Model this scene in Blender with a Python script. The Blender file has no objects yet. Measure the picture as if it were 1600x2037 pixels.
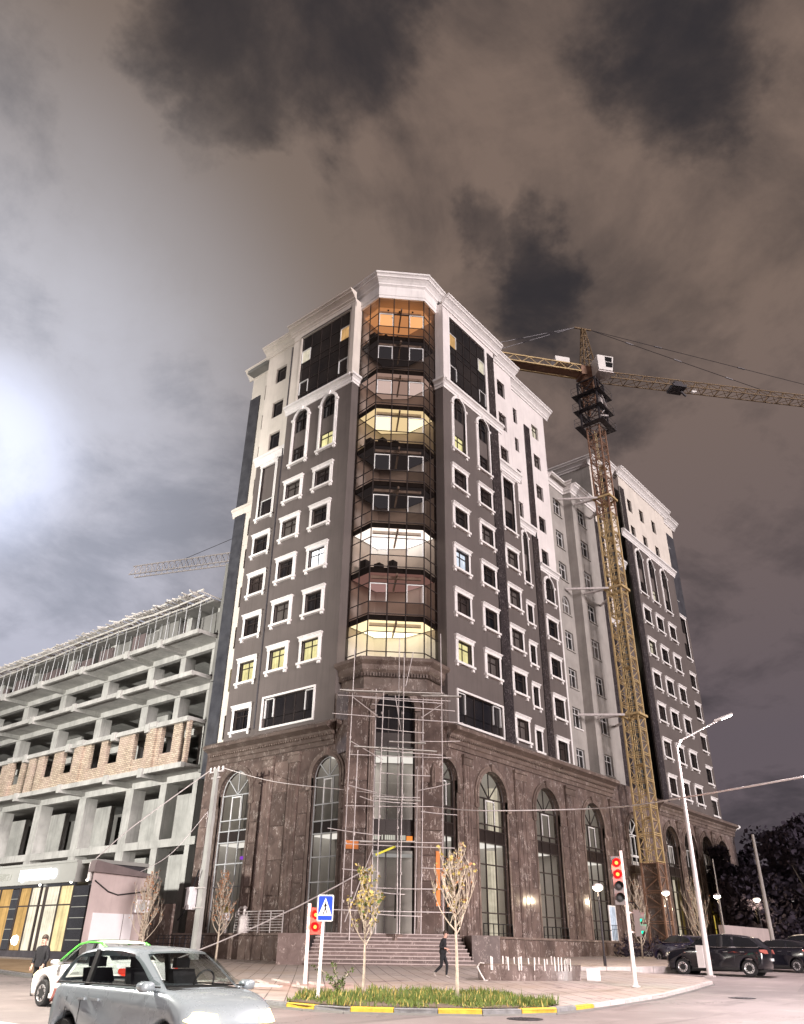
import bpy, bmesh, math, random
from mathutils import Vector, Matrix
random.seed(11)
rad = math.radians
S = bpy.context.scene
COL = S.collection

# ------------------------------------------------------------------ camera
EYE = Vector((-39.3, -32.55, 1.5))
FPX, PIT, ROL, YAW = 1562.5, rad(29.17), rad(0.833), rad(39.615)
fwd = Vector((math.cos(YAW)*math.cos(PIT), math.sin(YAW)*math.cos(PIT), math.sin(PIT)))
rgt = Vector((math.sin(YAW), -math.cos(YAW), 0))
upv = rgt.cross(fwd)
r2 = rgt*math.cos(ROL) + upv*math.sin(ROL)
u2 = -rgt*math.sin(ROL) + upv*math.cos(ROL)
cam = bpy.data.cameras.new('camera')
cam.sensor_fit = 'HORIZONTAL'; cam.sensor_width = 36; cam.lens = 36*FPX/1600
cam.clip_start = 0.1; cam.clip_end = 3000
camo = bpy.data.objects.new('camera', cam); COL.objects.link(camo)
camo.matrix_world = Matrix(((r2.x, u2.x, -fwd.x, EYE.x), (r2.y, u2.y, -fwd.y, EYE.y), (r2.z, u2.z, -fwd.z, EYE.z), (0, 0, 0, 1)))
S.camera = camo

def skydir(px, py):
    return (r2*((px-800)/FPX) + u2*(-(py-1018.5)/FPX) + fwd).normalized()

# ------------------------------------------------------------------ node helpers
class NT:
    def __init__(s, tree): s.t = tree; tree.nodes.clear()
    def n(s, typ, props=None, **inp):
        nd = s.t.nodes.new(typ)
        for k, v in (props or {}).items(): setattr(nd, k, v)
        for k, v in inp.items():
            key = int(k[1:]) if k[0] == 'i' and k[1:].isdigit() else k.replace('_', ' ')
            sk = nd.inputs[key]
            if isinstance(v, bpy.types.NodeSocket): s.t.links.new(v, sk)
            elif isinstance(v, bpy.types.Node): s.t.links.new(v.outputs[0], sk)
            else: sk.default_value = v
        return nd
    def m(s, op, a, b=0.0, c=None):
        kw = dict(i0=a, i1=b)
        if c is not None: kw['i2'] = c
        return s.n('ShaderNodeMath', {'operation': op}, **kw)
    def mix(s, f, a, b, typ='MIX'):
        nd = s.t.nodes.new('ShaderNodeMix'); nd.data_type = 'RGBA'; nd.blend_type = typ
        for i, v in ((0, f), (6, a), (7, b)):
            if isinstance(v, bpy.types.Node): s.t.links.new(v.outputs[2] if v.bl_idname == 'ShaderNodeMix' else v.outputs[0], nd.inputs[i])
            elif isinstance(v, bpy.types.NodeSocket): s.t.links.new(v, nd.inputs[i])
            else: nd.inputs[i].default_value = v
        return nd.outputs[2]
    def ramp(s, fac, pts, interp='LINEAR'):
        nd = s.n('ShaderNodeValToRGB', None, Fac=fac); nd.color_ramp.interpolation = interp
        els = nd.color_ramp.elements
        while len(els) < len(pts): els.new(0.5)
        for e, (p, c) in zip(els, pts):
            e.position = p; e.color = c if len(c) == 4 else (*c, 1)
        return nd
    def noise(s, vec, scale, detail=4, rough=.55, dist=0.0):
        return s.n('ShaderNodeTexNoise', None, Vector=vec, Scale=scale, Detail=detail, Roughness=rough, Distortion=dist)

# ------------------------------------------------------------------ world: clouded night sky lit by the town
W = bpy.data.worlds.new('World'); S.world = W; W.use_nodes = True
N = NT(W.node_tree)
tc = N.n('ShaderNodeTexCoord')
D = N.n('ShaderNodeVectorMath', {'operation': 'NORMALIZE'}, i0=tc.outputs['Generated']).outputs[0]
sep = N.n('ShaderNodeSeparateXYZ', None, Vector=D)
zz = N.m('ADD', N.m('MAXIMUM', sep.outputs[2], 0.0), 0.32)
plane = N.n('ShaderNodeVectorMath', {'operation': 'DIVIDE'}, i0=D, i1=N.n('ShaderNodeCombineXYZ', None, X=zz, Y=zz, Z=zz)).outputs[0]
warp = N.noise(plane, 2.3, 7, .62)
wv = N.n('ShaderNodeVectorMath', {'operation': 'SUBTRACT'}, i0=warp.outputs['Color'], i1=(0.5, 0.5, 0.5)).outputs[0]
wv2 = N.n('ShaderNodeVectorMath', {'operation': 'SCALE'}, i0=wv, Scale=0.42).outputs[0]
DW = N.n('ShaderNodeVectorMath', {'operation': 'NORMALIZE'}, i0=N.n('ShaderNodeVectorMath', {'operation': 'ADD'}, i0=D, i1=wv2).outputs[0]).outputs[0]
def lobe(vec, d, deg0, deg1):
    dt = N.n('ShaderNodeVectorMath', {'operation': 'DOT_PRODUCT'}, i0=vec, i1=tuple(d)).outputs['Value']
    return N.n('ShaderNodeMapRange', {'interpolation_type': 'SMOOTHSTEP'}, i0=dt, i1=math.cos(rad(deg1)), i2=math.cos(rad(deg0)), i3=0.0, i4=1.0).outputs[0]
big = N.noise(plane, 1.9, 8, .60, .55).outputs[0]
mid = N.noise(plane, 4.6, 7, .62, .4).outputs[0]
fine = N.noise(plane, 9.0, 6, .62, .2).outputs[0]
cl = N.m('ADD', N.m('ADD', N.m('MULTIPLY', big, .54), N.m('MULTIPLY', mid, .36)), N.m('MULTIPLY', fine, .10))
dens = N.n('ShaderNodeMapRange', {'interpolation_type': 'SMOOTHSTEP'}, i0=cl, i1=.37, i2=.60, i3=.42, i4=1.22).outputs[0]
gap = None      # breaks in the cloud, at their own directions
for px, py, a, b, k in ((430, 30, 0, 9, 1.0), (610, 110, 0, 8.5, 1.0), (520, 220, 0, 7, .95), (480, 360, 0, 5.5, .66), (1300, 90, 0, 7.5, 1.0), (1240, 10, 0, 5, .8), (930, 470, 0, 4.5, .8), (1035, 550, 0, 5.2, .95), (1180, 750, 0, 9, .55)):
    l = N.m('MULTIPLY', lobe(DW, skydir(px, py), a, b), k)
    gap = l if gap is None else N.m('MAXIMUM', gap, l)
wisp = N.m('ADD', N.m('MULTIPLY', N.m('SUBTRACT', mid, .5), 1.15), N.m('MULTIPLY', N.m('SUBTRACT', fine, .5), .5))
gap = N.n('ShaderNodeMapRange', {'interpolation_type': 'SMOOTHSTEP'}, i0=N.m('SUBTRACT', gap, wisp), i1=.14, i2=1.15, i3=0.0, i4=1.0).outputs[0]
dens = N.m('MULTIPLY', dens, N.m('SUBTRACT', 1.0, N.m('MULTIPLY', gap, .84)))
gl = skydir(-70, 905); gv = skydir(-420, 1150)
g1 = lobe(D, gl, 0, 9.5); g1b = lobe(D, gl, 0, 20); g2 = lobe(D, gv, 2, 40); g3 = lobe(D, gv, 6, 48)
base = N.mix(g3, (.176, .127, .104, 1), (.225, .200, .178, 1))
low = N.n('ShaderNodeMapRange', None, i0=sep.outputs[2], i1=.22, i2=.66, i3=1.0, i4=0.0).outputs[0]
base = N.mix(N.m('MULTIPLY', low, .85), base, (.102, .085, .104, 1))
cloud = N.mix(dens, (.020, .020, .025, 1), base)
def gadd(fac, col, prev):
    return N.mix(fac, prev, N.mix(1.0, prev, col, 'ADD'))
veil = N.m('ADD', .50, N.m('MULTIPLY', dens, .50))
cloud = gadd(N.m('MULTIPLY', g2, veil), (.265, .285, .350, 1), cloud)
cloud = gadd(N.m('MULTIPLY', g1b, .9), (.070, .080, .105, 1), cloud)
cloud = gadd(N.m('POWER', g1, 2.0), (.30, .34, .46, 1), cloud)
bg = N.n('ShaderNodeBackground', None, Color=cloud, Strength=1.0)
N.n('ShaderNodeOutputWorld', None, Surface=bg.outputs[0])

# ------------------------------------------------------------------ the town's light on the fronts: one low, broad sun
sun = bpy.data.lights.new('sun', 'SUN'); sun.energy = 3.3; sun.angle = rad(16); sun.color = (1.0, .90, .885)
suno = bpy.data.objects.new('sun', sun); COL.objects.link(suno)
sd = Vector((.22, .975, 0)).normalized()*math.cos(rad(7)) + Vector((0, 0, -math.sin(rad(7))))
suno.rotation_euler = sd.to_track_quat('-Z', 'Y').to_euler(); suno.location = (-60, -80, 40)

S.view_settings.view_transform = 'Standard'; S.view_settings.look = 'None'
S.view_settings.exposure = 0.22; S.view_settings.gamma = 1; S.view_settings.use_curve_mapping = False
S.render.engine = 'CYCLES'
cy = S.cycles
cy.use_denoising = True; cy.max_bounces = 6; cy.diffuse_bounces = 3; cy.glossy_bounces = 3; cy.transmission_bounces = 4
cy.transparent_max_bounces = 10; cy.caustics_reflective = False; cy.caustics_refractive = False
cy.sample_clamp_indirect = 4; cy.use_light_tree = True

# ------------------------------------------------------------------ materials
MATS = {}
def mat(name):
    m = bpy.data.materials.new(name); m.use_nodes = True
    MATS[name] = m
    return m, NT(m.node_tree)
def out(n, sh): n.n('ShaderNodeOutputMaterial', None, Surface=sh)
def pbr(n, col, rough=.6, metal=0.0, bump=None, bstr=.2, bdist=.02, spec=.5, coat=0.0):
    kw = dict(Base_Color=col, Roughness=rough, Metallic=metal)
    p = n.n('ShaderNodeBsdfPrincipled', None, **kw)
    p.inputs['Specular IOR Level'].default_value = spec
    p.inputs['Coat Weight'].default_value = coat
    if bump is not None:
        b = n.n('ShaderNodeBump', None, Strength=bstr, Distance=bdist, Height=bump)
        n.t.links.new(b.outputs[0], p.inputs['Normal'])
    return p.outputs[0]
def obj_co(n): return n.n('ShaderNodeTexCoord').outputs['Object']
def pos_co(n): return n.n('ShaderNodeNewGeometry').outputs['Position']
def plain(name, c, rough=.6, var=.18, scale=1.3, metal=0.0, bump=.15, bs=24, spec=.4, streak=0.0, coat=0.0):
    """painted / plastered / bare surface: base colour with blotches, optional run-off streaks, fine grain"""
    m, n = mat(name); p = pos_co(n)
    a = n.noise(p, scale, 6, .62).outputs[0]
    f = n.noise(p, bs, 3, .6).outputs[0]
    c2 = tuple(x*(1-var) for x in c); c1 = tuple(min(1, x*(1+var*.7)) for x in c)
    col = n.ramp(a, [(.28, c2), (.72, c1)]).outputs[0]
    if streak > 0:
        mp = n.n('ShaderNodeMapping', None, Vector=p); mp.inputs['Scale'].default_value = (1.6, 1.6, .09)
        st = n.noise(mp.outputs[0], 2.2, 5, .65).outputs[0]
        k = n.n('ShaderNodeMapRange', None, i0=st, i1=.50, i2=.74, i3=0.0, i4=streak).outputs[0]
        col = n.mix(k, col, tuple(x*.45 for x in c)+(1,))
    rg = n.n('ShaderNodeMapRange', None, i0=f, i1=.3, i2=.7, i3=max(.03, rough-.07), i4=min(1, rough+.07)).outputs[0]
    out(n, pbr(n, col, rg, metal, f, bump, .015, spec, coat)); return m
def emis(name, c, s):
    m, n = mat(name)
    out(n, n.n('ShaderNodeEmission', None, Color=(*c, 1), Strength=s).outputs[0]); return m
def litwin(name, c, s):
    """lit room behind a pane: uneven light broken by upright curtain folds"""
    m, n = mat(name); p = pos_co(n)
    a = n.noise(p, 1.1, 3, .5).outputs[0]; b = n.noise(p, 5.0, 2, .5).outputs[0]
    f = n.m('ADD', n.m('MULTIPLY', a, .75), n.m('MULTIPLY', b, .25))
    mp = n.n('ShaderNodeMapping', None, Vector=p); mp.inputs['Scale'].default_value = (5.5, 5.5, .12)
    fold = n.noise(mp.outputs[0], 1.6, 3, .6).outputs[0]
    f = n.m('ADD', n.m('MULTIPLY', f, .5), n.m('MULTIPLY', fold, .5))
    st = n.n('ShaderNodeMapRange', None, i0=f, i1=.34, i2=.66, i3=s*.55, i4=s*1.35).outputs[0]
    e = n.n('ShaderNodeEmission', None, Color=(*c, 1), Strength=st)
    g = n.n('ShaderNodeBsdfGlossy', None, Roughness=.05)
    fc = n.n('ShaderNodeLayerWeight', None, Blend=.5).outputs['Facing']
    fr = n.m('ADD', .02, n.m('MULTIPLY', n.m('POWER', fc, 5.0), .5))
    mx = n.n('ShaderNodeMixShader', None, i0=fr, i1=e, i2=g)
    out(n, mx.outputs[0]); return m
def glass(name, tint, gloss=.10, rough=.03):
    m, n = mat(name)
    t = n.n('ShaderNodeBsdfTransparent', None, Color=(*tint, 1))
    g = n.n('ShaderNodeBsdfGlossy', None, Roughness=rough, Color=(.45, .45, .46, 1))
    fc = n.n('ShaderNodeLayerWeight', None, Blend=.5).outputs['Facing']
    k = n.m('ADD', gloss, n.m('MULTIPLY', n.m('POWER', fc, 5.0), .8))
    out(n, n.n('ShaderNodeMixShader', None, i0=k, i1=t, i2=g).outputs[0]); return m

def paint(name, c, rough):
    m, n = mat(name); p = pos_co(n); a = n.noise(p, .8, 3, .5).outputs[0]
    col = n.ramp(a, [(.3, tuple(x*.93 for x in c)), (.7, tuple(min(1, x*1.04) for x in c))]).outputs[0]
    d = n.noise(p, 2.5, 5, .6).outputs[0]
    rg = n.n('ShaderNodeMapRange', None, i0=d, i1=.35, i2=.7, i3=rough, i4=rough+.10).outputs[0]
    out(n, pbr(n, col, rg, .25 if name == 'car_silver' else 0, None, spec=.5, coat=.6))
plain('white_trim', (.82, .79, .78), .55, .11, .7, bump=.10, streak=.22)
plain('cream_plaster', (.70, .64, .58), .8, .11, .5, bump=.12, streak=.25)
plain('white_plaster', (.76, .71, .70), .8, .10, .5, bump=.12, streak=.22)
plain('brown_plaster', (.128, .107, .101), .82, .15, .35, bump=.15, streak=.34)
plain('grey_render', (.36, .335, .315), .9, .22, .45, bump=.25, streak=.28)
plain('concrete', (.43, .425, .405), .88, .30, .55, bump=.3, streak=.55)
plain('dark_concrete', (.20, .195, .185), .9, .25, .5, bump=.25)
plain('dark_frame', (.035, .026, .024), .45, .2)
plain('grey_frame', (.42, .43, .44), .4, .1)
plain('white_frame', (.74, .74, .74), .4, .05)
plain('timber', (.52, .50, .47), .8, .3, 3.0, bump=.2)
plain('galvanised', (.62, .57, .56), .55, .22, 5, metal=.35)
plain('crane_yellow', (.56, .415, .215), .55, .25, 2.0, streak=.35)
plain('crane_rust', (.27, .155, .105), .7, .35, 2.0, streak=.4)
plain('crane_white', (.75, .72, .70), .5, .08)
plain('dark_steel', (.060, .055, .062), .5, .3, 3, metal=.4)
plain('black_paint', (.012, .012, .014), .4, .2)
plain('pole_white', (.74, .70, .69), .5, .10, 2.5)
plain('sign_white', (.80, .80, .82), .45, .03)
plain('sign_blue', (.015, .055, .42), .45, .06)
plain('rubber', (.018, .018, .019), .8, .2)
plain('rim_metal', (.62, .62, .63), .28, .1, metal=.8)
plain('bark', (.50, .425, .34), .85, .3, 9, bump=.3)
plain('dark_bark', (.05, .042, .036), .9, .3, 6, bump=.3)
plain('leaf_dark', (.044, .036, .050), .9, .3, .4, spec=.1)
plain('leaf_yellow', (.44, .34, .10), .7, .35, 8)
plain('leaf_rust', (.36, .17, .085), .7, .35, 8)
plain('leaf_green', (.10, .145, .035), .7, .35, 8)
plain('grass', (.12, .165, .032), .8, .55, 2.2)
plain('soil', (.14, .105, .075), .95, .3, 3, bump=.5, bs=40)
plain('kerb_yellow', (.62, .40, .045), .75, .28, 5, bump=.3)
plain('kerb_grey', (.20, .20, .205), .85, .35, 6, bump=.35)
plain('kerb_pale', (.50, .45, .44), .85, .22, 4, bump=.3)
plain('pink_plaster', (.47, .385, .375), .85, .10, .9, bump=.2, streak=.22)
plain('roof_sheet', (.16, .125, .125), .6, .2, 1.5)
plain('shop_grey', (.27, .27, .255), .45, .06)
plain('white_sheet', (.74, .71, .74), .5, .05)
plain('black_tile', (.030, .031, .036), .22, .2, 2, spec=.6)
plain('cloth_black', (.012, .012, .015), .9, .2, 8)
plain('skin', (.50, .30, .235), .6, .08, 8)
plain('hair', (.05, .035, .028), .8, .2, 20)
plain('shoe', (.30, .27, .25), .7, .2)
plain('pipe_white', (.76, .72, .70), .5, .1)
plain('tape_yellow', (.75, .72, .06), .5, .1)
plain('tape_orange', (.72, .24, .06), .6, .1)
paint('car_silver', (.31, .355, .385), .24)
paint('car_white', (.76, .77, .74), .3)
paint('car_green', (.08, .48, .05), .3)
paint('car_black', (.006, .006, .010), .14)
paint('car_blue', (.012, .010, .045), .2)
paint('car_beige', (.62, .56, .44), .3)
emis('red_mid', (1.0, .30, .06), 3.0)
plain('jib_paint', (.20, .135, .075), .6, .3, 2)  # darkened brown puts the unlit look of the jib into its colour
plain('trim_black', (.016, .016, .017), .5, .1)
plain('chrome', (.75, .75, .76), .12, .05, metal=1.0, bump=0)
plain('room_wall', (.72, .66, .60), .85, .10, .6)
plain('room_grey', (.66, .64, .61), .85, .14, .5)
plain('room_dark', (.045, .040, .039), .9, .15, .6)
plain('signal_grey', (.13, .112, .108), .5, .1)
plain('box_red', (.35, .09, .07), .7, .2)

emis('lamp_lit', (1.0, .93, .80), 30); emis('lamp_warm', (1.0, .88, .66), 22)
emis('red_lens', (1.0, .004, .006), 4.0); emis('red_core', (1.0, .30, .06), 3.2)
emis('green_lens', (.01, .85, .42), 2.2); emis('headlight_lit', (1.0, .70, .34), 3.6); emis('tail_lit', (1.0, .06, .03), 2.0)
emis('sign_lit', (.93, .95, 1.0), 1.9); emis('sign_dim', (1.0, .96, .82), .55); emis('sign_orange', (1.0, .30, .06), 1.0)
emis('violet_led', (.42, .10, .95), .7); emis('shop_spot', (1.0, .96, .85), 4.0)
litwin('lit_yellow', (.93, .83, .40), .92); litwin('lit_white', (.95, .98, 1.0), 2.2); litwin('lit_blue', (.80, .86, .98), .85)
litwin('lit_cream', (.90, .80, .62), .75); litwin('lit_amber', (.86, .50, .20), .62); litwin('lit_shop', (1.0, .80, .42), 1.0); litwin('lit_shop_pale', (.98, .88, .68), 1.05); litwin('lit_shop_deep', (.90, .55, .20), .75)
litwin('lit_gold', (.95, .68, .12), .8); litwin('dim_brown', (.26, .14, .085), .55)
emis('ceil_amber', (.90, .42, .17), 1.25); emis('ceil_pink', (.80, .58, .50), .85); emis('ceil_yellow', (.95, .80, .46), 1.9); emis('ceil_white', (1.0, .97, .93), 3.2)
emis('ceil_red', (.62, .34, .30), .62); emis('ceil_gold', (1.0, .90, .56), 3.0); emis('ceil_dim', (.22, .19, .20), .16); emis('ceil_hall', (1.0, .96, .92), .35)
emis('ceil_shop', (1.0, .95, .88), .95)
emis('down_light', (1.0, .85, .6), 6.0)

def dark_glass(name='dark_glass', hi=(.026, .022, .022), cur=0.0):
    m, n = mat(name); p = pos_co(n)
    a = n.noise(p, .35, 3, .5).outputs[0]
    col = n.ramp(a, [(.3, (.006, .007, .010)), (.7, hi)]).outputs[0]
    if cur:      # a drawn curtain behind the glass
        mp = n.n('ShaderNodeMapping', None, Vector=obj_co(n)); mp.inputs['Scale'].default_value = (9, .2, .15)
        cf = n.noise(mp.outputs[0], 2.0, 2, .5).outputs[0]
        col = n.mix(n.n('ShaderNodeMapRange', None, i0=cf, i1=.3, i2=.7, i3=cur*.5, i4=cur).outputs[0], col, (.23, .20, .185, 1))
    w = n.noise(p, 1.4, 2, .5).outputs[0]
    out(n, pbr(n, col, .06, 0, w, .03, .05, .5))
dark_glass(); dark_glass('brown_glass', (.055, .042, .038)); dark_glass('curtain_glass', (.04, .035, .033), .55)
def car_glass():
    m, n = mat('car_glass'); out(n, pbr(n, (.010, .011, .013, 1), .05, 0, None, 0, 0, .55))
car_glass()
glass('auto_glass', (.62, .66, .65), .08); glass('tinted_glass', (.44, .385, .355), .05); glass('clear_glass', (.86, .86, .88), .06); glass('podium_glass', (.86, .85, .83), .06)

def granite():
    """dark speckled granite strips"""
    m, n = mat('dark_granite'); p = pos_co(n)
    v = n.n('ShaderNodeTexVoronoi', None, Vector=p, Scale=5.5)
    a = n.noise(p, 1.2, 5, .6).outputs[0]
    f = n.noise(p, 16, 4, .7).outputs[0]
    f2 = n.noise(p, 6.5, 5, .75, 1.0).outputs[0]
    k = n.m('MAXIMUM', n.n('ShaderNodeMapRange', None, i0=f, i1=.58, i2=.70, i3=0.0, i4=.5).outputs[0], n.n('ShaderNodeMapRange', None, i0=f2, i1=.57, i2=.66, i3=0.0, i4=.6).outputs[0])
    base = n.ramp(a, [(.3, (.016, .013, .015)), (.7, (.045, .036, .037))]).outputs[0]
    out(n, pbr(n, n.mix(k, base, (.34, .31, .31, 1)), .22, 0, f, .05, .01, .5))
granite()
def blue_granite():
    m, n = mat('blue_granite'); p = pos_co(n)
    a = n.noise(p, 1.0, 5, .65).outputs[0]; f = n.noise(p, 14, 4, .7).outputs[0]
    k = n.n('ShaderNodeMapRange', None, i0=f, i1=.62, i2=.75, i3=0.0, i4=.35).outputs[0]
    out(n, pbr(n, n.mix(k, n.ramp(a, [(.3, (.034, .035, .043)), (.7, (.078, .080, .092))]).outputs[0], (.25, .26, .3, 1)), .3, 0, f, .05, .01, .5))
blue_granite()
def marble(name, c0, c1, vein, rough, amount=.55, scale=1.0):
    """polished brown marble: cloudy body, broken pale veins, slab to slab difference"""
    m, n = mat(name); p = pos_co(n)
    oi = n.n('ShaderNodeObjectInfo').outputs['Random']
    off = n.n('ShaderNodeCombineXYZ', None, X=n.m('MULTIPLY', oi, 13.0), Y=n.m('MULTIPLY', oi, 7.0), Z=n.m('MULTIPLY', oi, 19.0)).outputs[0]
    q = n.n('ShaderNodeVectorMath', {'operation': 'ADD'}, i0=p, i1=off).outputs[0]
    a = n.noise(q, .9*scale, 7, .66, .6).outputs[0]
    body = n.ramp(a, [(.25, c0), (.75, c1)]).outputs[0]
    mp = n.n('ShaderNodeMapping', None, Vector=q); mp.inputs['Rotation'].default_value = (.5, .6, .3); mp.inputs['Scale'].default_value = (2.6, 2.6, .75)
    w = n.noise(mp.outputs[0], 1.25*scale, 5, .6, 1.3).outputs[0]
    ridge = n.m('SUBTRACT', 1.0, n.m('MULTIPLY', n.m('ABSOLUTE', n.m('SUBTRACT', w, .5)), 48.0))
    br = n.noise(q, 1.7*scale, 3, .5).outputs[0]
    gate = n.n('ShaderNodeMapRange', None, i0=br, i1=.50, i2=.60, i3=0.0, i4=1.0).outputs[0]
    k = n.m('MULTIPLY', n.m('MAXIMUM', ridge, 0.0), gate)
    fl = n.noise(q, 7.5*scale, 3, .6).outputs[0]
    mq = n.n('ShaderNodeMapping', None, Vector=q); mq.inputs['Rotation'].default_value = (.25, .3, 0); mq.inputs['Scale'].default_value = (7.5*scale, 7.5*scale, 1.5*scale)
    k2 = n.n('ShaderNodeMapRange', None, i0=n.noise(mq.outputs[0], 1.0, 3, .6, .6).outputs[0], i1=.665, i2=.73, i3=0.0, i4=.85).outputs[0]
    kk = n.m('MULTIPLY', n.m('MAXIMUM', k, k2), amount)
    col = n.mix(kk, body, (*vein, 1))
    tone = n.n('ShaderNodeMapRange', None, i0=oi, i1=0.0, i2=1.0, i3=.74, i4=1.24).outputs[0]
    col = n.mix(1.0, col, n.n('ShaderNodeCombineXYZ', None, X=tone, Y=tone, Z=tone).outputs[0], 'MULTIPLY')
    rg = n.n('ShaderNodeMapRange', None, i0=a, i1=.3, i2=.7, i3=rough*.7, i4=rough*1.4).outputs[0]
    out(n, pbr(n, col, rg, 0, fl, .04, .01, .5)); return m
marble('brown_marble', (.074, .055, .049), (.205, .150, .130), (.70, .62, .57), .12, .8)
marble('trim_marble', (.085, .062, .053), (.19, .142, .12), (.62, .54, .49), .34, .7)
marble('step_marble', (.085, .058, .052), (.17, .12, .11), (.62, .52, .48), .4, .7, 1.6)
plain('tread_stone', (.46, .38, .36), .6, .2, 2.5)
marble('planter_marble', (.085, .064, .058), (.185, .140, .130), (.70, .62, .60), .3, .9, 1.4)

def brick():
    m, n = mat('brick_wall'); p = pos_co(n)
    sx = n.n('ShaderNodeSeparateXYZ', None, Vector=p)
    uv = n.n('ShaderNodeCombineXYZ', None, X=n.m('ADD', sx.outputs[1], sx.outputs[0]), Y=sx.outputs[2], Z=0.0).outputs[0]
    b = n.n('ShaderNodeTexBrick', None, Vector=uv, Color1=(.56, .46, .35, 1), Color2=(.36, .275, .21, 1), Mortar=(.15, .13, .11, 1), Scale=1.0)
    b.inputs['Brick Width'].default_value = .40; b.inputs['Row Height'].default_value = .17; b.inputs['Mortar Size'].default_value = .022
    a = n.noise(p, .5, 4, .6).outputs[0]
    c = n.mix(n.n('ShaderNodeMapRange', None, i0=a, i1=.45, i2=.65, i3=0.0, i4=.5).outputs[0], b.outputs[0], (.44, .33, .29, 1))
    out(n, pbr(n, c, .9, 0, b.outputs['Fac'], -.6, .03, .3))
brick()
def asphalt():
    m, n = mat('asphalt'); p = pos_co(n)
    a = n.noise(p, .10, 6, .62).outputs[0]; g = n.noise(p, 55, 2, .7).outputs[0]; d = n.noise(p, .7, 5, .6).outputs[0]
    c = n.ramp(a, [(.3, (.16, .135, .132)), (.7, (.31, .267, .26))]).outputs[0]
    c = n.mix(n.n('ShaderNodeMapRange', None, i0=d, i1=.52, i2=.72, i3=0.0, i4=.5).outputs[0], c, (.38, .33, .31, 1))
    mp = n.n('ShaderNodeMapping', None, Vector=p); mp.inputs['Scale'].default_value = (.18, 1.6, 1); mp.inputs['Rotation'].default_value = (0, 0, .35)
    t = n.noise(mp.outputs[0], 1.0, 5, .6, .5).outputs[0]
    c = n.mix(n.n('ShaderNodeMapRange', None, i0=t, i1=.58, i2=.70, i3=0.0, i4=.45).outputs[0], c, (.085, .072, .070, 1))
    c = n.mix(n.m('MULTIPLY', g, .35), c, n.mix(1.0, c, (.35, .35, .35, 1), 'MULTIPLY'))
    v = n.n('ShaderNodeTexVoronoi', {'feature': 'DISTANCE_TO_EDGE'}, Vector=n.n('ShaderNodeVectorMath', {'operation': 'ADD'}, i0=p, i1=n.n('ShaderNodeVectorMath', {'operation': 'SCALE'}, i0=n.noise(p, .9, 4, .6).outputs['Color'], Scale=2.2).outputs[0]).outputs[0], Scale=.16)
    ck = n.m('MULTIPLY', n.n('ShaderNodeMapRange', None, i0=v.outputs['Distance'], i1=.0, i2=.006, i3=1.0, i4=0.0).outputs[0], n.n('ShaderNodeMapRange', None, i0=a, i1=.42, i2=.55, i3=0.0, i4=.85).outputs[0])
    c = n.mix(ck, c, (.045, .04, .04, 1))
    pv = n.n('ShaderNodeTexVoronoi', None, Vector=mp.outputs[0], Scale=.22)
    c = n.mix(n.m('MULTIPLY', n.m('LESS_THAN', n.n('ShaderNodeSeparateColor', None, Color=pv.outputs['Color']).outputs[0], .22), .42), c, (.12, .105, .105, 1))
    out(n, pbr(n, c, .66, 0, g, .45, .012, .4))
asphalt()
def paving():
    m, n = mat('paving'); p = pos_co(n)
    mp = n.n('ShaderNodeMapping', None, Vector=p); mp.inputs['Rotation'].default_value = (0, 0, rad(45))
    b = n.n('ShaderNodeTexBrick', None, Vector=mp.outputs[0], Color1=(.45, .395, .37, 1), Color2=(.40, .35, .325, 1), Mortar=(.10, .083, .078, 1), Scale=1.0)
    b.inputs['Brick Width'].default_value = .6; b.inputs['Row Height'].default_value = .6; b.inputs['Mortar Size'].default_value = .018; b.offset = 0
    a = n.noise(p, .22, 6, .65).outputs[0]; d = n.noise(p, 1.1, 6, .7, .8).outputs[0]; g = n.noise(p, 30, 3, .6).outputs[0]
    c = n.mix(n.n('ShaderNodeMapRange', None, i0=a, i1=.42, i2=.66, i3=0.0, i4=.75).outputs[0], b.outputs[0], (.36, .285, .225, 1))
    c = n.mix(n.n('ShaderNodeMapRange', None, i0=d, i1=.55, i2=.66, i3=0.0, i4=.75).outputs[0], c, (.16, .13, .118, 1))
    out(n, pbr(n, c, .75, 0, g, .3, .01, .35))
paving()
def sand():
    m, n = mat('sand'); p = pos_co(n)
    a = n.noise(p, .5, 6, .6).outputs[0]; g = n.noise(p, 26, 4, .7).outputs[0]
    out(n, pbr(n, n.ramp(a, [(.3, (.30, .205, .120)), (.7, (.44, .32, .20))]).outputs[0], .95, 0, g, .5, .03, .2))
sand()
plain('road_paint', (.72, .66, .62), .7, .3, 3, bump=.2)

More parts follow.
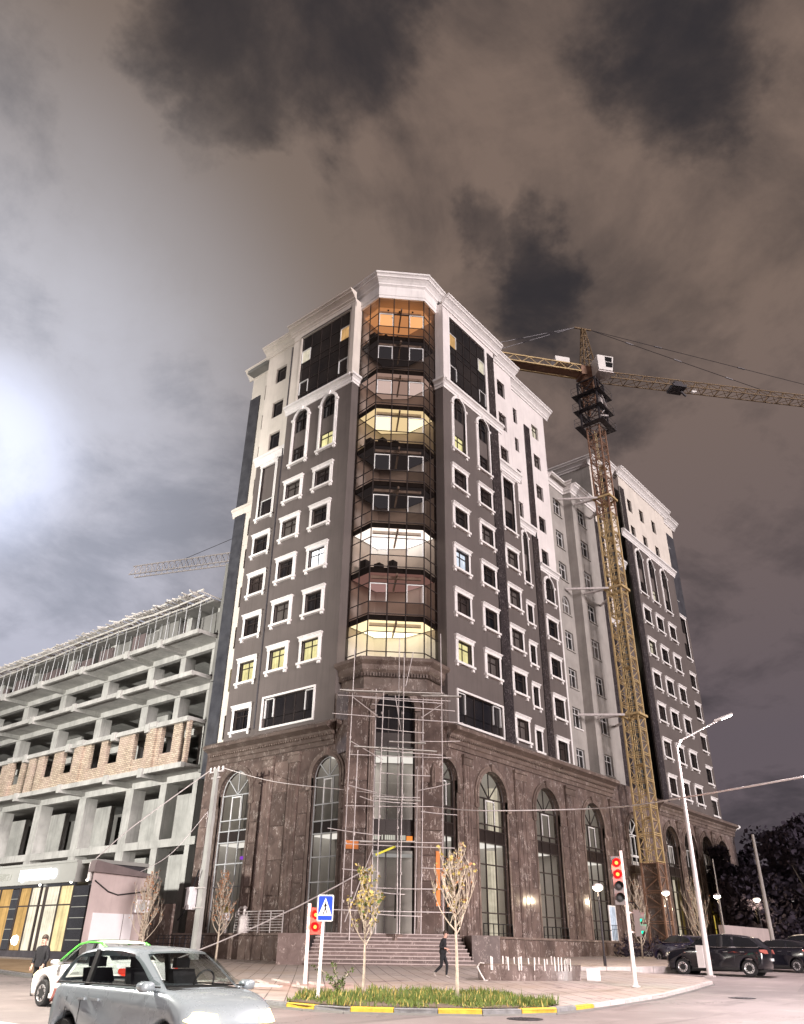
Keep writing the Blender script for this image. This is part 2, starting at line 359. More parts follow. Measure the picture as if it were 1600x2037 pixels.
# ------------------------------------------------------------------ geometry helpers
WO = {}
class MB:
    def __init__(s): s.v = []; s.f = []; s.mi = []; s.cur = 0
    def poly(s, pts):
        b = len(s.v); s.v += [tuple(p) for p in pts]; s.f.append(tuple(range(b, b+len(pts)))); s.mi.append(s.cur)
    def hexa(s, p):            # p: 8 corners, bottom ring then top ring
        b = len(s.v); s.v += [tuple(q) for q in p]
        for f in ((3, 2, 1, 0), (4, 5, 6, 7), (0, 1, 5, 4), (1, 2, 6, 5), (2, 3, 7, 6), (3, 0, 4, 7)):
            s.f.append(tuple(b+i for i in f)); s.mi.append(s.cur)
    def box(s, x0, y0, z0, x1, y1, z1):
        s.hexa([(x0, y0, z0), (x1, y0, z0), (x1, y1, z0), (x0, y1, z0), (x0, y0, z1), (x1, y0, z1), (x1, y1, z1), (x0, y1, z1)])
    def bar(s, p, q, w, h=None, up=None):
        h = h or w; p = Vector(p); q = Vector(q); d = (q-p)
        if d.length < 1e-6: return
        d.normalize(); u = Vector(up) if up else (Vector((0, 0, 1)) if abs(d.z) < .9 else Vector((1, 0, 0)))
        a = d.cross(u).normalized()*(w/2); b = a.cross(d).normalized()*(h/2)
        s.hexa([p-a-b, p+a-b, p+a+b, p-a+b, q-a-b, q+a-b, q+a+b, q-a+b])
    def tube(s, p, q, r, n=6, r2=None, cap=True):
        s.path([p, q], [r, r if r2 is None else r2], n, cap)
    def path(s, pts, rs, n=6, cap=True):
        pts = [Vector(p) for p in pts]
        if not isinstance(rs, (list, tuple)): rs = [rs]*len(pts)
        b = len(s.v); ref = None
        for i, p in enumerate(pts):
            d = (pts[min(i+1, len(pts)-1)] - pts[max(i-1, 0)])
            d = d.normalized() if d.length > 1e-9 else Vector((0, 0, 1))
            if ref is None: ref = Vector((1, 0, 0)) if abs(d.x) < .9 else Vector((0, 1, 0))
            a = (ref - d*ref.dot(d)).normalized(); ref = a; c = d.cross(a)
            for k in range(n):
                t = 2*math.pi*k/n; s.v.append(tuple(p + (a*math.cos(t) + c*math.sin(t))*rs[i]))
        for i in range(len(pts)-1):
            for k in range(n):
                s.f.append((b+i*n+k, b+i*n+(k+1) % n, b+(i+1)*n+(k+1) % n, b+(i+1)*n+k)); s.mi.append(s.cur)
        if cap:
            s.f.append(tuple(b+k for k in reversed(range(n)))); s.mi.append(s.cur)
            s.f.append(tuple(b+(len(pts)-1)*n+k for k in range(n))); s.mi.append(s.cur)
    def loft(s, rings, closed=True, cap=False):
        n = len(rings[0]); b = len(s.v)
        for r in rings: s.v += [tuple(p) for p in r]
        for i in range(len(rings)-1):
            for k in range(n if closed else n-1):
                s.f.append((b+i*n+k, b+i*n+(k+1) % n, b+(i+1)*n+(k+1) % n, b+(i+1)*n+k)); s.mi.append(s.cur)
        if cap:
            s.f.append(tuple(b+k for k in reversed(range(n)))); s.mi.append(s.cur)
            s.f.append(tuple(b+(len(rings)-1)*n+k for k in range(n))); s.mi.append(s.cur)
    def lathe(s, prof, c=(0, 0, 0), n=16, axis='z'):
        rings = []
        for r, z in prof:
            ring = []
            for k in range(n):
                t = 2*math.pi*k/n; x, y = r*math.cos(t), r*math.sin(t)
                ring.append((c[0]+x, c[1]+y, c[2]+z) if axis == 'z' else (c[0]+x, c[1]+z, c[2]+y) if axis == 'y' else (c[0]+z, c[1]+x, c[2]+y))
            rings.append(ring)
        s.loft(rings, True, True)
    def prism(s, poly, z0, z1):
        s.loft([[(x, y, z0) for x, y in poly], [(x, y, z1) for x, y in poly]], True, True)
    def mesh(s, name, mats, off=(0, 0, 0), smooth=False, fix=True):
        me = bpy.data.meshes.new(name)
        ox, oy, oz = off
        me.from_pydata([(x-ox, y-oy, z-oz) for x, y, z in s.v], [], s.f)
        ml = mats if isinstance(mats, (list, tuple)) else [mats]
        for m in ml: me.materials.append(MATS[m])
        if len(ml) > 1: me.polygons.foreach_set('material_index', s.mi)
        if fix:
            bm = bmesh.new(); bm.from_mesh(me)
            if smooth: bmesh.ops.remove_doubles(bm, verts=bm.verts, dist=1e-5)
            bmesh.ops.recalc_face_normals(bm, faces=bm.faces); bm.to_mesh(me); bm.free()
        if smooth: me.polygons.foreach_set('use_smooth', [True]*len(me.polygons))
        return me
    def build(s, name, mats, parent=None, local=False, smooth=False, fix=True, at=None):
        """at: world point for the object's own origin (default: its parent's)"""
        po = Vector((0, 0, 0)) if (parent is None or local) else WO[parent.name]
        org = Vector(at) if at is not None else po
        o = bpy.data.objects.new(name, s.mesh(name, mats, org, smooth, fix)); COL.objects.link(o)
        o.parent = parent; o.location = org - po; WO[o.name] = org
        return o
def place(name, me, parent, loc, rz=0.0):
    """a mesh shared between alike pieces, put at a world point"""
    o = bpy.data.objects.new(name, me); COL.objects.link(o)
    po = WO[parent.name] if parent is not None else Vector((0, 0, 0))
    o.parent = parent; o.location = Vector(loc)-po; o.rotation_euler = (0, 0, rz); WO[o.name] = Vector(loc)
    return o
def sub(name, me, parent):
    o = bpy.data.objects.new(name, me); COL.objects.link(o); o.parent = parent; return o
def tag(o, label=None, cat=None, group=None, kind=None):
    if label: o['label'] = label
    if cat: o['category'] = cat
    if group: o['group'] = group
    if kind: o['kind'] = kind
    return o
def thing(name, loc, label, cat, group=None, rz=0.0):
    o = bpy.data.objects.new(name, None); COL.objects.link(o); o.empty_display_size = .3
    o.location = loc; o.rotation_euler = (0, 0, rz); WO[o.name] = Vector(loc)
    return tag(o, label, cat, group)
def copy_tree(o, parent=None):
    c = o.copy(); COL.objects.link(c); c.parent = parent
    for ch in list(o.children): copy_tree(ch, c)
    return c
class Fr:                      # a facade: origin, direction along it, outward normal
    def __init__(s, o, u, n):
        s.o, s.u, s.n = o, u, n; s.rz = math.atan2(n[0], -n[1])
    def P(s, u, n, z): return (s.o[0]+s.u[0]*u+s.n[0]*n, s.o[1]+s.u[1]*u+s.n[1]*n, z)
def fbox(b, F, u0, u1, n0, n1, z0, z1):
    b.hexa([F.P(u0, n0, z0), F.P(u1, n0, z0), F.P(u1, n1, z0), F.P(u0, n1, z0), F.P(u0, n0, z1), F.P(u1, n0, z1), F.P(u1, n1, z1), F.P(u0, n1, z1)])
def wall(b, F, u0, u1, z0, z1, ops=(), n=0.0, depth=.32):
    """a face with openings cut out and their reveals; op = (ua, ub, za, zb[, 'arch'])"""
    us = sorted({u0, u1, *[x for o in ops for x in o[:2] if u0 < x < u1]})
    zs = sorted({z0, z1, *[x for o in ops for x in o[2:4] if z0 < x < z1]})
    for i in range(len(us)-1):
        for j in range(len(zs)-1):
            cu, cz = (us[i]+us[i+1])/2, (zs[j]+zs[j+1])/2
            if any(o[0] < cu < o[1] and o[2] < cz < o[3] for o in ops): continue
            b.poly([F.P(us[i], n, zs[j]), F.P(us[i+1], n, zs[j]), F.P(us[i+1], n, zs[j+1]), F.P(us[i], n, zs[j+1])])
    for o in ops:
        ua, ub, za, zb = o[:4]
        arch = len(o) > 4; r = (ub-ua)/2; uc = (ua+ub)/2; zt = zb-r if arch else zb
        pts = [(ua, za), (ua, zt)]
        if arch:
            arc = [(uc-r*math.cos(t), zt+r*math.sin(t)) for t in [math.pi*k/14 for k in range(15)]]
            pts += arc[1:-1]
            for k in range(7):
                b.poly([F.P(*p2(arc[k], n)), F.P(*p2(arc[k+1], n)), F.P(ua, n, zb)])
            for k in range(7, 14):
                b.poly([F.P(*p2(arc[k], n)), F.P(*p2(arc[k+1], n)), F.P(ub, n, zb)])
        pts += [(ub, zt), (ub, za)]
        for k in range(len(pts)):
            a, c = pts[k], pts[(k+1) % len(pts)]
            b.poly([F.P(a[0], n, a[1]), F.P(c[0], n, c[1]), F.P(c[0], n-depth, c[1]), F.P(a[0], n-depth, a[1])])
def p2(a, n): return (a[0], n, a[1])
def mould(b, F, u0, u1, prof, m0=0, m1=0):
    rings = [[F.P(u0-m0*n, n, z) for n, z in prof], [F.P(u1+m1*n, n, z) for n, z in prof]]
    b.loft(rings, True, True)
def offpoly(pts, d):
    """open plan polyline pushed outward (to the right of its direction) by d"""
    o = []
    for i, p in enumerate(pts):
        ns = []
        for a, c in ((i-1, i), (i, i+1)):
            if a < 0 or c >= len(pts): continue
            dx, dy = pts[c][0]-pts[a][0], pts[c][1]-pts[a][1]; l = math.hypot(dx, dy); ns.append((dy/l, -dx/l))
        if len(ns) == 1: o.append((p[0]+ns[0][0]*d, p[1]+ns[0][1]*d))
        else:
            mx, my = ns[0][0]+ns[1][0], ns[0][1]+ns[1][1]; k = 2/(mx*mx+my*my)*1.0
            o.append((p[0]+mx*k*d, p[1]+my*k*d))
    return o

# ------------------------------------------------------------------ lie of the land
FW = (math.cos(YAW), math.sin(YAW))
TLs = [(0, 0), (14, 0), (26, .15), (41, .40), (49, .64), (60, .75), (250, 1.1)]
TRs = [(0, 0), (14, 0), (26, .15), (41, .50), (51, .80), (57, 1.0), (75, 1.3), (250, 1.6)]
def interp(t, tab):
    if t <= tab[0][0]: return tab[0][1]
    for (a, x), (c, y) in zip(tab, tab[1:]):
        if t <= c: return x+(y-x)*(t-a)/(c-a)
    return tab[-1][1]
def tsc(x, y):
    dx, dy = x-EYE.x, y-EYE.y
    return dx*FW[0]+dy*FW[1], dx*FW[1]-dy*FW[0]
def G(x, y):
    t, s = tsc(x, y); k = min(1, max(0, (s-1)/6)); k = k*k*(3-2*k)
    return interp(t, TLs)*(1-k)+interp(t, TRs)*k
def wpt(t, s): return (EYE.x+t*FW[0]+s*FW[1], EYE.y+t*FW[1]-s*FW[0])
def inside(p, poly):
    c = False; j = len(poly)-1
    for i in range(len(poly)):
        a, d = poly[i], poly[j]
        if (a[1] > p[1]) != (d[1] > p[1]) and p[0] < (d[0]-a[0])*(p[1]-a[1])/(d[1]-a[1])+a[0]: c = not c
        j = i
    return c
def sheet(name, x0, y0, x1, y1, step, lift, m, poly=None):
    """a piece of ground following the land; with poly: cut to that outline"""
    bm = bmesh.new()
    if poly is None:
        nx, ny = max(1, round((x1-x0)/step)), max(1, round((y1-y0)/step))
        vs = [[bm.verts.new((x0+(x1-x0)*i/nx, y0+(y1-y0)*j/ny, 0)) for j in range(ny+1)] for i in range(nx+1)]
        for i in range(nx):
            for j in range(ny): bm.faces.new((vs[i][j], vs[i+1][j], vs[i+1][j+1], vs[i][j+1]))
    else:
        bm.faces.new([bm.verts.new((x, y, 0)) for x, y in poly])
        xs = [p[0] for p in poly]; ys = [p[1] for p in poly]
        for ax, lo, hi in ((0, min(xs), max(xs)), (1, min(ys), max(ys))):
            k = math.floor(lo/step)+1
            while k*step < hi:
                co = (k*step, 0, 0) if ax == 0 else (0, k*step, 0); no = (1, 0, 0) if ax == 0 else (0, 1, 0)
                bmesh.ops.bisect_plane(bm, geom=bm.verts[:]+bm.edges[:]+bm.faces[:], plane_co=co, plane_no=no)
                k += 1
    for v in bm.verts: v.co.z = G(v.co.x, v.co.y)+lift
    bmesh.ops.recalc_face_normals(bm, faces=bm.faces)
    for f in bm.faces:
        if f.normal.z < 0: f.normal_flip()
    me = bpy.data.meshes.new(name); bm.to_mesh(me); bm.free(); me.materials.append(MATS[m])
    o = bpy.data.objects.new(name, me); COL.objects.link(o); tag(o, kind='structure'); return o

# ------------------------------------------------------------------ ground, road, pavement, kerbs
sheet('ground', -700, -700, 900, 900, 50, -.30, 'soil')
sheet('road', -110, -90, 130, 110, 2.0, 0, 'asphalt')
KERB = [(-16.0, 34), (-18.5, 14), (-20.6, 0), (-21.7, -8), (-22.33, -14.56), (-22.46, -15.6), (-22.3, -16.85), (-21.5, -18.12), (-20.9, -18.87), (-20.3, -19.62), (-19.4, -20.15), (-18.5, -20.62), (-15.2, -20.5), (-10.95, -20.28), (-6.5, -19.55), (-2.1, -18.7)]
KH = .13
PLAZA = KERB + [(0.9, -17.2), (2.0, -14.0), (3.0, -12.2), (6.4, -13.4), (30, -11.0), (62, -10.5), (62, 1), (30, 1), (0, 1), (1, 20), (3, 36)]
sheet('pavement', 0, 0, 0, 0, 2.0, KH-.012, 'paving', PLAZA)
VERGE = [(-22.0, -14.45), (-22.12, -15.6), (-21.95, -16.75), (-21.2, -17.9), (-20.6, -18.6), (-20.0, -19.3), (-19.2, -19.8), (-18.3, -20.2), (-17.1, -20.0), (-16.4, -18.9), (-14.7, -16.9), (-15.0, -15.4), (-16.4, -13.6), (-18.0, -12.9), (-20.4, -13.3)]
sheet('flower_bed', 0, 0, 0, 0, 1.0, KH+.01, 'soil', VERGE)
sheet('sand_heap_strip', 0, 0, 0, 0, 1.0, KH+.004, 'sand', [(-18.2, 12), (-20.0, 2), (-17, 2), (-14, 9), (-13.5, 20), (-17.3, 20)])

def run(pts, step):
    outp = [Vector((*pts[0], 0))]; carry = 0
    res = []; acc = 0
    segs = [(Vector((*a, 0)), Vector((*c, 0))) for a, c in zip(pts, pts[1:])]
    total = sum((c-a).length for a, c in segs)
    n = int(total/step); ds = [total*i/n for i in range(n+1)]
    for d in ds:
        r = d
        for a, c in segs:
            l = (c-a).length
            if r <= l+1e-6: res.append(a+(c-a)*(r/l)); break
            r -= l
    return res
kb = MB()
for a, c in zip(KERB, KERB[1:]):
    kb.bar((a[0], a[1], G(*a)-.06), (c[0], c[1], G(*c)-.06), .14, .2)
kerb = tag(kb.build('kerb', 'dark_concrete'), kind='structure')
stones = run(KERB, 1.08)
first_front = min(range(len(stones)), key=lambda i: (stones[i]-Vector((-22.3, -15.0, 0))).length)
for i, (a, c) in enumerate(zip(stones, stones[1:])):
    j = i-first_front
    if c.y > 30: continue
    m = ('kerb_yellow', 'kerb_grey')[j % 2] if (0 <= j < 9) else ('kerb_pale' if j >= 9 else 'kerb_grey')
    d = (c-a).normalized(); nrm = Vector((-d.y, d.x, 0)); q = MB(); g = .012
    h = .02*random.uniform(-.4, .4)
    zb, za = G(a.x, a.y), G(c.x, c.y)
    A, C = a+d*g, c-d*g; inn = nrm*(.17 if nrm.dot(Vector((-10, -5, 0))-a) > 0 else -.17)
    rng = [Vector((0, 0, -.06)), Vector((0, 0, KH-.03+h)), inn*.16+Vector((0, 0, KH+.012+h)), inn+Vector((0, 0, KH+.012+h)), inn+Vector((0, 0, -.06))]
    q.loft([[A+v+Vector((0, 0, zb)) for v in rng], [C+v+Vector((0, 0, za)) for v in rng]], True, True)
    q.build('kerb_stone', m, kerb)
BACK = [(1.2, -10.9), (3.2, -12.3), (6.4, -13.8), (13, -13.2), (30, -11.4), (60, -10.6)]
kb = MB()
for a, c in zip(BACK, BACK[1:]): kb.bar((a[0], a[1], G(*a)+.0), (c[0], c[1], G(*c)+.0), .12, .2)
kerb2 = tag(kb.build('back_kerb', 'dark_concrete'), kind='structure')
bs = run(BACK, 1.4)
for a, c in zip(bs[:24], bs[1:25]):
    q = MB(); d = (c-a).normalized(); q.bar((a.x+d.x*.015, a.y+d.y*.015, G(a.x, a.y)+.14), (c.x-d.x*.015, c.y-d.y*.015, G(c.x, c.y)+.14), .2, .28)
    q.build('kerb_stone', 'kerb_pale', kerb2)
# painted crossing bars on the near road, left
for k, (t, s) in enumerate(((19.9, -8.9), (21.2, -10.6), (22.6, -12.4))):
    x, y = wpt(t, s); q = MB(); d = Vector((0.0, 1.0, 0))
    a = Vector((x, y-1.2, 0)); pts = [(x-.28, y-1.6), (x+.28, y-1.6), (x+.28, y+1.6), (x-.28, y+1.6)]
    q.poly([(px, py, G(px, py)+.006) for px, py in pts]); tag(q.build('road_marking', 'road_paint'), kind='structure')

for t, s, r in ((22.2, 3.1, .36), (30.5, 11.5, .36)):      # manhole covers
    x, y = wpt(t, s); q = MB(); z = G(x, y)
    q.lathe([(0, 0), (r+.07, 0), (r+.07, .012), (r, .012), (r, .004), (r-.03, .004), (r-.03, .016), (0, .016)], (x, y, z+.003), 28)
    for k in range(5): q.box(x-r*.7, y-r*.6+k*r*.3, z+.018, x+r*.7, y-r*.6+k*r*.3+.03, z+.026)
    o = q.build('manhole_cover', 'dark_steel'); tag(o, 'round iron manhole cover in the road just before the yellow kerb' if t < 25 else 'round iron manhole cover in the road at the lower right', 'manhole cover')
# grass in the flower bed: one mass nobody could count
gb = MB(); n = 0
while n < 9000:
    x, y = random.uniform(-22.2, -14.4), random.uniform(-20.3, -12.3)
    if not inside((x, y), VERGE): continue
    dens = math.sin(x*1.3+y*.7)*.5+math.sin(x*3.1-y*2.3)*.3+.45
    if random.random() > .25+dens: n += .2; continue
    n += 1
    z = G(x, y)+KH; h = random.uniform(.05, .21)*(1.0+.45*math.sin(x*2+y)); a = random.uniform(0, 6.28); w = random.uniform(.012, .028)
    lx, ly = random.uniform(-.09, .09), random.uniform(-.09, .09); dx, dy = math.cos(a)*w, math.sin(a)*w
    gb.cur = 0 if random.random() < .66+.2*math.sin(x*2.7+y*1.9) else (1 if random.random() < .6 else 2)
    gb.poly([(x-dx, y-dy, z-.01), (x+dx, y+dy, z-.01), (x+dx*.5+lx*.5, y+dy*.5+ly*.5, z+h*.65), (x+lx, y+ly, z+h)])
tag(gb.build('grass', ['grass', 'leaf_green', 'leaf_yellow'], fix=False), 'short green grass tufts growing in the corner flower bed', 'grass', kind='stuff')

# ------------------------------------------------------------------ windows shared by the fronts (local: x along, -y outward, z from the top of the trim)
MC = {}
def cache(key, fn):
    if key not in MC: MC[key] = fn()
    return MC[key]
def frame_mb(b, W, zt, zb, y0=.16, y1=.23, cols=2, tr=.30, w=.065):
    hw = W/2
    b.box(-hw, y0, zb, -hw+w, y1, zt); b.box(hw-w, y0, zb, hw, y1, zt)
    b.box(-hw+w, y0, zb, hw-w, y1, zb+w); b.box(-hw+w, y0, zt-w, hw-w, y1, zt)
    zt2 = zt-(zt-zb)*tr
    for k in range(1, cols):
        x = -hw+W*k/cols; b.box(x-w/2, y0+.004, zb+w, x+w/2, y1-.004, zt-w)
    if tr: b.box(-hw+w, y0-.004, zt2-w/2, hw-w, y1+.004, zt2+w/2)
def trim_mb(b, W, H, s=.28):
    hw = W/2
    for k in (-1, 1):
        b.box(min(k*hw, k*(hw+s)), -.09, -.38-H, max(k*hw, k*(hw+s)), .02, -.37)
        b.box(min(k*hw, k*(hw+s*.45)), -.12, -.38-H+.002, max(k*hw, k*(hw+s*.45)), .02, -.372)
        b.box(min(k*(hw+.03), k*(hw+s)), -.15, -.38-H-.40, max(k*(hw+.03), k*(hw+s)), .02, -.38-H-.17)
    b.box(-hw-s-.03, -.15, -.38, hw+s+.03, .022, -.14)
    b.box(-hw-s-.07, -.20, -.14, hw+s+.07, .021, -.07); b.box(-hw-s-.11, -.26, -.07, hw+s+.11, .02, 0)
    b.box(-hw-s-.08, -.24, -.38-H-.18, hw+s+.08, .021, -.38-H)
def arch_trim_mb(b, W, zbot, s=.26, sill=True):
    r = W/2; zs = -(r+s)-.06
    for n0, n1, ro in ((-.10, .02, r+s), (-.15, .02, r+s*.45)):
        inn = [(-r, zbot), *[(-r*math.cos(t), zs+r*math.sin(t)) for t in [math.pi*k/14 for k in range(15)]], (r, zbot)]
        ou = [(-ro, zbot), *[(-ro*math.cos(t), zs+ro*math.sin(t)) for t in [math.pi*k/14 for k in range(15)]], (ro, zbot)]
        b.loft([[(i[0], n0, i[1]), (o[0], n0, o[1]), (o[0], n1, o[1]), (i[0], n1, i[1])] for i, o in zip(inn, ou)], True, True)
    b.hexa([(-.14, -.22, zs+r-.02), (.14, -.22, zs+r-.02), (.14, .02, zs+r-.02), (-.14, .02, zs+r-.02), (-.22, -.22, .04), (.22, -.22, .04), (.22, .02, .04), (-.22, .02, .04)])
    for k in (-1, 1): b.box(min(k*(r+.0), k*(r+s+.09)), -.19, zs-.12, max(k*r, k*(r+s+.09)), .021, zs+.10)
    b.box(-r-s-.08, -.24, zbot-.18, r+s+.08, .021, zbot)
    for k in (-1, 1): b.box(min(k*(r+.03), k*(r+s)), -.15, zbot-.40, max(k*(r+.03), k*(r+s)), .02, zbot-.17)
    return zs
def vary(p):
    return p if p != 'dark_glass' else random.choice(('dark_glass', 'dark_glass', 'brown_glass', 'brown_glass', 'curtain_glass'))
def std_window(par, F, uc, zt, pane='dark_glass', W=1.75, H=1.67, fr='dark_frame', trim='white_trim', s=.28):
    pane = vary(pane)
    me = cache(('trim', W, H, trim, s), lambda: (lambda b: (trim_mb(b, W, H, s), b.mesh('window', trim))[1])(MB()))
    w = place('window', me, par, F.P(uc, 0, zt), F.rz)
    sub('frame', cache(('fr', W, H, fr), lambda: (lambda b: (frame_mb(b, W, -.38, -.38-H, cols=2 if W > 1 else 1), b.mesh('frame', fr))[1])(MB())), w)
    sub('pane', cache(('pane', W, H, pane), lambda: (lambda b: (b.box(-W/2, .24, -.38-H, W/2, .26, -.38), b.mesh('pane', pane))[1])(MB())), w)
    return (uc-W/2, uc+W/2, zt-.38-H, zt-.38)
def plain_window(par, F, uc, zt, W, H, pane='dark_glass', fr='dark_frame', arch=False, cols=2, tr=.30, sill=None):
    pane = vary(pane)
    def mk():
        b = MB(); frame_mb(b, W, 0 if not arch else -W/2, -H, cols=cols, tr=tr if not arch else .06, y0=.20, y1=.27)
        if arch:
            r = W/2; pr = [(-r*math.cos(math.pi*k/10), -r+r*math.sin(math.pi*k/10)) for k in range(11)]
            b.path([(x, .235, z) for x, z in pr], .04, 4); b.bar((0, .235, -r), (0, .235, -.02), .06)
        return b.mesh('window', fr)
    w = place('window', cache(('plain', W, H, fr, arch, cols, tr), mk), par, F.P(uc, 0, zt), F.rz)
    def mkp():
        b = MB()
        if arch:
            r = W/2; b.poly([(-r, .28, -H), (r, .28, -H), *[(r*math.cos(math.pi*k/10), .28, -r+r*math.sin(math.pi*k/10)) for k in range(11)]])
        else: b.box(-W/2, .28, -H, W/2, .30, 0)
        return b.mesh('pane', pane)
    sub('pane', cache(('ppane', W, H, pane, arch), mkp), w)
    if sill: sub('sill', cache(('sill', W, sill), lambda: (lambda b: (b.box(-W/2-.1, -.12, -H-.12, W/2+.1, .05, -H), b.mesh('sill', sill))[1])(MB())), w)
    return (uc-W/2, uc+W/2, zt-H, zt) + (('arch',) if arch else ())
def tall_arch(par, F, uc, zt, low='dark_glass', high='dark_glass', W=1.72, zbot=-5.95, infill='brown_plaster', lowtop=-4.25, hib=-2.55):
    box = {}
    def mk():
        b = MB(); MC[('zs', W, zbot)] = arch_trim_mb(b, W, zbot); return b.mesh('window', 'white_trim')
    w = place('window', cache(('tall', W, zbot), mk), par, F.P(uc, 0, zt), F.rz)
    zs = MC[('zs', W, zbot)]; r = W/2
    def mf():
        b = MB(); b.box(-r, .155, hib, r, .235, hib+.07); b.box(-.035, .16, hib+.07, .035, .23, zs+r*.95); b.box(-r, .158, zs-.03, r, .232, zs+.03)
        b.path([(-r*math.cos(math.pi*k/10), .195, zs+r*math.sin(math.pi*k/10)) for k in range(11)], .035, 4)
        return b.mesh('frame', 'dark_frame')
    sub('frame', cache(('tallf', W, zbot), mf), w)
    if lowtop-zbot > .5: sub('frame', cache(('talll', W, zbot), lambda: (lambda b: (frame_mb(b, W, lowtop, zbot, cols=2), b.mesh('frame', 'dark_frame'))[1])(MB())), w)
    sub('spandrel', cache(('talls', W, zbot, infill), lambda: (lambda b: (b.box(-r, .14, lowtop, r, .3, hib), b.mesh('spandrel', infill))[1])(MB())), w)
    sub('pane', cache(('tallp', W, zbot, low), lambda: (lambda b: (b.box(-r, .24, zbot, r, .26, lowtop), b.mesh('pane', low))[1])(MB())), w)
    sub('pane', cache(('tallq', W, zbot, high), lambda: (lambda b: (b.poly([(-r, .25, hib), (r, .25, hib), *[(r*math.cos(math.pi*k/10), .25, zs+r*math.sin(math.pi*k/10)) for k in range(11)]]), b.mesh('pane', high))[1])(MB())), w)
    return (uc-r, uc+r, zt+zbot, zt+zs+r, 'arch')
CORN = [(0, 0), (.10, 0), (.10, .18), (.20, .26), (.26, .30), (.26, .42), (.42, .58), (.60, .70), (.68, .72), (.68, .84), (.78, .92), (.86, .94), (.86, 1.10), (0, 1.10)]
FASC = [(0, 0), (.10, .03), (.14, .10), (.14, .24), (.26, .34), (.26, .44), (0, .44)]
LEDGE = [(0, 0), (.08, 0), (.08, .20), (.16, .28), (.18, .46), (.32, .60), (.44, .64), (.44, .86), (.36, .95), (0, .95)]
def prof(p, z, k=1.0, kz=1.0): return [(n*k, z+h*kz) for n, h in p]
def ribbon(b, pts, profile):
    """mouldings carried round a plan polyline"""
    b.loft([[(q[0], q[1], z) for q, (n, z) in zip([offpoly(pts, n)[i] for n, z in profile], profile)] for i in range(len(pts))], True, True)

# ------------------------------------------------------------------ the corner tower
TW = thing('corner_tower', (12, 10, .6), 'tall brown and white corner apartment tower with a glazed bay and dark marble base', 'building')
FL0, FL1, FL2 = Fr((0, 0), (0, 1), (-1, 0)), Fr((.65, 0), (0, 1), (-1, 0)), Fr((1.95, 0), (0, 1), (-1, 0))
FR0, FR1, FR2 = Fr((0, 0), (1, 0), (0, -1)), Fr((0, .65), (1, 0), (0, -1)), Fr((0, 1.7), (1, 0), (0, -1))
ROWS = [37.60, 33.86, 30.03, 26.20, 22.33]
def fin(b, name, m, par=None, **k): return b.build(name, m, par or TW, **k)

# left front, first plane
ops = []
lit3 = {(0, 2): 'lit_white', (0, 4): 'lit_yellow', (1, 4): 'lit_yellow'}
for ci, uc in enumerate((8.74, 12.32)):
    for ri, zt in enumerate(ROWS): ops.append(std_window(TW, FL0, uc, zt, lit3.get((ci, ri), 'dark_glass')))
ops.append(tall_arch(TW, FL0, 8.60, 45.28, low='lit_yellow')); ops.append(tall_arch(TW, FL0, 12.08, 45.20))
ops.append((8.0, 13.4, 15.9, 18.15))
b = MB(); wall(b, FL0, 5.9, 14.12, 15.2, 45.2, ops); b.poly([FL0.P(5.9, 0, 15.2), FL0.P(5.9, -1.1, 15.2), FL0.P(5.9, -1.1, 45.2), FL0.P(5.9, 0, 45.2)]); fin(b, 'brown_wall', 'brown_plaster')
gl_l = (6.55, 12.95, 46.2, 54.0)
b = MB(); wall(b, FL0, 5.9, 14.12, 45.2, 55.0, [gl_l], depth=.2); b.poly([FL0.P(5.9, 0, 45.2), FL0.P(5.9, -1.1, 45.2), FL0.P(5.9, -1.1, 55), FL0.P(5.9, 0, 55)])
fbox(b, FL0, 5.9, 6.35, 0, .10, 46.1, 54.6); fin(b, 'white_wall', 'cream_plaster')
b = MB(); mould(b, FL0, 5.9, 14.3, prof(LEDGE, 45.1), 0, 0); mould(b, Fr((0, 5.9), (1, 0), (0, -1)), 0, .9, prof(LEDGE, 45.1), 1, 0); fin(b, 'ledge', 'white_trim')
# left front, second plane
ops = []
for ri, zt in enumerate(ROWS[1:] + [18.40]):
    ops.append(std_window(TW, FL1, 16.62, zt, 'lit_yellow' if ri == 3 else 'dark_glass'))
b = MB(); wall(b, FL1, 14.12, 18.6, 15.2, 41.6, ops + [(15.75, 17.5, 35.5, 40.95)]); fin(b, 'brown_wall', 'brown_plaster')
w = place('window', cache('tallsq', lambda: (lambda b: (trim_mb(b, 1.75, 5.45), b.mesh('window', 'white_trim'))[1])(MB())), TW, FL1.P(16.62, 0, 41.33), FL1.rz)
sub('spandrel', (lambda b: (b.box(-.875, .16, -3.9, .875, .3, -.38), b.mesh('spandrel', 'brown_plaster'))[1])(MB()), w)
sub('frame', (lambda b: (frame_mb(b, 1.75, -3.9, -5.83, cols=1, tr=0), b.mesh('frame', 'white_frame'))[1])(MB()), w)
sub('pane', (lambda b: (b.box(-.875, .24, -5.83, .875, .26, -3.9), b.mesh('pane', 'dark_glass'))[1])(MB()), w)
ops = [plain_window(TW, FL1, 16.48, z, 1.5, 1.9, cols=1, tr=0) for z in (52.72, 48.46, 44.7)]
b = MB(); wall(b, FL1, 14.12, 18.6, 41.6, 55.0, ops); fin(b, 'white_wall', 'cream_plaster')
b = MB(); mould(b, FL1, 14.12, 18.75, prof(LEDGE, 41.45, .8)); fin(b, 'ledge', 'white_trim')
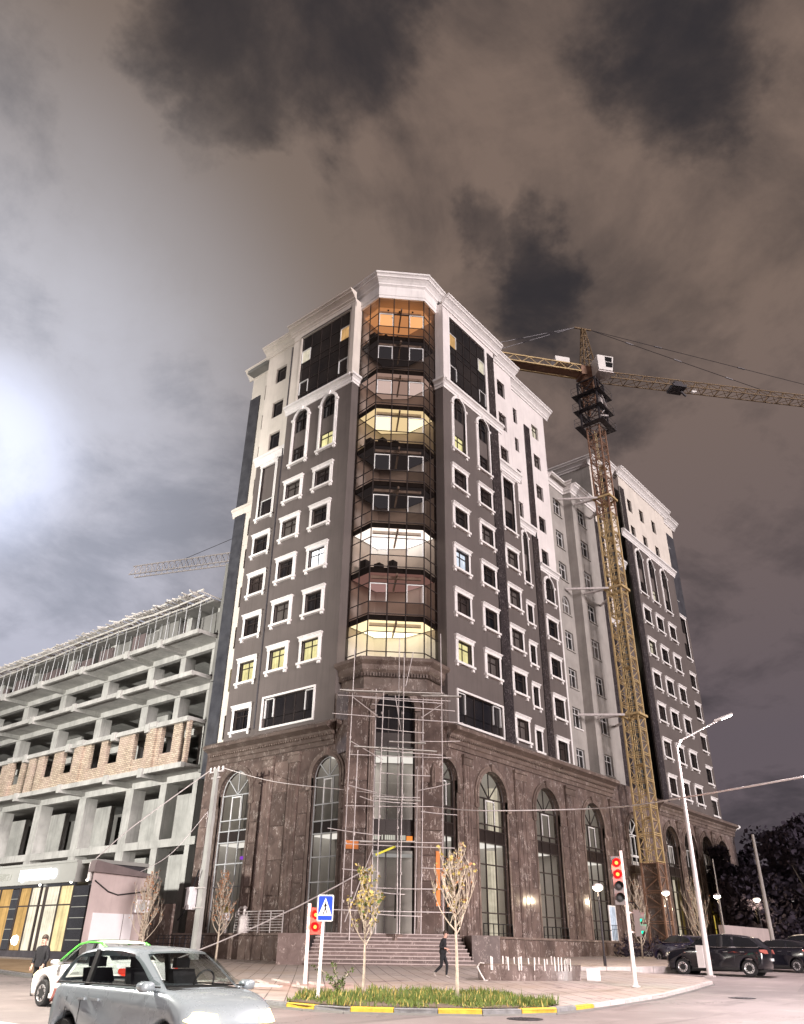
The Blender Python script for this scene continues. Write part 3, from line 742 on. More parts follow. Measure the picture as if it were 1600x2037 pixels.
# left front, third plane with the dark stone strip
ops = [plain_window(TW, FL2, 19.95, z, .8, 1.85, cols=1, tr=.25) for z in (53.0, 49.17, 45.3, 41.5)]
ops += [plain_window(TW, FL2, 20.05, z, .8, 2.0, 'lit_yellow' if i == 3 else 'dark_glass', cols=1, tr=.3) for i, z in enumerate((33.9, 30.05, 26.2, 22.4, 18.4))]
ops.append(plain_window(TW, FL2, 20.05, 37.3, .8, 2.0, arch=True, cols=1))
b = MB(); wall(b, FL2, 18.6, 21.0, 15.2, 55.0, ops)
for z in (35.2, 31.4, 27.6, 23.75, 19.9): fbox(b, FL2, 19.2, 20.95, -.02, .05, z-.85, z-.05)
fin(b, 'cream_wall', 'cream_plaster')
b = MB(); fbox(b, FL2, 21.0, 22.5, -1.0, .12, 13.5, 37.9); fbox(b, FL2, 21.0, 22.5, -1.0, .12, 38.8, 52.0); fin(b, 'stone_strip', 'blue_granite')
b = MB(); fbox(b, FL2, 21.0, 22.5, -1.0, .0, 52.0, 55.0); fin(b, 'white_wall', 'cream_plaster')
b = MB(); mould(b, FL2, 18.6, 22.9, prof(LEDGE, 37.85, .8)); fin(b, 'ledge', 'cream_plaster')
b = MB()
for z0 in (16.2, 20.0, 23.9, 27.7, 31.5): fbox(b, FL2, 22.5, 23.4, -1.2, -.25, z0-2, z0+1.8)
fin(b, 'rough_side_wall', 'dark_concrete')
b = MB(); b.tube(FL0.P(14.2, .06, 16), FL0.P(14.2, .06, 41.5), .07, 6); b.tube(FL0.P(14.25, .06, 46), FL0.P(14.25, .06, 53.5), .07, 6); fin(b, 'downpipe', 'dark_steel')

# right front, first plane
ops = []
lit4 = {(0, 2): 'lit_blue', (0, 4): 'lit_yellow'}
for ci, uc in enumerate((7.62, 11.48)):
    for ri, zt in enumerate(ROWS): ops.append(std_window(TW, FR0, uc, zt, lit4.get((ci, ri), 'dark_glass')))
ops.append(tall_arch(TW, FR0, 7.72, 45.28, low='lit_yellow')); ops.append(tall_arch(TW, FR0, 11.55, 45.20))
ops.append((6.65, 12.55, 15.75, 18.05))
b = MB(); wall(b, FR0, 5.45, 12.85, 15.2, 45.2, ops); b.poly([FR0.P(5.45, 0, 15.2), FR0.P(5.45, -1.1, 15.2), FR0.P(5.45, -1.1, 45.2), FR0.P(5.45, 0, 45.2)]); fin(b, 'brown_wall', 'brown_plaster')
gl_r = (6.55, 12.50, 46.2, 54.1)
b = MB(); wall(b, FR0, 5.45, 14.2, 45.2, 55.0, [gl_r, (12.95, 14.1, 46.0, 54.0)], depth=.2); b.poly([FR0.P(5.45, 0, 45.2), FR0.P(5.45, -1.1, 45.2), FR0.P(5.45, -1.1, 55), FR0.P(5.45, 0, 55)])
fbox(b, FR0, 5.45, 6.3, 0, .10, 46.1, 54.6); fin(b, 'white_wall', 'white_plaster')
b = MB(); mould(b, FR0, 5.45, 14.9, prof(LEDGE, 45.1)); mould(b, Fr((5.45, 0), (0, 1), (-1, 0)), 0, .9, prof(LEDGE, 45.1), 1, 0); fin(b, 'ledge', 'white_trim')
b = MB(); fbox(b, FR0, 12.85, 14.2, -.8, .10, 15.3, 45.1); fin(b, 'stone_strip', 'dark_granite')
b = MB(); fbox(b, FR0, 12.95, 14.1, -.15, .06, 46.05, 54.0); fin(b, 'stone_strip', 'dark_granite')
# right front, second plane
ops = [std_window(TW, FR1, 16.5, z) for z in (33.76, 29.93, 26.1, 22.27, 18.42)]
b = MB(); wall(b, FR1, 14.2, 18.5, 15.2, 41.6, ops + [(15.62, 17.38, 35.5, 40.95)]); fin(b, 'brown_wall', 'brown_plaster')
w = place('window', MC['tallsq'], TW, FR1.P(16.5, 0, 41.33), FR1.rz)
sub('spandrel', (lambda b: (b.box(-.875, .14, -3.7, .875, .3, -2.3), b.mesh('spandrel', 'brown_plaster'))[1])(MB()), w)
sub('frame', (lambda b: (frame_mb(b, 1.75, -3.7, -5.83), b.mesh('frame', 'dark_frame'))[1])(MB()), w); sub('frame', (lambda b: (frame_mb(b, 1.75, -.38, -2.3), b.mesh('frame', 'dark_frame'))[1])(MB()), w)
sub('pane', (lambda b: (b.box(-.875, .24, -5.83, .875, .26, -3.7), b.mesh('pane', 'dark_glass'))[1])(MB()), w)
sub('pane', (lambda b: (b.box(-.875, .24, -2.3, .875, .26, -.38), b.mesh('pane', 'dark_glass'))[1])(MB()), w)
ops = [plain_window(TW, FR1, 16.42, z, 1.4, 1.9) for z in (52.83, 48.72, 44.65)]
b = MB(); wall(b, FR1, 14.2, 18.5, 41.6, 55.0, ops); fin(b, 'white_wall', 'white_plaster')
b = MB(); mould(b, FR1, 14.25, 18.95, prof(LEDGE, 41.7, .85, 1.1)); fin(b, 'ledge', 'white_trim')
# right front, third plane
ops = [plain_window(TW, FR2, 20.75, z, .74, h, cols=1, tr=.25) for z, h in ((52.4, 1.9), (48.57, 1.65), (44.66, 1.6), (40.82, 1.7))]
b = MB(); wall(b, FR2, 18.5, 22.4, 37.9, 55.0, ops); fin(b, 'white_wall', 'white_plaster')
ops = [std_window(TW, FR2, 20.85, z, W=.86, H=1.75, s=.27) for z in (30.1, 26.2, 22.36, 18.5)]
ops.append(tall_arch(TW, FR2, 20.85, 37.75, W=.9, zbot=-5.7))
b = MB(); wall(b, FR2, 18.5, 22.4, 15.2, 37.9, ops); fin(b, 'brown_wall', 'brown_plaster')
b = MB(); mould(b, FR2, 18.55, 23.05, prof(LEDGE, 37.8, .85)); fin(b, 'ledge', 'white_trim')
b = MB(); fbox(b, FR2, 22.4, 23.5, -.8, .10, 38.7, 51.3); fbox(b, FR2, 22.4, 23.5, -.8, .10, 15.3, 37.8); fin(b, 'stone_strip', 'dark_granite')
b = MB(); fbox(b, FR2, 22.4, 23.5, -.8, 0, 51.3, 55.0); fin(b, 'white_wall', 'white_plaster')
ops = [plain_window(TW, FR2, 24.86, z, 1.36, 1.68, 'lit_cream' if i == 0 else 'dark_glass', 'dark_frame') for i, z in enumerate((52.4, 48.5, 44.66, 40.83, 37.02))]
b = MB(); wall(b, FR2, 23.5, 27.0, 34.6, 55.0, ops); b.poly([FR2.P(27, 0, 34.6), FR2.P(27, -8, 34.6), FR2.P(27, -8, 55), FR2.P(27, 0, 55)]); fin(b, 'white_wall', 'white_plaster')
ops = [std_window(TW, FR2, 24.98, z, W=1.72, H=1.75) for z in (29.85, 26.0, 22.2, 18.35)]
ops.append(tall_arch(TW, FR2, 24.98, 34.25, W=1.6, zbot=-2.85, lowtop=-2.84, hib=-2.83))
b = MB(); wall(b, FR2, 23.5, 27.0, 15.2, 34.6, ops); fin(b, 'brown_wall', 'brown_plaster')
b = MB(); fbox(b, FR2, 26.75, 27.0, 0, .05, 15.3, 34.5); fin(b, 'corner_trim', 'white_trim')
b = MB(); mould(b, FR2, 23.4, 27.15, prof(LEDGE, 34.4, .85, .8)); fin(b, 'ledge', 'white_trim')

# roof mouldings, each plane its own run
b = MB(); mould(b, FL0, 5.9, 14.5, prof(CORN, 54.75)); mould(b, FL1, 14.12, 18.9, prof(CORN, 54.75)); mould(b, FL2, 18.6, 23.1, prof(CORN, 54.75))
fbox(b, FL0, 5.9, 14.12, -.02, .06, 54.05, 54.75); fin(b, 'roof_cornice', 'cream_plaster')
b = MB(); mould(b, FR0, 5.45, 14.9, prof(CORN, 54.75)); mould(b, FR1, 14.2, 19.1, prof(CORN, 54.75)); mould(b, FR2, 18.5, 27.9, prof(CORN, 54.75)); mould(b, Fr((27, 0), (0, 1), (1, 0)), 1.7, 9, prof(CORN, 54.75), 1, 0)
fin(b, 'roof_cornice', 'white_trim')
b = MB(); b.box(6.2, 1.99, 15.6, 26.98, 22.4, 54.9); b.box(2.3, 6.2, 15.6, 6.2, 22.4, 54.9); fin(b, 'inner_wall', 'dark_concrete')
b = MB(); b.box(.95, 6.0, 54.9, 26.9, 22.4, 55.3); b.box(6.0, 1.8, 54.92, 26.9, 6.0, 55.32); fin(b, 'roof', 'dark_concrete')
for i in range(13):   # starter bars and fixings along the edge of the roof
    y = 6.5+i*1.25+random.uniform(-.3, .3); q = MB(); x = -.3 if y < 14 else .4 if y < 18.5 else 1.6
    h = random.uniform(.25, .6); q.tube((x, y, 55.8), (x-random.uniform(.1, .3), y+random.uniform(-.2, .2), 55.8+h), .03, 4); q.box(x-.12, y-.08, 55.75, x+.06, y+.08, 55.98)
    fin(q, 'roof_fixing', 'dark_steel')

# glazing of the top two storeys on both fronts
def top_glazing(F, g, lit, cl, openers):
    u0, u1, z0, z1 = g; du = (u1-u0)/5
    zr = [z0, 46.95, 48.44, 50.05, 50.78, 52.27, z1]
    for i in range(5):
        for j in range(6):
            m = lit.get((i, j), 'dark_glass'); q = MB()
            fbox(q, F, u0+du*i+.03, u0+du*(i+1)-.03, -.12, -.10, zr[j]+.025, zr[j+1]-.025); fin(q, 'glass_pane', m)
    for i in range(6):
        q = MB(); fbox(q, F, u0+du*i-.022, u0+du*i+.022, -.14, -.05, z0, z1); fin(q, 'mullion', 'dark_frame')
    for j in range(1, 6):
        q = MB(); fbox(q, F, u0, u1, -.13, -.06, zr[j]-.025, zr[j]+.025); fin(q, 'transom', 'dark_frame')
    for i, j in openers:
        q = MB(); a, c = u0+du*i+.06, u0+du*(i+1)-.06
        fbox(q, F, a, c, -.10, -.01, zr[j+1]-.09, zr[j+1]-.02); fbox(q, F, a, a+.06, -.10, -.012, zr[j]+.03, zr[j+1]-.09); fbox(q, F, c-.06, c, -.10, -.012, zr[j]+.03, zr[j+1]-.09); fin(q, 'sash_frame', 'white_frame')
    q = MB()
    for a, c, e, f in ((u0-.22, u1+.22, z1, z1+.22), (u0-.22, u0, z0, z1), (u1, u1+.22, z0, z1)): fbox(q, F, a, c, -.02, .06, e, f)
    fin(q, 'glazing_surround', cl)
top_glazing(FL0, gl_l, {(0, 4): 'lit_amber', (4, 4): 'lit_cream'}, 'cream_plaster', [(0, 1), (4, 1), (0, 4), (4, 4)])
top_glazing(FR0, gl_r, {(0, 4): 'lit_amber', (4, 4): 'lit_cream'}, 'white_trim', [(0, 1), (4, 1), (0, 4), (4, 4)])
def band_window(F, u0, u1, z0, z1):
    n = 5; du = (u1-u0)/n
    q = MB(); s = .15
    for a, c, e, f in ((u0-s, u1+s, z1, z1+s), (u0-s, u1+s, z0-s, z0), (u0-s, u0, z0, z1), (u1, u1+s, z0, z1)): fbox(q, F, a, c, -.02, .10, e, f)
    w = fin(q, 'window', 'white_trim')
    for i in range(n):
        for a, c in ((z0, z0+.75), (z0+.75, z1)):
            q = MB(); fbox(q, F, u0+du*i+.03, u0+du*(i+1)-.03, -.24, -.22, a+.02, c-.02); q.build('pane', 'dark_glass', w)
    for i in range(1, n):
        q = MB(); fbox(q, F, u0+du*i-.03, u0+du*i+.03, -.26, -.16, z0, z1); q.build('mullion', 'dark_frame', w)
    for i in (0, n-1):
        q = MB(); a, c = u0+du*i+.05, u0+du*(i+1)-.05
        for e in ((a, a+.07, z0+.78, z1), (c-.07, c, z0+.78, z1), (a, c, z1-.09, z1-.02)): fbox(q, F, e[0], e[1], -.2, -.08, e[2], e[3])
        q.build('sash_frame', 'white_frame', w)
band_window(FL0, 8.0, 13.4, 15.9, 18.15); band_window(FR0, 6.65, 12.55, 15.75, 18.05)

# ------------------------------------------------------------------ glazed corner bay
BA, BB, BC, BD = (.87, 5.9), (.60, 3.55), (3.52, .63), (5.45, .85)
BAY = [BA, BB, BC, BD]
cols = []
for (a, c), n in (((BA, BB), 2), ((BB, BC), 3), ((BC, BD), 2)):
    for k in range(n): cols.append(((a[0]+(c[0]-a[0])*k/n, a[1]+(c[1]-a[1])*k/n), (a[0]+(c[0]-a[0])*(k+1)/n, a[1]+(c[1]-a[1])*(k+1)/n)))
TK = [21.63+3.83*k for k in range(9)]
zr = [19.45]
for k, t in enumerate(TK): zr += [t-2.43] if k else []; zr += [t-1.5, t]
zr.append(54.1)
def pane_box(b, a, c, z0, z1, d0, d1, e=.028):
    dx, dy = c[0]-a[0], c[1]-a[1]; l = math.hypot(dx, dy); ux, uy = dx/l, dy/l; nx, ny = uy, -ux
    p = [(a[0]+ux*e+nx*d0, a[1]+uy*e+ny*d0), (c[0]-ux*e+nx*d0, c[1]-uy*e+ny*d0), (c[0]-ux*e+nx*d1, c[1]-uy*e+ny*d1), (a[0]+ux*e+nx*d1, a[1]+uy*e+ny*d1)]
    b.hexa([(x, y, z0) for x, y in p]+[(x, y, z1) for x, y in p])
for ci, (a, c) in enumerate(cols):
    for j in range(len(zr)-1):
        z0, z1 = zr[j], zr[j+1]
        opener = ci in (2, 4) and any(abs(z1-t) < .01 for t in TK)
        if opener and abs(z1-TK[0]) < .01: opener = False
        clear = opener or z1 < 21.7
        q = MB(); dx, dy = c[0]-a[0], c[1]-a[1]; l = math.hypot(dx, dy); ux, uy = dx/l, dy/l; e = .028
        q.poly([(a[0]+ux*e, a[1]+uy*e, z0+.025), (c[0]-ux*e, c[1]-uy*e, z0+.025), (c[0]-ux*e, c[1]-uy*e, z1-.025), (a[0]+ux*e, a[1]+uy*e, z1-.025)])
        fin(q, 'glass_pane', 'clear_glass' if clear else 'tinted_glass')
        if opener:
            q = MB(); pane_box(q, a, c, z1-.10, z1-.03, -.02, .05, .05)
            w = .06/l
            for f0, f1 in ((.04, .04+w), (.96-w, .96)):
                pane_box(q, (a[0]+dx*f0, a[1]+dy*f0), (a[0]+dx*f1, a[1]+dy*f1), z0+.03, z1-.10, -.02, .05, 0)
            fin(q, 'sash_frame', 'white_frame')
pts = [c[0] for c in cols]+[BD]
for p in pts:
    q = MB(); q.box(p[0]-.035, p[1]-.035, 19.4, p[0]+.035, p[1]+.035, 54.15); fin(q, 'mullion', 'dark_frame')
for z in zr[1:-1]:
    q = MB()
    for a, c in zip(BAY, BAY[1:]): pane_box(q, a, c, z-.028, z+.028, -.03, .03, .04)
    fin(q, 'transom', 'dark_frame')
ROOM = [BA, BB, BC, BD, (5.45, 4.0), (4.0, 5.9)]
rin = [(x+.16, y+.16) if i < 4 else (x, y) for i, (x, y) in enumerate(ROOM)]
rin[0] = (1.05, 5.85); rin[3] = (5.4, 1.05)
b = MB()
for k in (3, 4, 5): a, c = rin[k], rin[(k+1) % 6]; b.poly([(a[0], a[1], 19.2), (c[0], c[1], 19.2), (c[0], c[1], 54.6), (a[0], a[1], 54.6)])
fin(b, 'room_wall', 'room_wall')
ceil = {8: 'ceil_amber', 7: 'ceil_dim', 6: 'ceil_pink', 5: 'ceil_yellow', 4: 'ceil_dim', 3: 'ceil_dim', 2: 'ceil_white', 1: 'ceil_red', 0: 'ceil_gold'}
for k, t in enumerate(TK):
    zf = t-2.43
    q = MB(); q.prism(rin, zf-.42, zf-.02); fin(q, 'floor_slab', 'room_dark')
    q = MB(); zc = t+.96; cx = sum(p[0] for p in rin)/6; cyy = sum(p[1] for p in rin)/6
    q.poly([(cx+(x-cx)*.97, cyy+(y-cyy)*.97, zc) for x, y in rin]); fin(q, 'ceiling_light', ceil[k])
    q = MB()     # blinds, beams and furniture that show through the glass
    a, c = rin[1], rin[2]; f0 = random.uniform(.05, .3)
    q.bar((a[0]+.5, a[1]+.3, t+.82), (c[0]+.3, c[1]+.5, t+.82), .16, .24); q.bar((2.2, 2.2, t+.85), (4.4, 4.4, t+.85), .14, .2)
    fin(q, 'ceiling_beam', 'room_wall')
    if k in (2, 5, 8, 0):
        q = MB()
        for j in range(3):
            x = 1.2+j*.75; y = 4.3-j*.75+.25; q.box(x, y, zf, x+.55, y+.55, zf+random.uniform(.75, 1.15))
        fin(q, 'cabinet', 'room_dark' if k != 0 else 'room_wall')
    if k == 8:
        for x, y in ((1.6, 3.3), (2.4, 2.6), (3.2, 1.7), (2.6, 3.6)):
            q = MB(); q.lathe([(.0, 0), (.09, 0), (.09, .06), (0, .06)], (x, y, zc-.07), 10); fin(q, 'spot_lamp', 'black_paint')
q = MB(); q.prism(rin, 54.15, 54.5); fin(q, 'floor_slab', 'room_wall')
# mouldings over and under the bay
BX = [(.35, 6.3), BB, BC, (5.9, .4)]
BX = [(.82, 6.35), (.60, 3.55), (3.52, .63), (5.95, .80)]
b = MB(); ribbon(b, BX, [(-.3, 54.12), (.10, 54.12), (.10, 54.40), (.16, 54.46), (.16, 55.30), (-.3, 55.30)])
ribbon(b, BX, [(-.3, 55.30)]+[(n*1.05, 55.30+h*1.3) for n, h in CORN[1:-1]]+[(-.3, 56.73)]); fin(b, 'bay_cornice', 'white_trim')
b = MB(); b.prism([(.9, 6.2), (.7, 3.6), (3.6, .7), (6.2, .9), (6.2, 6.2)], 54.5, 56.6); fin(b, 'roof', 'dark_concrete')
b = MB(); ribbon(b, [BA, BB, BC, BD], [(-.3, 17.2), (.30, 17.2), (.30, 18.15), (.42, 18.15), (.42, 18.40), (.62, 18.62), (.66, 18.80), (.66, 18.95), (.95, 19.15), (1.0, 19.2), (1.0, 19.42), (-.3, 19.42)]); fin(b, 'bay_base_cornice', 'trim_marble')
b = MB(); pl = offpoly([BA, BB, BC, BD], .43)
for a, c in zip(pl, pl[1:]):
    l = math.hypot(c[0]-a[0], c[1]-a[1]); n = int(l/.2)
    for k in range(n): pane_box(b, (a[0]+(c[0]-a[0])*(k+.2)/n, a[1]+(c[1]-a[1])*(k+.2)/n), (a[0]+(c[0]-a[0])*(k+.75)/n, a[1]+(c[1]-a[1])*(k+.75)/n), 18.16, 18.42, 0, .12, 0)
tag(fin(b, 'dentil_course', 'trim_marble'), kind='stuff')

# ------------------------------------------------------------------ marble base of the tower
PL, PR = Fr((-.05, 0), (0, 1), (-1, 0)), Fr((0, -.05), (1, 0), (0, -1))
ZF = 2.35                      # terrace level
def arched_window(par, F, uc, hw, zb, zs, glassm='podium_glass', fr='grey_frame', band=True, cols=3, trimring=True):
    W = 2*hw
    b = MB(); r = hw
    arc = [math.pi*k/20 for k in range(21)]
    for s, n0, n1 in ((.38, .0, .10), (.20, .10, .16)):
        inn = [(uc-r, zs-.6)]+[(uc-r*math.cos(t), zs+r*math.sin(t)) for t in arc]+[(uc+r, zs-.6)]
        ou = [(uc-r-s, zs-.6)]+[(uc-(r+s)*math.cos(t), zs+(r+s)*math.sin(t)) for t in arc]+[(uc+r+s, zs-.6)]
        b.loft([[F.P(i[0], n0-.1, i[1]), F.P(i[0], n1, i[1]), F.P(o[0], n1, o[1]), F.P(o[0], n0-.1, o[1])] for i, o in zip(inn, ou)], True, True)
    for k in (-1, 1):
        fbox(b, F, uc+k*r, uc+k*(r+.20), -.1, .06, zb, zs-.6)
        fbox(b, F, uc+k*(r+.0), uc+k*(r+.46), -.1, .17, zs-.80, zs-.58)
    fbox(b, F, uc-.2, uc+.2, -.1, .24, zs+r+.02, zs+r+.52)
    w = b.build('arched_window', 'trim_marble', par)
    q = MB(); d0, d1 = -.34, -.24
    def v(u, z0, z1, t=.035): fbox(q, F, u-t, u+t, d0, d1, z0, z1)
    def h(z, t=.04): fbox(q, F, uc-r, uc+r, d0+.004, d1-.004, z-t, z+t)
    for k in range(1, cols): v(uc-r+W*k/cols, zb, zs-.0)
    for z in ([zs, zs-1.75] + ([6.72, 5.24, 3.75] if band else [9.2])): h(z)
    if band: h(8.92); h(8.14)
    for t in (.25, .5, .75):
        a = math.pi*t; q.bar(F.P(uc, -.29, zs), F.P(uc-r*math.cos(a), -.29, zs+r*math.sin(a)), .07, .07)
    q.path([F.P(uc-r*math.cos(t), -.29, zs+r*math.sin(t)) for t in arc], .045, 4)
    v(uc-r+.04, zb, zs); v(uc+r-.04, zb, zs)
    q.build('frame', fr, w)
    q = MB(); k0 = uc-r+W/cols
    for a, c, e, f in ((k0+.05, k0+W/cols-.05, zs-.2, zs-.12), (k0+.05, k0+.12, zs-1.7, zs-.2), (k0+W/cols-.12, k0+W/cols-.05, zs-1.7, zs-.2)): fbox(q, F, a, c, -.24, -.19, e, f)
    q.build('sash_frame', 'white_frame', w)
    q = MB(); q.poly([F.P(uc-r, -.30, zb), F.P(uc+r, -.30, zb), *[F.P(uc+r*math.cos(t), -.30, zs+r*math.sin(t)) for t in arc]]); q.build('pane', glassm, w)
    if band: q = MB(); fbox(q, F, uc-r, uc+r, -.40, -.31, 8.18, 8.88); q.build('band', 'dark_frame', w)
    return (uc-r, uc+r, zb, zs+r, 'arch')
def base_wall(par, F, u0, u1, ops, ztop=15.3, zb=ZF-.4):
    b = MB(); wall(b, F, u0, u1, zb, ztop, ops, depth=.5); b.build('marble_wall', 'brown_marble', par)
def slabs(par, F, u0, u1, z0, z1, wmax=1.5, hgt=1.5, n=.05):
    k = max(1, round((u1-u0)/wmax)); du = (u1-u0)/k; r = max(1, round((z1-z0)/hgt)); dz = (z1-z0)/r
    for i in range(k):
        for j in range(r):
            q = MB(); g = .02; a, c, e, f = u0+du*i+g, u0+du*(i+1)-g, z0+dz*j+g, z0+dz*(j+1)-g; nn = n+random.uniform(-.006, .006); bv = .02
            p0 = [F.P(a, 0.0, e), F.P(c, 0.0, e), F.P(c, 0.0, f), F.P(a, 0.0, f)]; tx_, tz_ = random.gauss(0, .0035), random.gauss(0, .003); p1 = [F.P(a+bv, nn-tx_-tz_, e+bv), F.P(c-bv, nn+tx_-tz_, e+bv), F.P(c-bv, nn+tx_+tz_, f-bv), F.P(a+bv, nn-tx_+tz_, f-bv)]
            q.poly(p1)
            for t in range(4): q.poly([p0[t], p0[(t+1) % 4], p1[(t+1) % 4], p1[t]])
            q.build('stone_panel', 'brown_marble', par, fix=False)
def pilaster(par, F, u0, u1, z0, z1):
    q = MB(); fbox(q, F, u0, u1, .0, .12, z0, z1); w = (u1-u0)
    for k in range(3): a = u0+w*(k+.22)/3; fbox(q, F, a, a+w*.17, .12, .155, z0+.3, z1-.36)
    fbox(q, F, u0-.05, u1+.05, .0, .17, z0, z0+.28); q.build('pilaster', 'brown_marble', par)
    q = MB(); fbox(q, F, u0-.06, u1+.06, .0, .20, z1-.35, z1-.22); fbox(q, F, u0-.02, u1+.02, .0, .16, z1-.22, z1+.15); fbox(q, F, u0-.1, u1+.1, .0, .26, z1+.15, z1+.35)
    q.build('capital', 'trim_marble', par)
PCOR = [(0, 0), (.12, 0), (.12, .30), (.22, .36), (.22, .60), (.40, .78), (.44, .92), (.80, 1.08), (.92, 1.12), (.92, 1.34), (.74, 1.48), (.30, 1.56), (0, 1.56)]
def dentils(par, F, u0, u1, z, n=.22):
    b = MB(); k = int((u1-u0)/.24)
    for i in range(k): a = u0+(u1-u0)*(i+.2)/k; fbox(b, F, a, a+.13, n, n+.14, z, z+.24)
    tag(b.build('dentil_course', 'trim_marble', par), kind='stuff')
# left base
ops = [arched_window(TW, PL, 15.55, 1.70, ZF, 11.40, fr='grey_frame'), arched_window(TW, PL, 6.22, 1.32, ZF, 11.72)]
base_wall(TW, PL, 4.0, 19.4, ops)
slabs(TW, PL, 17.5, 19.35, ZF, 10.7, 1.0); slabs(TW, PL, 12.75, 13.6, ZF, 10.7, 1.0); slabs(TW, PL, 9.95, 11.4, ZF, 13.2, 1.6, 2.2); slabs(TW, PL, 7.85, 8.75, ZF, 10.9, 1.0)
slabs(TW, PL, 4.05, 4.75, ZF, 10.9, 1.0)
pilaster(TW, PL, 11.5, 12.55, ZF, 13.3); pilaster(TW, PL, 8.85, 9.85, ZF, 13.3)
b = MB(); mould(b, PL, 5.6, 18.9, prof(PCOR, 13.75)); mould(b, Fr((0, 5.6), (1, 0), (0, -1)), .05, 1.6, prof(PCOR, 13.75), 1, 0); fin(b, 'base_cornice', 'trim_marble')
dentils(TW, PL, 5.4, 18.8, 14.38)
# right base
arcs = [(4.95, 1.22, 11.68), (10.55, 1.85, 11.05), (18.30, 1.84, 11.05), (26.05, 1.80, 10.95)]
ops = [arched_window(TW, PR, uc, hw, ZF, zs, fr='dark_frame') for uc, hw, zs in arcs]
ops.append(arched_window(TW, PR, 34.10, 1.42, 8.45, 11.05, fr='white_frame', band=False))
ops.append((26.6, 28.4, ZF, 4.95)) if False else None
base_wall(TW, PR, 3.6, 38.4, ops)
for a, c in ((6.4, 8.45), (12.65, 16.2), (20.4, 24.0), (28.1, 32.4), (35.7, 38.3)): slabs(TW, PR, a, c, ZF, 10.4, 1.25)
slabs(TW, PR, 32.45, 35.65, ZF, 8.0, 1.6)
for a, c in ((6.95, 7.9), (13.6, 15.2), (21.4, 23.0), (29.4, 31.0)): pilaster(TW, PR, a, c, ZF, 13.2)
b = MB(); mould(b, PR, 5.15, 30.3, prof(PCOR, 13.75)); mould(b, Fr((5.15, 0), (0, 1), (-1, 0)), .05, 1.6, prof(PCOR, 13.75), 1, 0); fin(b, 'base_cornice', 'trim_marble')
dentils(TW, PR, 5.0, 30.2, 14.38)
b = MB(); fbox(b, PR, 32.4, 35.8, 0, .45, 7.7, 8.3); fin(b, 'window_sill', 'trim_marble')
b = MB(); fbox(b, PR, 5.3, 27.2, -2, .02, 15.2, 15.5); fbox(b, PL, 5.6, 19.2, -2.5, .02, 15.2, 15.5); fin(b, 'base_roof', 'brown_marble')
# rooms behind the base glazing
b = MB(); b.poly([(3.4, 6.2, 2), (3.4, 19.4, 2), (3.4, 19.4, 13.7), (3.4, 6.2, 13.7)]); b.poly([(.5, 19.4, 2), (3.4, 19.4, 2), (3.4, 19.4, 13.7), (.5, 19.4, 13.7)])
b.poly([(6.2, 3.4, 2), (38.4, 3.4, 2), (38.4, 3.4, 13.7), (6.2, 3.4, 13.7)])
for x in (8.1, 13.2, 15.4, 20.9, 23.4, 28.8): b.box(x, .8, 2, x+.5, 3.3, 13.7)
for y in (13.0, 18.2, 8.3): b.box(.8, y, 2, 3.3, y+.5, 13.7)
fin(b, 'room_wall', 'room_grey')
b = MB(); b.box(4.3, .5, 13.6, 38.4, 3.4, 13.7); b.box(.5, 4.3, 13.6, 3.4, 19.4, 13.7); b.box(4.3, .46, 8.2, 38.4, 3.38, 8.86); b.box(.46, 4.3, 8.2, 3.38, 19.4, 8.86); b.box(.3, .3, ZF-.3, 38.4, 3.4, ZF-.004); b.box(.3, 3.4, ZF-.3, 3.4, 19.4, ZF-.004); fin(b, 'floor_slab', 'room_grey')
for z in (13.55, 8.15):
    for x0, y0, x1, y1 in ((5, .9, 20, 3), (21, .9, 37, 3), (.9, 5, 3, 18.5)): b = MB(); b.poly([(x0, y0, z), (x1, y0, z), (x1, y1, z), (x0, y1, z)]); fin(b, 'ceiling_light', 'ceil_shop')  # glow added under the ceilings to brighten the rooms behind the glass
q = MB(); q.poly([PR.P(12.25, -.9, ZF), PR.P(12.25, -.9, 7.8), PR.P(11.55, -1.3, 7.8), PR.P(11.55, -1.3, ZF)]); fin(q, 'lit_curtain', 'lit_cream')
q = MB(); q.poly([PR.P(12.35, -.7, 9), PR.P(12.35, -.7, 12.1), PR.P(11.9, -1.3, 12.1), PR.P(11.9, -1.3, 9)]); fin(q, 'lit_curtain', 'lit_cream')
q = MB(); q.box(1.2, 15.4, 7.1, 1.5, 15.75, 7.3); fin(q, 'ceiling_led', 'violet_led')
# entrance, set across the corner
FD = Fr((1.75, 1.75), (.70711, -.70711), (-.70711, -.70711))
op = [(-1.32, 1.32, ZF, 17.10, 'arch')]
b = MB(); wall(b, FD, -3.25, 3.25, ZF-.4, 17.25, op, depth=.6); fin(b, 'entrance_wall', 'brown_marble')
for q0, q1 in (((-.55, 4.05), (.10, 5.95)), ((4.05, -.55), (5.75, .10))):
    b = MB(); b.poly([(q0[0], q0[1], 13.0), (q1[0], q1[1], 13.0), (q1[0], q1[1], 17.3), (q0[0], q0[1], 17.3)]); fin(b, 'side_wall', 'brown_marble')
for q0, q1 in (((-.55, 4.05), (.0, 4.05)), ((4.05, -.55), (4.05, .0))):
    b = MB(); b.poly([(q0[0], q0[1], 2), (q1[0], q1[1], 2), (q1[0], q1[1], 13.2), (q0[0], q0[1], 13.2)]); fin(b, 'wall_return', 'brown_marble')
slabs(TW, FD, -3.2, -1.75, ZF, 12.6, 1.4, 1.5); slabs(TW, FD, 1.75, 3.2, ZF, 12.6, 1.4, 1.5)
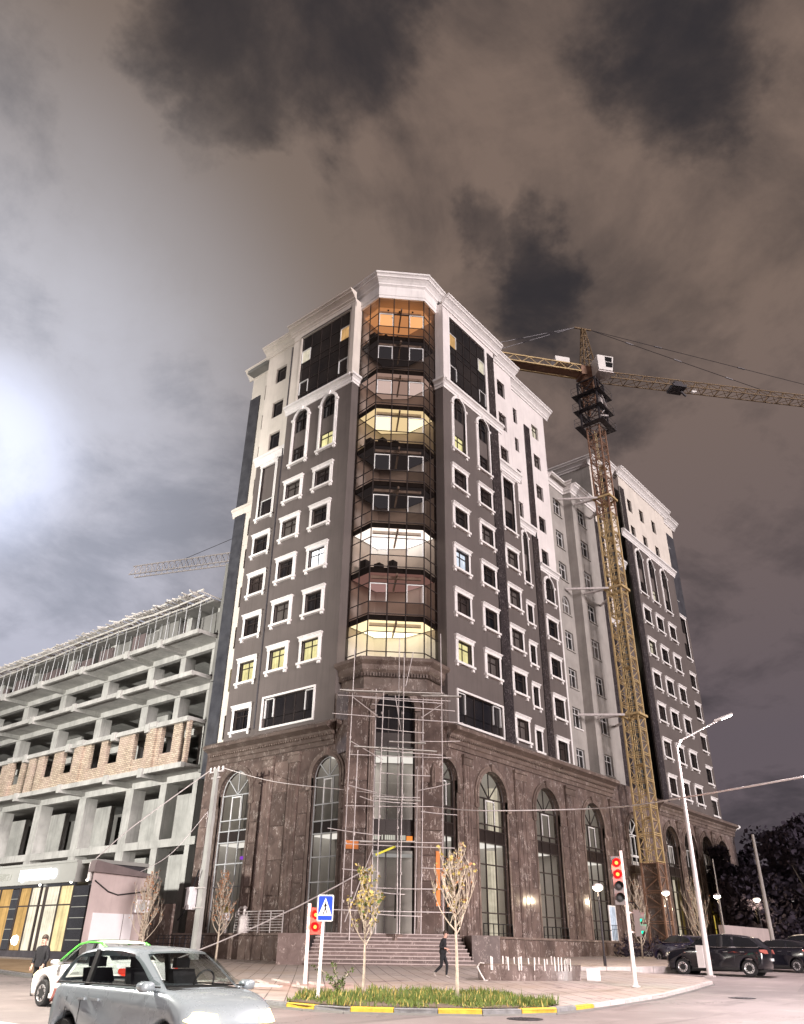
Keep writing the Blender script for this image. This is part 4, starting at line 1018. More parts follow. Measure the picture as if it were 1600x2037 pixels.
for k in (-1, 1):
    b = MB(); fbox(b, FD, k*1.34, k*1.72, -.05, .16, ZF, 15.7); b.loft([[FD.P(k*1.45, .16, z), FD.P(k*1.5, .22, z), FD.P(k*1.58, .22, z), FD.P(k*1.63, .16, z)] for z in (ZF+.3, 15.4)], True, True); fin(b, 'door_jamb', 'trim_marble')
b = MB(); arc = [math.pi*k/20 for k in range(21)]
b.loft([[FD.P(-r*math.cos(t), n, 15.78+r*math.sin(t)) for r, n in ((1.34, -.05), (1.34, .18), (1.74, .18), (1.74, -.05))] for t in arc], True, True); fin(b, 'arch_trim', 'trim_marble')
arcp = [FD.P(1.32*math.cos(t), -.34, 15.78+1.32*math.sin(t)) for t in arc]
b = MB(); b.poly([FD.P(-1.32, -.34, 13.45), FD.P(1.32, -.34, 13.45), *arcp]); fin(b, 'glass_pane', 'dark_glass')
for z0, z1 in ((8.9, 11.1), (11.1, 13.4), (ZF, 6.9)):
    for k in range(3):
        b = MB(); b.poly([FD.P(-1.32+.88*k+.03, -.34, z0+.03), FD.P(-1.32+.88*(k+1)-.03, -.34, z0+.03), FD.P(-1.32+.88*(k+1)-.03, -.34, z1-.03), FD.P(-1.32+.88*k+.03, -.34, z1-.03)]); fin(b, 'glass_pane', 'podium_glass')
for z0, z1 in ((8.12, 8.86), (13.42, 14.35)): b = MB(); fbox(b, FD, -1.32, 1.32, -.36, -.26, z0, z1); fin(b, 'dark_band', 'dark_frame')
for u in (-1.29, -.44, .44, 1.29):
    b = MB(); fbox(b, FD, u-.04, u+.04, -.38, -.24, ZF, 15.9 if abs(u) < 1 else 16.0); fin(b, 'mullion', 'dark_frame')
b = MB(); fbox(b, FD, -1.32, 1.32, -.30, -.22, 7.0, 8.10); sgn = fin(b, 'fascia_board', 'dark_frame')
b = MB(); s = -1.28
while s < .80:
    w = random.uniform(.05, .11); fbox(b, FD, s, s+w, -.22, -.19, 7.62, 7.90); s += w+random.choice((.03, .035, .03, .12))
fin(b, 'lit_lettering', 'sign_dim')
b = MB(); fbox(b, FD, .86, 1.24, -.22, -.19, 7.48, 7.86); fin(b, 'orange_panel', 'sign_orange')
b = MB(); b.poly([FD.P(-3, -3.0, ZF), FD.P(3, -3.0, ZF), FD.P(3, -3.0, 17), FD.P(-3, -3.0, 17)]); fin(b, 'hall_wall', 'room_grey')
b = MB(); b.poly([FD.P(-2.2, -2.9, 12.9), FD.P(2.2, -2.9, 12.9), FD.P(2.2, -.6, 12.9), FD.P(-2.2, -.6, 12.9)]); fin(b, 'ceiling_light', 'ceil_shop')  # the same added glow over the entrance hall
b = MB(); b.poly([FD.P(-1.6, -2.9, 6.85), FD.P(1.6, -2.9, 6.85), FD.P(1.6, -.6, 6.85), FD.P(-1.6, -.6, 6.85)]); fin(b, 'ceiling_light', 'ceil_hall')
b = MB()
for z0 in (2.6, 2.6): b.box(FD.P(.2, -.22, 0)[0]-.03, FD.P(.2, -.22, 0)[1]-.03, 3.2, FD.P(.2, -.22, 0)[0]+.03, FD.P(.2, -.22, 0)[1]+.03, 4.6)
fin(b, 'door_handle', 'chrome')
b = MB(); fbox(b, FD, 2.70, 2.95, .06, .08, 3.9, 7.0); fin(b, 'orange_sheet', 'tape_orange')
b = MB(); fbox(b, FD, -3.0, -2.2, .05, .08, 7.0, 7.5); fin(b, 'orange_sheet', 'tape_orange')
# terrace the tower stands on, its wall slabs and the entrance steps
TER = [(-1.0, 19.4), (-1.0, 7.0), (-2.45, 4.05), (3.6, -2.0), (6.2, -1.0), (38.3, -1.0), (38.3, .2), (.2, .2), (.2, 19.4)]
b = MB(); b.prism(TER, -.5, ZF-.02); fin(b, 'terrace', 'brown_marble')
TFL, TFR = Fr((-1.0, 0), (0, 1), (-1, 0)), Fr((0, -1.0), (1, 0), (0, -1))
slabs(TW, TFL, 7.0, 19.3, .2, ZF-.12, 1.55, 2.1, .05); slabs(TW, TFR, 6.3, 38.2, .4, ZF-.12, 2.0, 2.1, .05)
b = MB(); fbox(b, TFL, 6.9, 19.4, -.3, .12, ZF-.12, ZF); fbox(b, TFR, 6.2, 38.3, -.3, .12, ZF-.12, ZF+.002); fin(b, 'coping', 'trim_marble')
ST = thing('entrance_steps', (-1.2, -1.2, .6), 'flight of brown marble steps climbing to the corner entrance', 'steps')
z0s, nst = .50, 10; rise = (ZF-.01-z0s)/nst
for k in range(nst):
    n1 = 4.62-k*.325; q = MB(); ul, ur = -5.15+k*.075, 4.30-k*.055
    fbox(q, FD, ul, ur, 0.6, n1, z0s+rise*k-(.3 if k == 0 else 0), z0s+rise*(k+1)-.045); q.cur = 1; fbox(q, FD, ul-.02, ur+.02, n1-.5, n1+.03, z0s+rise*(k+1)-.044, z0s+rise*(k+1))
    q.build('step', ['step_marble', 'tread_stone'], ST)
for ul, ur in ((-6.6, -5.05), (4.28, 5.9)):
    q = MB(); fbox(q, FD, ul, ur, .7, 4.1 if ul < 0 else 3.2, -.2, ZF-.1 if ul < 0 else ZF-.05); q.build('cheek_wall', 'step_marble', ST)
# railings before the base windows
def railing(par, F, u0, u1, n, z0, z1, bars=5, m='black_paint'):
    q = MB()
    for k in range(bars): z = z0+(z1-z0)*(k+.3)/(bars-.7); q.bar(F.P(u0, n, z), F.P(u1, n, z), .03)
    q.bar(F.P(u0, n, z1), F.P(u1, n, z1), .06); k = max(2, round((u1-u0)/1.1))
    for i in range(k+1): u = u0+(u1-u0)*i/k; q.bar(F.P(u, n, z0-.1), F.P(u, n, z1), .05)
    q.build('railing', m, par)
railing(TW, PL, 8.6, 13.2, .75, ZF+.1, ZF+1.25, 8, 'galvanised')
for a, c in ((8.8, 12.3), (16.5, 20.1), (24.3, 27.8)): railing(TW, PR, a, c, .1, ZF+.05, ZF+.75, 2)
b = MB(); fbox(b, PR, 27.05, 28.35, .05, .12, ZF+.02, 4.95); dd = fin(b, 'doorway', 'white_trim')
b = MB(); fbox(b, PR, 27.2, 28.2, .12, .14, ZF+.1, 4.85); b.build('pane', 'lit_blue', dd)
b = MB()
for u in (27.3, 27.55, 27.8, 28.05): b.bar(PR.P(u, .2, ZF), PR.P(u, .2, 3.5), .03)
b.bar(PR.P(27.1, .2, 3.5), PR.P(28.3, .2, 3.5), .04); b.bar(PR.P(27.1, .2, 3.2), PR.P(28.3, .2, 3.2), .03); b.build('railing', 'black_paint', dd)

# ------------------------------------------------------------------ grey unfinished block in the recess
GB = thing('grey_block', (32, 4, .7), 'unpainted grey rendered block set back between the white tower and the far wing', 'building')
FA, FB = Fr((0, 2.0), (1, 0), (0, -1)), Fr((0, 1.1), (1, 0), (0, -1))
opA = [plain_window(GB, FA, 29.05, z, 1.62, 1.95, 'dark_glass', 'white_frame', arch=(i == 3), sill='grey_render' if i != 6 else 'white_trim') for i, z in enumerate((45.0, 41.08, 37.32, 33.55, 29.68, 25.82, 21.97, 18.12))]
b = MB(); wall(b, FA, 27.0, 30.6, 14.0, 46.6, opA); b.build('rendered_wall', 'grey_render', GB)
opB = [plain_window(GB, FB, 32.95, z, 1.72, 1.95, 'dark_glass', 'white_frame', sill='grey_render') for z in (45.0, 41.08, 37.32, 33.57, 29.65, 25.8, 21.97, 18.12)]
b = MB(); wall(b, FB, 30.6, 36.2, 14.2, 46.6, opB); b.poly([FB.P(30.6, 0, 14.2), FB.P(30.6, -.9, 14.2), FB.P(30.6, -.9, 46.6), FB.P(30.6, 0, 46.6)]); b.poly([FB.P(30.6, 0, 14.2), FB.P(36.2, 0, 14.2), FB.P(36.2, -2, 14.2), FB.P(30.6, -2, 14.2)]); b.build('rendered_wall', 'grey_render', GB)
b = MB(); fbox(b, FB, 30.6, 31.35, 0, .12, 14.3, 46.3); fbox(b, FB, 30.5, 36.2, -.3, .30, 13.9, 14.25); b.build('corner_pier', 'grey_render', GB)
b = MB(); fbox(b, FB, 36.2, 38.2, -2, -.5, 8, 46.0); b.build('stone_strip', 'dark_granite', GB)
b = MB(); mould(b, FA, 27.0, 30.6, prof(CORN, 46.3, 1.0)); mould(b, FB, 30.6, 36.6, prof(CORN, 46.3), 0, 0); mould(b, Fr((30.6, 0), (0, 1), (-1, 0)), 1.1, 2.0, prof(CORN, 46.3), 1, 0); b.build('roof_cornice', 'white_trim', GB)
b = MB(); b.box(27.05, 2.35, 13.7, 38.3, 16, 46.5); b.build('inner_wall', 'dark_concrete', GB)
b = MB(); b.box(27.05, 1.2, 46.9, 38.3, 16, 47.42); b.build('roof', 'grey_render', GB)

# ------------------------------------------------------------------ far wing
WG = thing('far_wing', (50, 6, .8), 'brown and cream wing beyond the crane mast, mirrored twin of the tower front', 'building')
FW0, FW1, FW2, FW3 = Fr((0, .2), (1, 0), (0, -1)), Fr((0, .9), (1, 0), (0, -1)), Fr((0, 1.9), (1, 0), (0, -1)), Fr((0, .75), (1, 0), (0, -1))
ops = []
for ci, uc in enumerate((45.75, 49.35, 53.15)):
    for ri, zt in enumerate((37.4, 33.45, 29.6, 25.9, 22.0, 18.2)): ops.append(std_window(WG, FW0, uc, zt, 'lit_cream' if (ci, ri) == (0, 1) else 'dark_glass'))
    ops.append(tall_arch(WG, FW0, uc+(-.1, -.2, -.1)[ci], 45.0, low='lit_cream' if ci == 1 else 'dark_glass'))
b = MB(); wall(b, FW0, 42.8, 57.0, 14.9, 45.3, ops); b.build('brown_wall', 'brown_plaster', WG)
ops = [plain_window(WG, FW0, uc, z, 1.25, 1.75, cols=2) for uc in (45.4, 48.9, 52.7) for z in (51.8, 48.0)]
b = MB(); wall(b, FW0, 42.8, 57.0, 45.3, 55.0, ops); b.build('cream_wall', 'cream_plaster', WG)
b = MB(); mould(b, FW0, 41.6, 57.4, prof(LEDGE, 45.2)); b.build('ledge', 'white_trim', WG)
b = MB(); fbox(b, FW0, 42.85, 44.0, -.2, .08, 46.2, 52.7); b.build('stone_strip', 'dark_granite', WG)
b = MB(); fbox(b, FW0, 42.85, 44.2, -.2, .08, 15, 45.2); b.build('stone_strip', 'dark_granite', WG)
ops = [std_window(WG, FW3, 59.0, z) for z in (32.8, 28.95, 25.1, 21.3, 17.7)]
b = MB(); wall(b, FW3, 57.0, 61.2, 14.9, 40.6, ops + [(58.1, 59.9, 34.6, 40.2)]); b.build('brown_wall', 'brown_plaster', WG)
w = place('window', MC['tallsq'], WG, FW3.P(59.0, 0, 40.55), FW3.rz)
sub('spandrel', (lambda b: (b.box(-.875, .14, -3.7, .875, .3, -2.3), b.mesh('spandrel', 'brown_plaster'))[1])(MB()), w)
sub('pane', (lambda b: (b.box(-.875, .24, -5.83, .875, .26, -.38), b.mesh('pane', 'dark_glass'))[1])(MB()), w)
b = MB()
for z in (32.8, 28.95, 25.1, 21.3, 17.7): fbox(b, FW3, 57.0, 57.35, 0, .10, z-2.3, z)
fbox(b, FW3, 57.0, 57.35, 0, .10, 34.2, 40.55); b.build('window_trim', 'white_trim', WG)
b = MB(); fbox(b, FW3, 57.0, 61.2, -.5, .02, 40.6, 52.8); b.build('stone_strip', 'blue_granite', WG)
for z in (50.5, 46.6, 42.6):
    b = MB(); fbox(b, FW3, 58.3, 58.36, .0, .06, z-1.6, z); fbox(b, FW3, 58.36, 59.2, .0, .06, z-.06, z); b.build('sash_frame', 'white_frame', WG)
b = MB(); fbox(b, FW3, 57.0, 61.2, -.5, 0, 52.8, 55.0); b.build('cream_wall', 'cream_plaster', WG)
b = MB(); mould(b, FW0, 42.5, 57.9, prof(CORN, 54.2)); mould(b, FW3, 57.0, 62.0, prof(CORN, 54.2)); mould(b, FW1, 40.5, 43.6, prof(CORN, 54.2)); mould(b, FW2, 38.0, 41.4, prof(CORN, 54.2)); mould(b, Fr((38.5, 0), (0, 1), (-1, 0)), 1.9, 16, prof(CORN, 54.2), 1, 0); b.build('roof_cornice', 'white_trim', WG)
b = MB(); b.poly([FW2.P(38.5, 0, 14), FW2.P(38.5, -14, 14), FW2.P(38.5, -14, 55), FW2.P(38.5, 0, 55)]); b.build('side_wall', 'grey_render', WG)
b = MB(); wall(b, FW2, 38.5, 40.7, 34.0, 55.0, []); wall(b, FW1, 40.7, 42.8, 41.5, 55.0, []); b.build('cream_wall', 'cream_plaster', WG)
b = MB(); wall(b, FW2, 38.5, 40.7, 14.9, 34.0, []); wall(b, FW1, 40.7, 42.8, 14.9, 41.5, []); b.build('brown_wall', 'brown_plaster', WG)
b = MB(); fbox(b, FW2, 38.9, 40.0, -.2, .08, 15, 52); b.build('stone_strip', 'dark_granite', WG)
b = MB(); mould(b, FW2, 38.3, 40.8, prof(LEDGE, 33.6, .9)); mould(b, FW1, 40.6, 42.9, prof(LEDGE, 41.3, .9)); b.build('ledge', 'white_trim', WG)
b = MB(); b.box(38.6, 2.25, 13.9, 61.1, 16, 54.9); b.build('inner_wall', 'dark_concrete', WG)
PW = Fr((0, -.2), (1, 0), (0, -1))
ops = [arched_window(WG, PW, 42.3, 1.7, ZF, 10.95, fr='dark_frame', glassm='podium_glass'), arched_window(WG, PW, 47.0, 1.7, ZF, 10.95, fr='dark_frame'), arched_window(WG, PW, 51.8, 1.7, ZF, 10.95, fr='dark_frame'), arched_window(WG, PW, 56.6, 1.7, ZF, 10.95, fr='dark_frame')]
base_wall(WG, PW, 38.4, 61.3, ops, 15.0)
b = MB(); b.poly([(61.3, -.2, 1), (61.3, 14, 1), (61.3, 14, 15), (61.3, -.2, 15)]); b.build('marble_wall', 'brown_marble', WG)
for a, c in ((38.45, 40.2), (44.3, 45.0), (49.0, 49.8), (53.8, 54.6), (58.6, 61.2)): slabs(WG, PW, a, c, ZF, 10.4, 1.3)
for a in (44.15, 48.95, 53.7): pilaster(WG, PW, a, a+.9, ZF, 13.0)
b = MB(); mould(b, PW, 40.0, 61.5, prof(PCOR, 13.5, .8, .9)); mould(b, Fr((61.3, 0), (0, 1), (1, 0)), -.2, 10, prof(PCOR, 13.5, .8, .9), 1, 0); b.build('base_cornice', 'trim_marble', WG)
b = MB(); b.box(38.4, 2.6, 2, 61.2, 2.7, 13.6); b.box(38.4, .3, 8.2, 61.2, 2.6, 8.86); b.build('room_wall', 'room_grey', WG)
b = MB(); b.box(38.4, -1.0, -.2, 61.3, .0, ZF-.02); b.build('terrace', 'brown_marble', WG)
q = MB(); q.poly([PW.P(43.1, -.9, 3), PW.P(43.95, -.9, 3), PW.P(43.95, -.9, 7.9), PW.P(43.1, -.9, 7.9)]); q.build('lit_curtain', 'lit_cream', WG)
q = MB(); q.poly([PW.P(50.3, -.9, 2.5), PW.P(53.4, -.9, 2.5), PW.P(53.4, -.9, 6.3), PW.P(50.3, -.9, 6.3)]); q.build('lit_curtain', 'lit_gold', WG)
railing(WG, PW, 40.6, 44.0, .1, ZF+.05, ZF+1.2, 3)

# ------------------------------------------------------------------ concrete frame building under construction
CF = thing('unfinished_building', (8, 45, .7), 'bare concrete frame of an unfinished building with brick infill and timber formwork on top', 'building')
YE = 84.0
colsY = [(24.0, 24.6), (28.3, 29.2), (33.2, 34.4), (41.0, 42.2), (49.2, 50.4), (57.2, 58.4), (65.2, 66.4), (73.2, 74.4)]
for z0, z1 in ((25.85, 26.17), (22.05, 22.37), (18.2, 18.5), (14.42, 14.74)):
    q = MB(); xt = .0 if z1 > 20 else .25
    q.box(xt+.0, 23.2, z0, 18, YE, z1); q.build('floor_slab', 'concrete', CF)
    q = MB(); q.box(2.7, 23.3, z0-.55, 3.2, YE, z0-.002); q.build('edge_beam', 'concrete', CF)
    for i, (a, c) in enumerate(colsY[1:]):
        q = MB(); m = (a+c)/2 if i else a+.3; q.box(xt-.22, m-.3, z0-.40, 2.7, m+.3, z1+.03); q.build('cantilever_beam', 'concrete', CF)
    q = MB(); q.box(xt-.06, 23.1, z0-.12, xt+.24, YE, z0-.001); q.build('slab_lip', 'concrete', CF)
q = MB(); q.box(2.7, 23.3, 8.72, 3.3, YE, 9.34); q.build('edge_beam', 'concrete', CF)
q = MB(); q.box(3.3, 23.3, 9.0, 18, YE, 9.3); q.build('floor_slab', 'concrete', CF)
lev = [(.4, 8.72), (9.34, 13.87), (14.74, 17.65), (18.5, 21.5), (22.37, 25.3), (26.17, 29.3)]
for (a, c) in colsY:
    for z0, z1 in lev:
        w = .06 if z0 > 18 else 0
        q = MB(); q.box(2.75+w, a+w, z0, 4.0-w, c-w, z1); q.build('column', 'concrete', CF)
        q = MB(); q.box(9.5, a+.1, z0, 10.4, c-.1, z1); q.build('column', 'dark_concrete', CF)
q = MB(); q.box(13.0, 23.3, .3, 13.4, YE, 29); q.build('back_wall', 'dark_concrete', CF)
for z0, z1, ys in ((9.34, 13.87, ((25.0, 27.6), (29.6, 32.9), (34.6, 39.0), (43, 48.0), (51.5, 56.5), (60, 65))), (18.5, 22, ((26, 27.4), (36, 39), (52, 55))), (22.37, 25.8, ((25.5, 27.2), (44, 47), (60, 62))), (.4, 8.7, ((25.2, 27.8), (29.4, 32.6), (36, 40.6), (44, 48)))):
    for a, c in ys: q = MB(); q.box(7.0, a, z0, 7.3, c, z1); q.build('partition_wall', 'concrete', CF)
# brick infill of the storey over the shops
OPN = [(23.55, 24.15, 1), (25.3, 26.9, 0), (29.2, 30.9, 0), (33.3, 35.2, 0), (36.3, 38.0, 0), (41.0, 42.8, 0), (44.6, 46.4, 0), (47.6, 48.1, 1), (49.4, 50.2, 1), (51.0, 52.6, 0), (55.2, 57, 0), (59.5, 61.3, 0), (64, 66, 0), (69, 71, 0), (75, 77, 0)]
y = 23.2
for a, c, full in OPN + [(YE, YE, 0)]:
    q = MB(); q.box(.50+random.uniform(-.02, .02), y, 14.74, .85, a, 18.2); q.build('brick_pier', 'brick_wall', CF)
    if c > a and not full: q = MB(); q.box(.54, a, 14.74, .84, c, 15.85+random.uniform(-.05, .12)); q.build('brick_sill', 'brick_wall', CF)
    y = c
for m in (28.0, 39.6, 52.9): q = MB(); q.box(.22, m-.55, 14.74, .6, m+.55, 18.25); q.build('brick_pier', 'brick_wall', CF); q = MB(); q.box(.1, m-.62, 18.18, .7, m+.62, 18.62); q.build('pier_cap', 'concrete', CF)
# timber formwork deck and its props
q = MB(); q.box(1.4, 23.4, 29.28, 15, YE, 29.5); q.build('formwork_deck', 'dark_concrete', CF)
y = 23.4; k = 0
while y < 72 and k < 150:
    q = MB(); j = random.uniform(-.35, .35); q.bar((-.35+j, y, 29.62+random.uniform(-.05, .12)), (2.6, y+random.uniform(-.15, .15), 29.55+random.uniform(0, .2)), .07, .11); q.build('timber_joist', 'timber', CF); y += random.choice((.3, .34, .38, .5)); k += 1
for x, z in ((.3, 29.45), (1.1, 29.42), (.1, 29.95)):
    y = 23.4
    while y < 70:
        l = random.uniform(3.5, 5.5); q = MB(); q.bar((x+random.uniform(-.1, .1), y, z+random.uniform(-.08, .1)), (x+random.uniform(-.1, .1), y+l, z+random.uniform(-.08, .1)), .10, .16); q.build('timber_bearer', 'timber', CF); y += l-random.uniform(-.3, .8)
for i in range(22):
    q = MB(); y = 23.6+random.random()**1.6*22; q.bar((-.7, y, 29.5+random.uniform(0, .5)), (1.8, y+random.uniform(-2, 2), 29.7+random.uniform(0, .6)), .08, .12); q.build('loose_timber', 'timber', CF)
y = 24.4
while y < 80:
    for x in (.7, 2.2):
        q = MB(); q.tube((x, y, 26.17), (x+random.uniform(-.1, .1), y+random.uniform(-.15, .15), 29.45), .032, 5); q.build('prop', 'grey_frame', CF)
    y += random.uniform(1.1, 2.2)
for (a, c) in colsY[1:6]:
    for j in range(4):
        q = MB(); x, y = 2.9+.9*(j % 2), a+.2+.6*(j//2); q.tube((x, y, 29.4), (x+random.uniform(-.1, .1), y, 31.2+random.uniform(-.3, .5)), .03, 4); q.build('starter_bar', 'dark_steel', CF)
y = 24
while y < 80:
    l = random.uniform(1.2, 3.4); q = MB(); q.box(2.5+random.uniform(-.2, .5), y, 26.2, 2.7+random.uniform(.4, .6), y+l-.15, random.uniform(28.6, 29.25)); q.build('form_panel', 'roof_sheet' if random.random() < .5 else 'dark_concrete', CF); y += l+random.choice((0, 0, .8, 1.5))
q = MB(); q.box(3.4, 24.8, .3, 3.8, 33, 3.3); q.build('hoarding', 'dark_concrete', CF)

# ------------------------------------------------------------------ tower crane before the recess
CX, CY = 32.2, -2.25
TC = thing('tower_crane', (CX, CY, 1.1), 'yellow lattice tower crane with white cab standing against the grey block', 'tower crane')
HW_ = .75
def lattice_section(h, hw, leg=.15, br=.07, m='crane_yellow'):
    q = MB(); c = [(-hw, -hw), (hw, -hw), (hw, hw), (-hw, hw)]
    for x, y in c: q.box(x-leg/2, y-leg/2, 0, x+leg/2, y+leg/2, h)
    for i in range(4):
        a, d = c[i], c[(i+1) % 4]
        for z in (.08, h-.08): q.bar((*a, z), (*d, z), br)
        if h > 1.6:
            q.bar((*a, .1), (*d, h/2), br*.9); q.bar((*d, h/2), (*a, h-.1), br*.9); q.bar((*a, h/2), (*d, h/2), br*.7)
        else: q.bar((*a, .1), (*d, h-.1), br)
    return q.mesh('mast_section', m)
my, mr = lattice_section(2.3, HW_), lattice_section(2.3, HW_, m='crane_rust')
for k in range(20): place('mast_section', my if k < 15 else mr, TC, (CX, CY, 8.4+2.3*k))
place('mast_section', lattice_section(2.3, HW_, m='crane_rust'), TC, (CX, CY, 6.1)); place('mast_section', MC.get('x') or lattice_section(2.3, HW_, m='crane_rust'), TC, (CX, CY, 3.8)); place('mast_section', lattice_section(2.3, HW_, m='crane_rust'), TC, (CX, CY, 1.5))
q = MB(); q.box(CX-1.6, CY-1.6, .4, CX+1.6, CY+1.6, 1.7); q.build('footing', 'concrete', TC)
q = MB(); q.box(CX-.62, CY-.62, 1.7, CX+.62, CY+.62, 8.3); q.build('base_sheeting', 'brown_marble', TC)
q = MB()
for k in range(50):
    z = 8.6+k*.9; q.bar((CX-.2, CY+.1, z), (CX+.2, CY+.1, z), .04)
q.tube((CX-.2, CY+.1, 8.4), (CX-.2, CY+.1, 54), .035, 4); q.tube((CX+.2, CY+.1, 8.4), (CX+.2, CY+.1, 54), .035, 4); tag(q.build('ladder', 'crane_yellow', TC), kind='stuff')
for k in range(9):
    q = MB(); z = 12+4.6*k; q.box(CX-.6, CY-.6, z, CX+.5, CY-.1+.3*(k % 2), z+.06); q.build('landing', 'crane_yellow', TC)
# climbing cage
z0 = 54.4
CG = []
q = MB(); h = 6.4; hw = 1.12
for x, y in ((-hw, -hw), (hw, -hw), (hw, hw), (-hw, hw)): q.box(CX+x-.09, CY+y-.09, z0, CX+x+.09, CY+y+.09, z0+h)
c = [(CX-hw, CY-hw), (CX+hw, CY-hw), (CX+hw, CY+hw), (CX-hw, CY+hw)]
for i in range(4):
    a, d = c[i], c[(i+1) % 4]
    for z in (0, 2.1, 4.2, h): q.bar((*a, z0+z), (*d, z0+z), .12)
    for z in (0, 2.1, 4.2): q.bar((*a, z0+z), (*d, z0+z+2.1), .08); q.bar((*d, z0+z), (*a, z0+z+2.1), .06)
q.build('climbing_cage', 'dark_steel', TC)
for z in (z0-.1, z0+2.1, z0+4.3):
    q = MB(); s = 1.75
    for a in (-s, s): q.box(CX-s, CY+min(a, a*.62), z, CX+s, CY+max(a, a*.62), z+.05); q.box(CX+min(a, a*.62), CY-s*.6, z, CX+max(a, a*.62), CY+s*.6, z+.05)
    for x, y in ((-s, -s), (s, -s), (s, s), (-s, s)): q.tube((CX+x, CY+y, z), (CX+x, CY+y, z+1.1), .025, 4)
    for zz_ in (.55, 1.1): q.path([(CX-s, CY-s, z+zz_), (CX+s, CY-s, z+zz_), (CX+s, CY+s, z+zz_), (CX-s, CY+s, z+zz_), (CX-s, CY-s, z+zz_)], .022, 4)
    q.build('work_platform', 'dark_steel', TC)
q = MB(); q.box(CX-.9, CY-1.4, z0+2.6, CX-.2, CY-1.15, z0+3.5); q.build('control_box', 'galvanised', TC)
q = MB(); q.bar((CX-1.1, CY-1.3, z0+.7), (CX+.9, CY-1.3, z0+1.8), .18); q.bar((CX+1.1, CY-1.2, z0+3.2), (CX-.6, CY-1.3, z0+4.9), .14); q.bar((CX-.8, CY-1.3, z0+1.2), (CX+.2, CY-1.3, z0+2.3), .10); q.build('hydraulic_ram', 'galvanised', TC)
place('mast_section', mr, TC, (CX, CY, 56.7)); place('mast_section', mr, TC, (CX, CY, 58.6))
# slewing part
ja = rad(-38.4); jd = Vector((math.cos(ja), math.sin(ja), 0)); jn = Vector((-jd.y, jd.x, 0)); ZJ = 62.1
O = Vector((CX, CY, 0))
q = MB(); q.lathe([(0, 0), (1.15, 0), (1.15, .35), (.95, .35), (.95, .9), (0, .9)], (CX, CY, 60.9), 16); q.build('slewing_ring', 'crane_rust', TC)
q = MB(); q.bar(O-jd*1.3+Vector((0, 0, 62.3)), O+jd*1.3+Vector((0, 0, 62.3)), 1.7, 1.3); q.build('turntable', 'crane_rust', TC)
q = MB(); zt = 69.6
for a in (-1, 1):
    for d in (-1, 1): q.bar(O+jd*(.75*a)+jn*(.7*d)+Vector((0, 0, 62.8)), O+jd*(.16*a)+jn*(.14*d)+Vector((0, 0, zt)), .13)
for k in range(5):
    z0_, f0, f1 = 62.8+k*1.36, 1-k*.155, 1-(k+1)*.155
    for a, d, a2, d2 in ((-1, -1, 1, -1), (1, -1, 1, 1), (1, 1, -1, 1), (-1, 1, -1, -1)):
        q.bar(O+jd*(.75*a*f0)+jn*(.7*d*f0)+Vector((0, 0, z0_)), O+jd*(.75*a2*f1)+jn*(.7*d2*f1)+Vector((0, 0, z0_+1.36)), .06); q.bar(O+jd*(.75*a*f0)+jn*(.7*d*f0)+Vector((0, 0, z0_)), O+jd*(.75*a2*f0)+jn*(.7*d2*f0)+Vector((0, 0, z0_)), .07)
q.bar(O-jd*1.1+Vector((0, 0, zt)), O+jd*1.1+Vector((0, 0, zt)), .16); q.build('apex_tower', 'jib_paint', TC)
cb = O+jd*1.0-jn*1.75+Vector((0, 0, 61.2))
q = MB(); L, Wd, Hh = 1.0, .85, 2.15
q.hexa([cb+jd*x+jn*y+Vector((0, 0, z)) for x, y, z in ((-L, -Wd, 0), (L*.75, -Wd, 0), (L*.75, Wd, 0), (-L, Wd, 0), (-L, -Wd, Hh), (L*1.05, -Wd, Hh), (L*1.05, Wd, Hh), (-L, Wd, Hh))]); cab = q.build('cab', 'crane_white', TC)
q = MB()
for z_, z2 in ((.45, 1.2), (1.28, 2.0)): q.hexa([cb+jd*x+jn*y+Vector((0, 0, z)) for x, y, z in ((-.05, -Wd-.02, z_), (.75, -Wd-.02, z_), (.75, -Wd+.02, z_), (-.05, -Wd+.02, z_), (-.05, -Wd-.02, z2), (.88, -Wd-.02, z2), (.88, -Wd+.02, z2), (-.05, -Wd+.02, z2))])
q.build('window', 'car_glass', cab)
q = MB(); q.hexa([cb+jd*x+jn*y+Vector((0, 0, z)) for x, y, z in ((.80, -.7, .3), (.84, -.7, .3), (.84, .7, .3), (.80, .7, .3), (1.06, -.7, 2.0), (1.1, -.7, 2.0), (1.1, .7, 2.0), (1.06, .7, 2.0))]); q.build('windscreen', 'car_glass', cab)
q = MB(); q.bar(cb-jd*1+Vector((0, 0, -.12)), cb+jd*.9+Vector((0, 0, -.12)), 1.5, .16); q.build('cab_floor', 'galvanised', cab)
def girder(name, p0, l, w, h, m, nb, tri=True, ch=.14, rise=0.0):
    q = MB(); d = (jd if l > 0 else -jd)+Vector((0, 0, rise)); L_ = abs(l); up = Vector((0, 0, 1))
    lo = [p0+jn*(w/2), p0-jn*(w/2)]; hi = [p0+up*h] if tri else [p0+jn*(w/2)+up*h, p0-jn*(w/2)+up*h]
    for p in lo+hi: q.bar(p, p+d*L_, ch)
    for k in range(nb):
        a, c, e = L_*k/nb, L_*(k+.5)/nb, L_*(k+1)/nb
        for i, p in enumerate(lo):
            t = hi[0] if tri else hi[i]
            q.bar(p+d*a, t+d*c, .065); q.bar(t+d*c, p+d*e, .065)
        q.bar(lo[0]+d*a, lo[1]+d*a, .06); q.bar(lo[0]+d*a, lo[1]+d*e, .05)
    return q.build(name, m, TC)
girder('jib', O+jd*1.2+Vector((0, 0, ZJ-.25)), 46, 1.3, 1.35, 'jib_paint', 26, True, .10, .048)
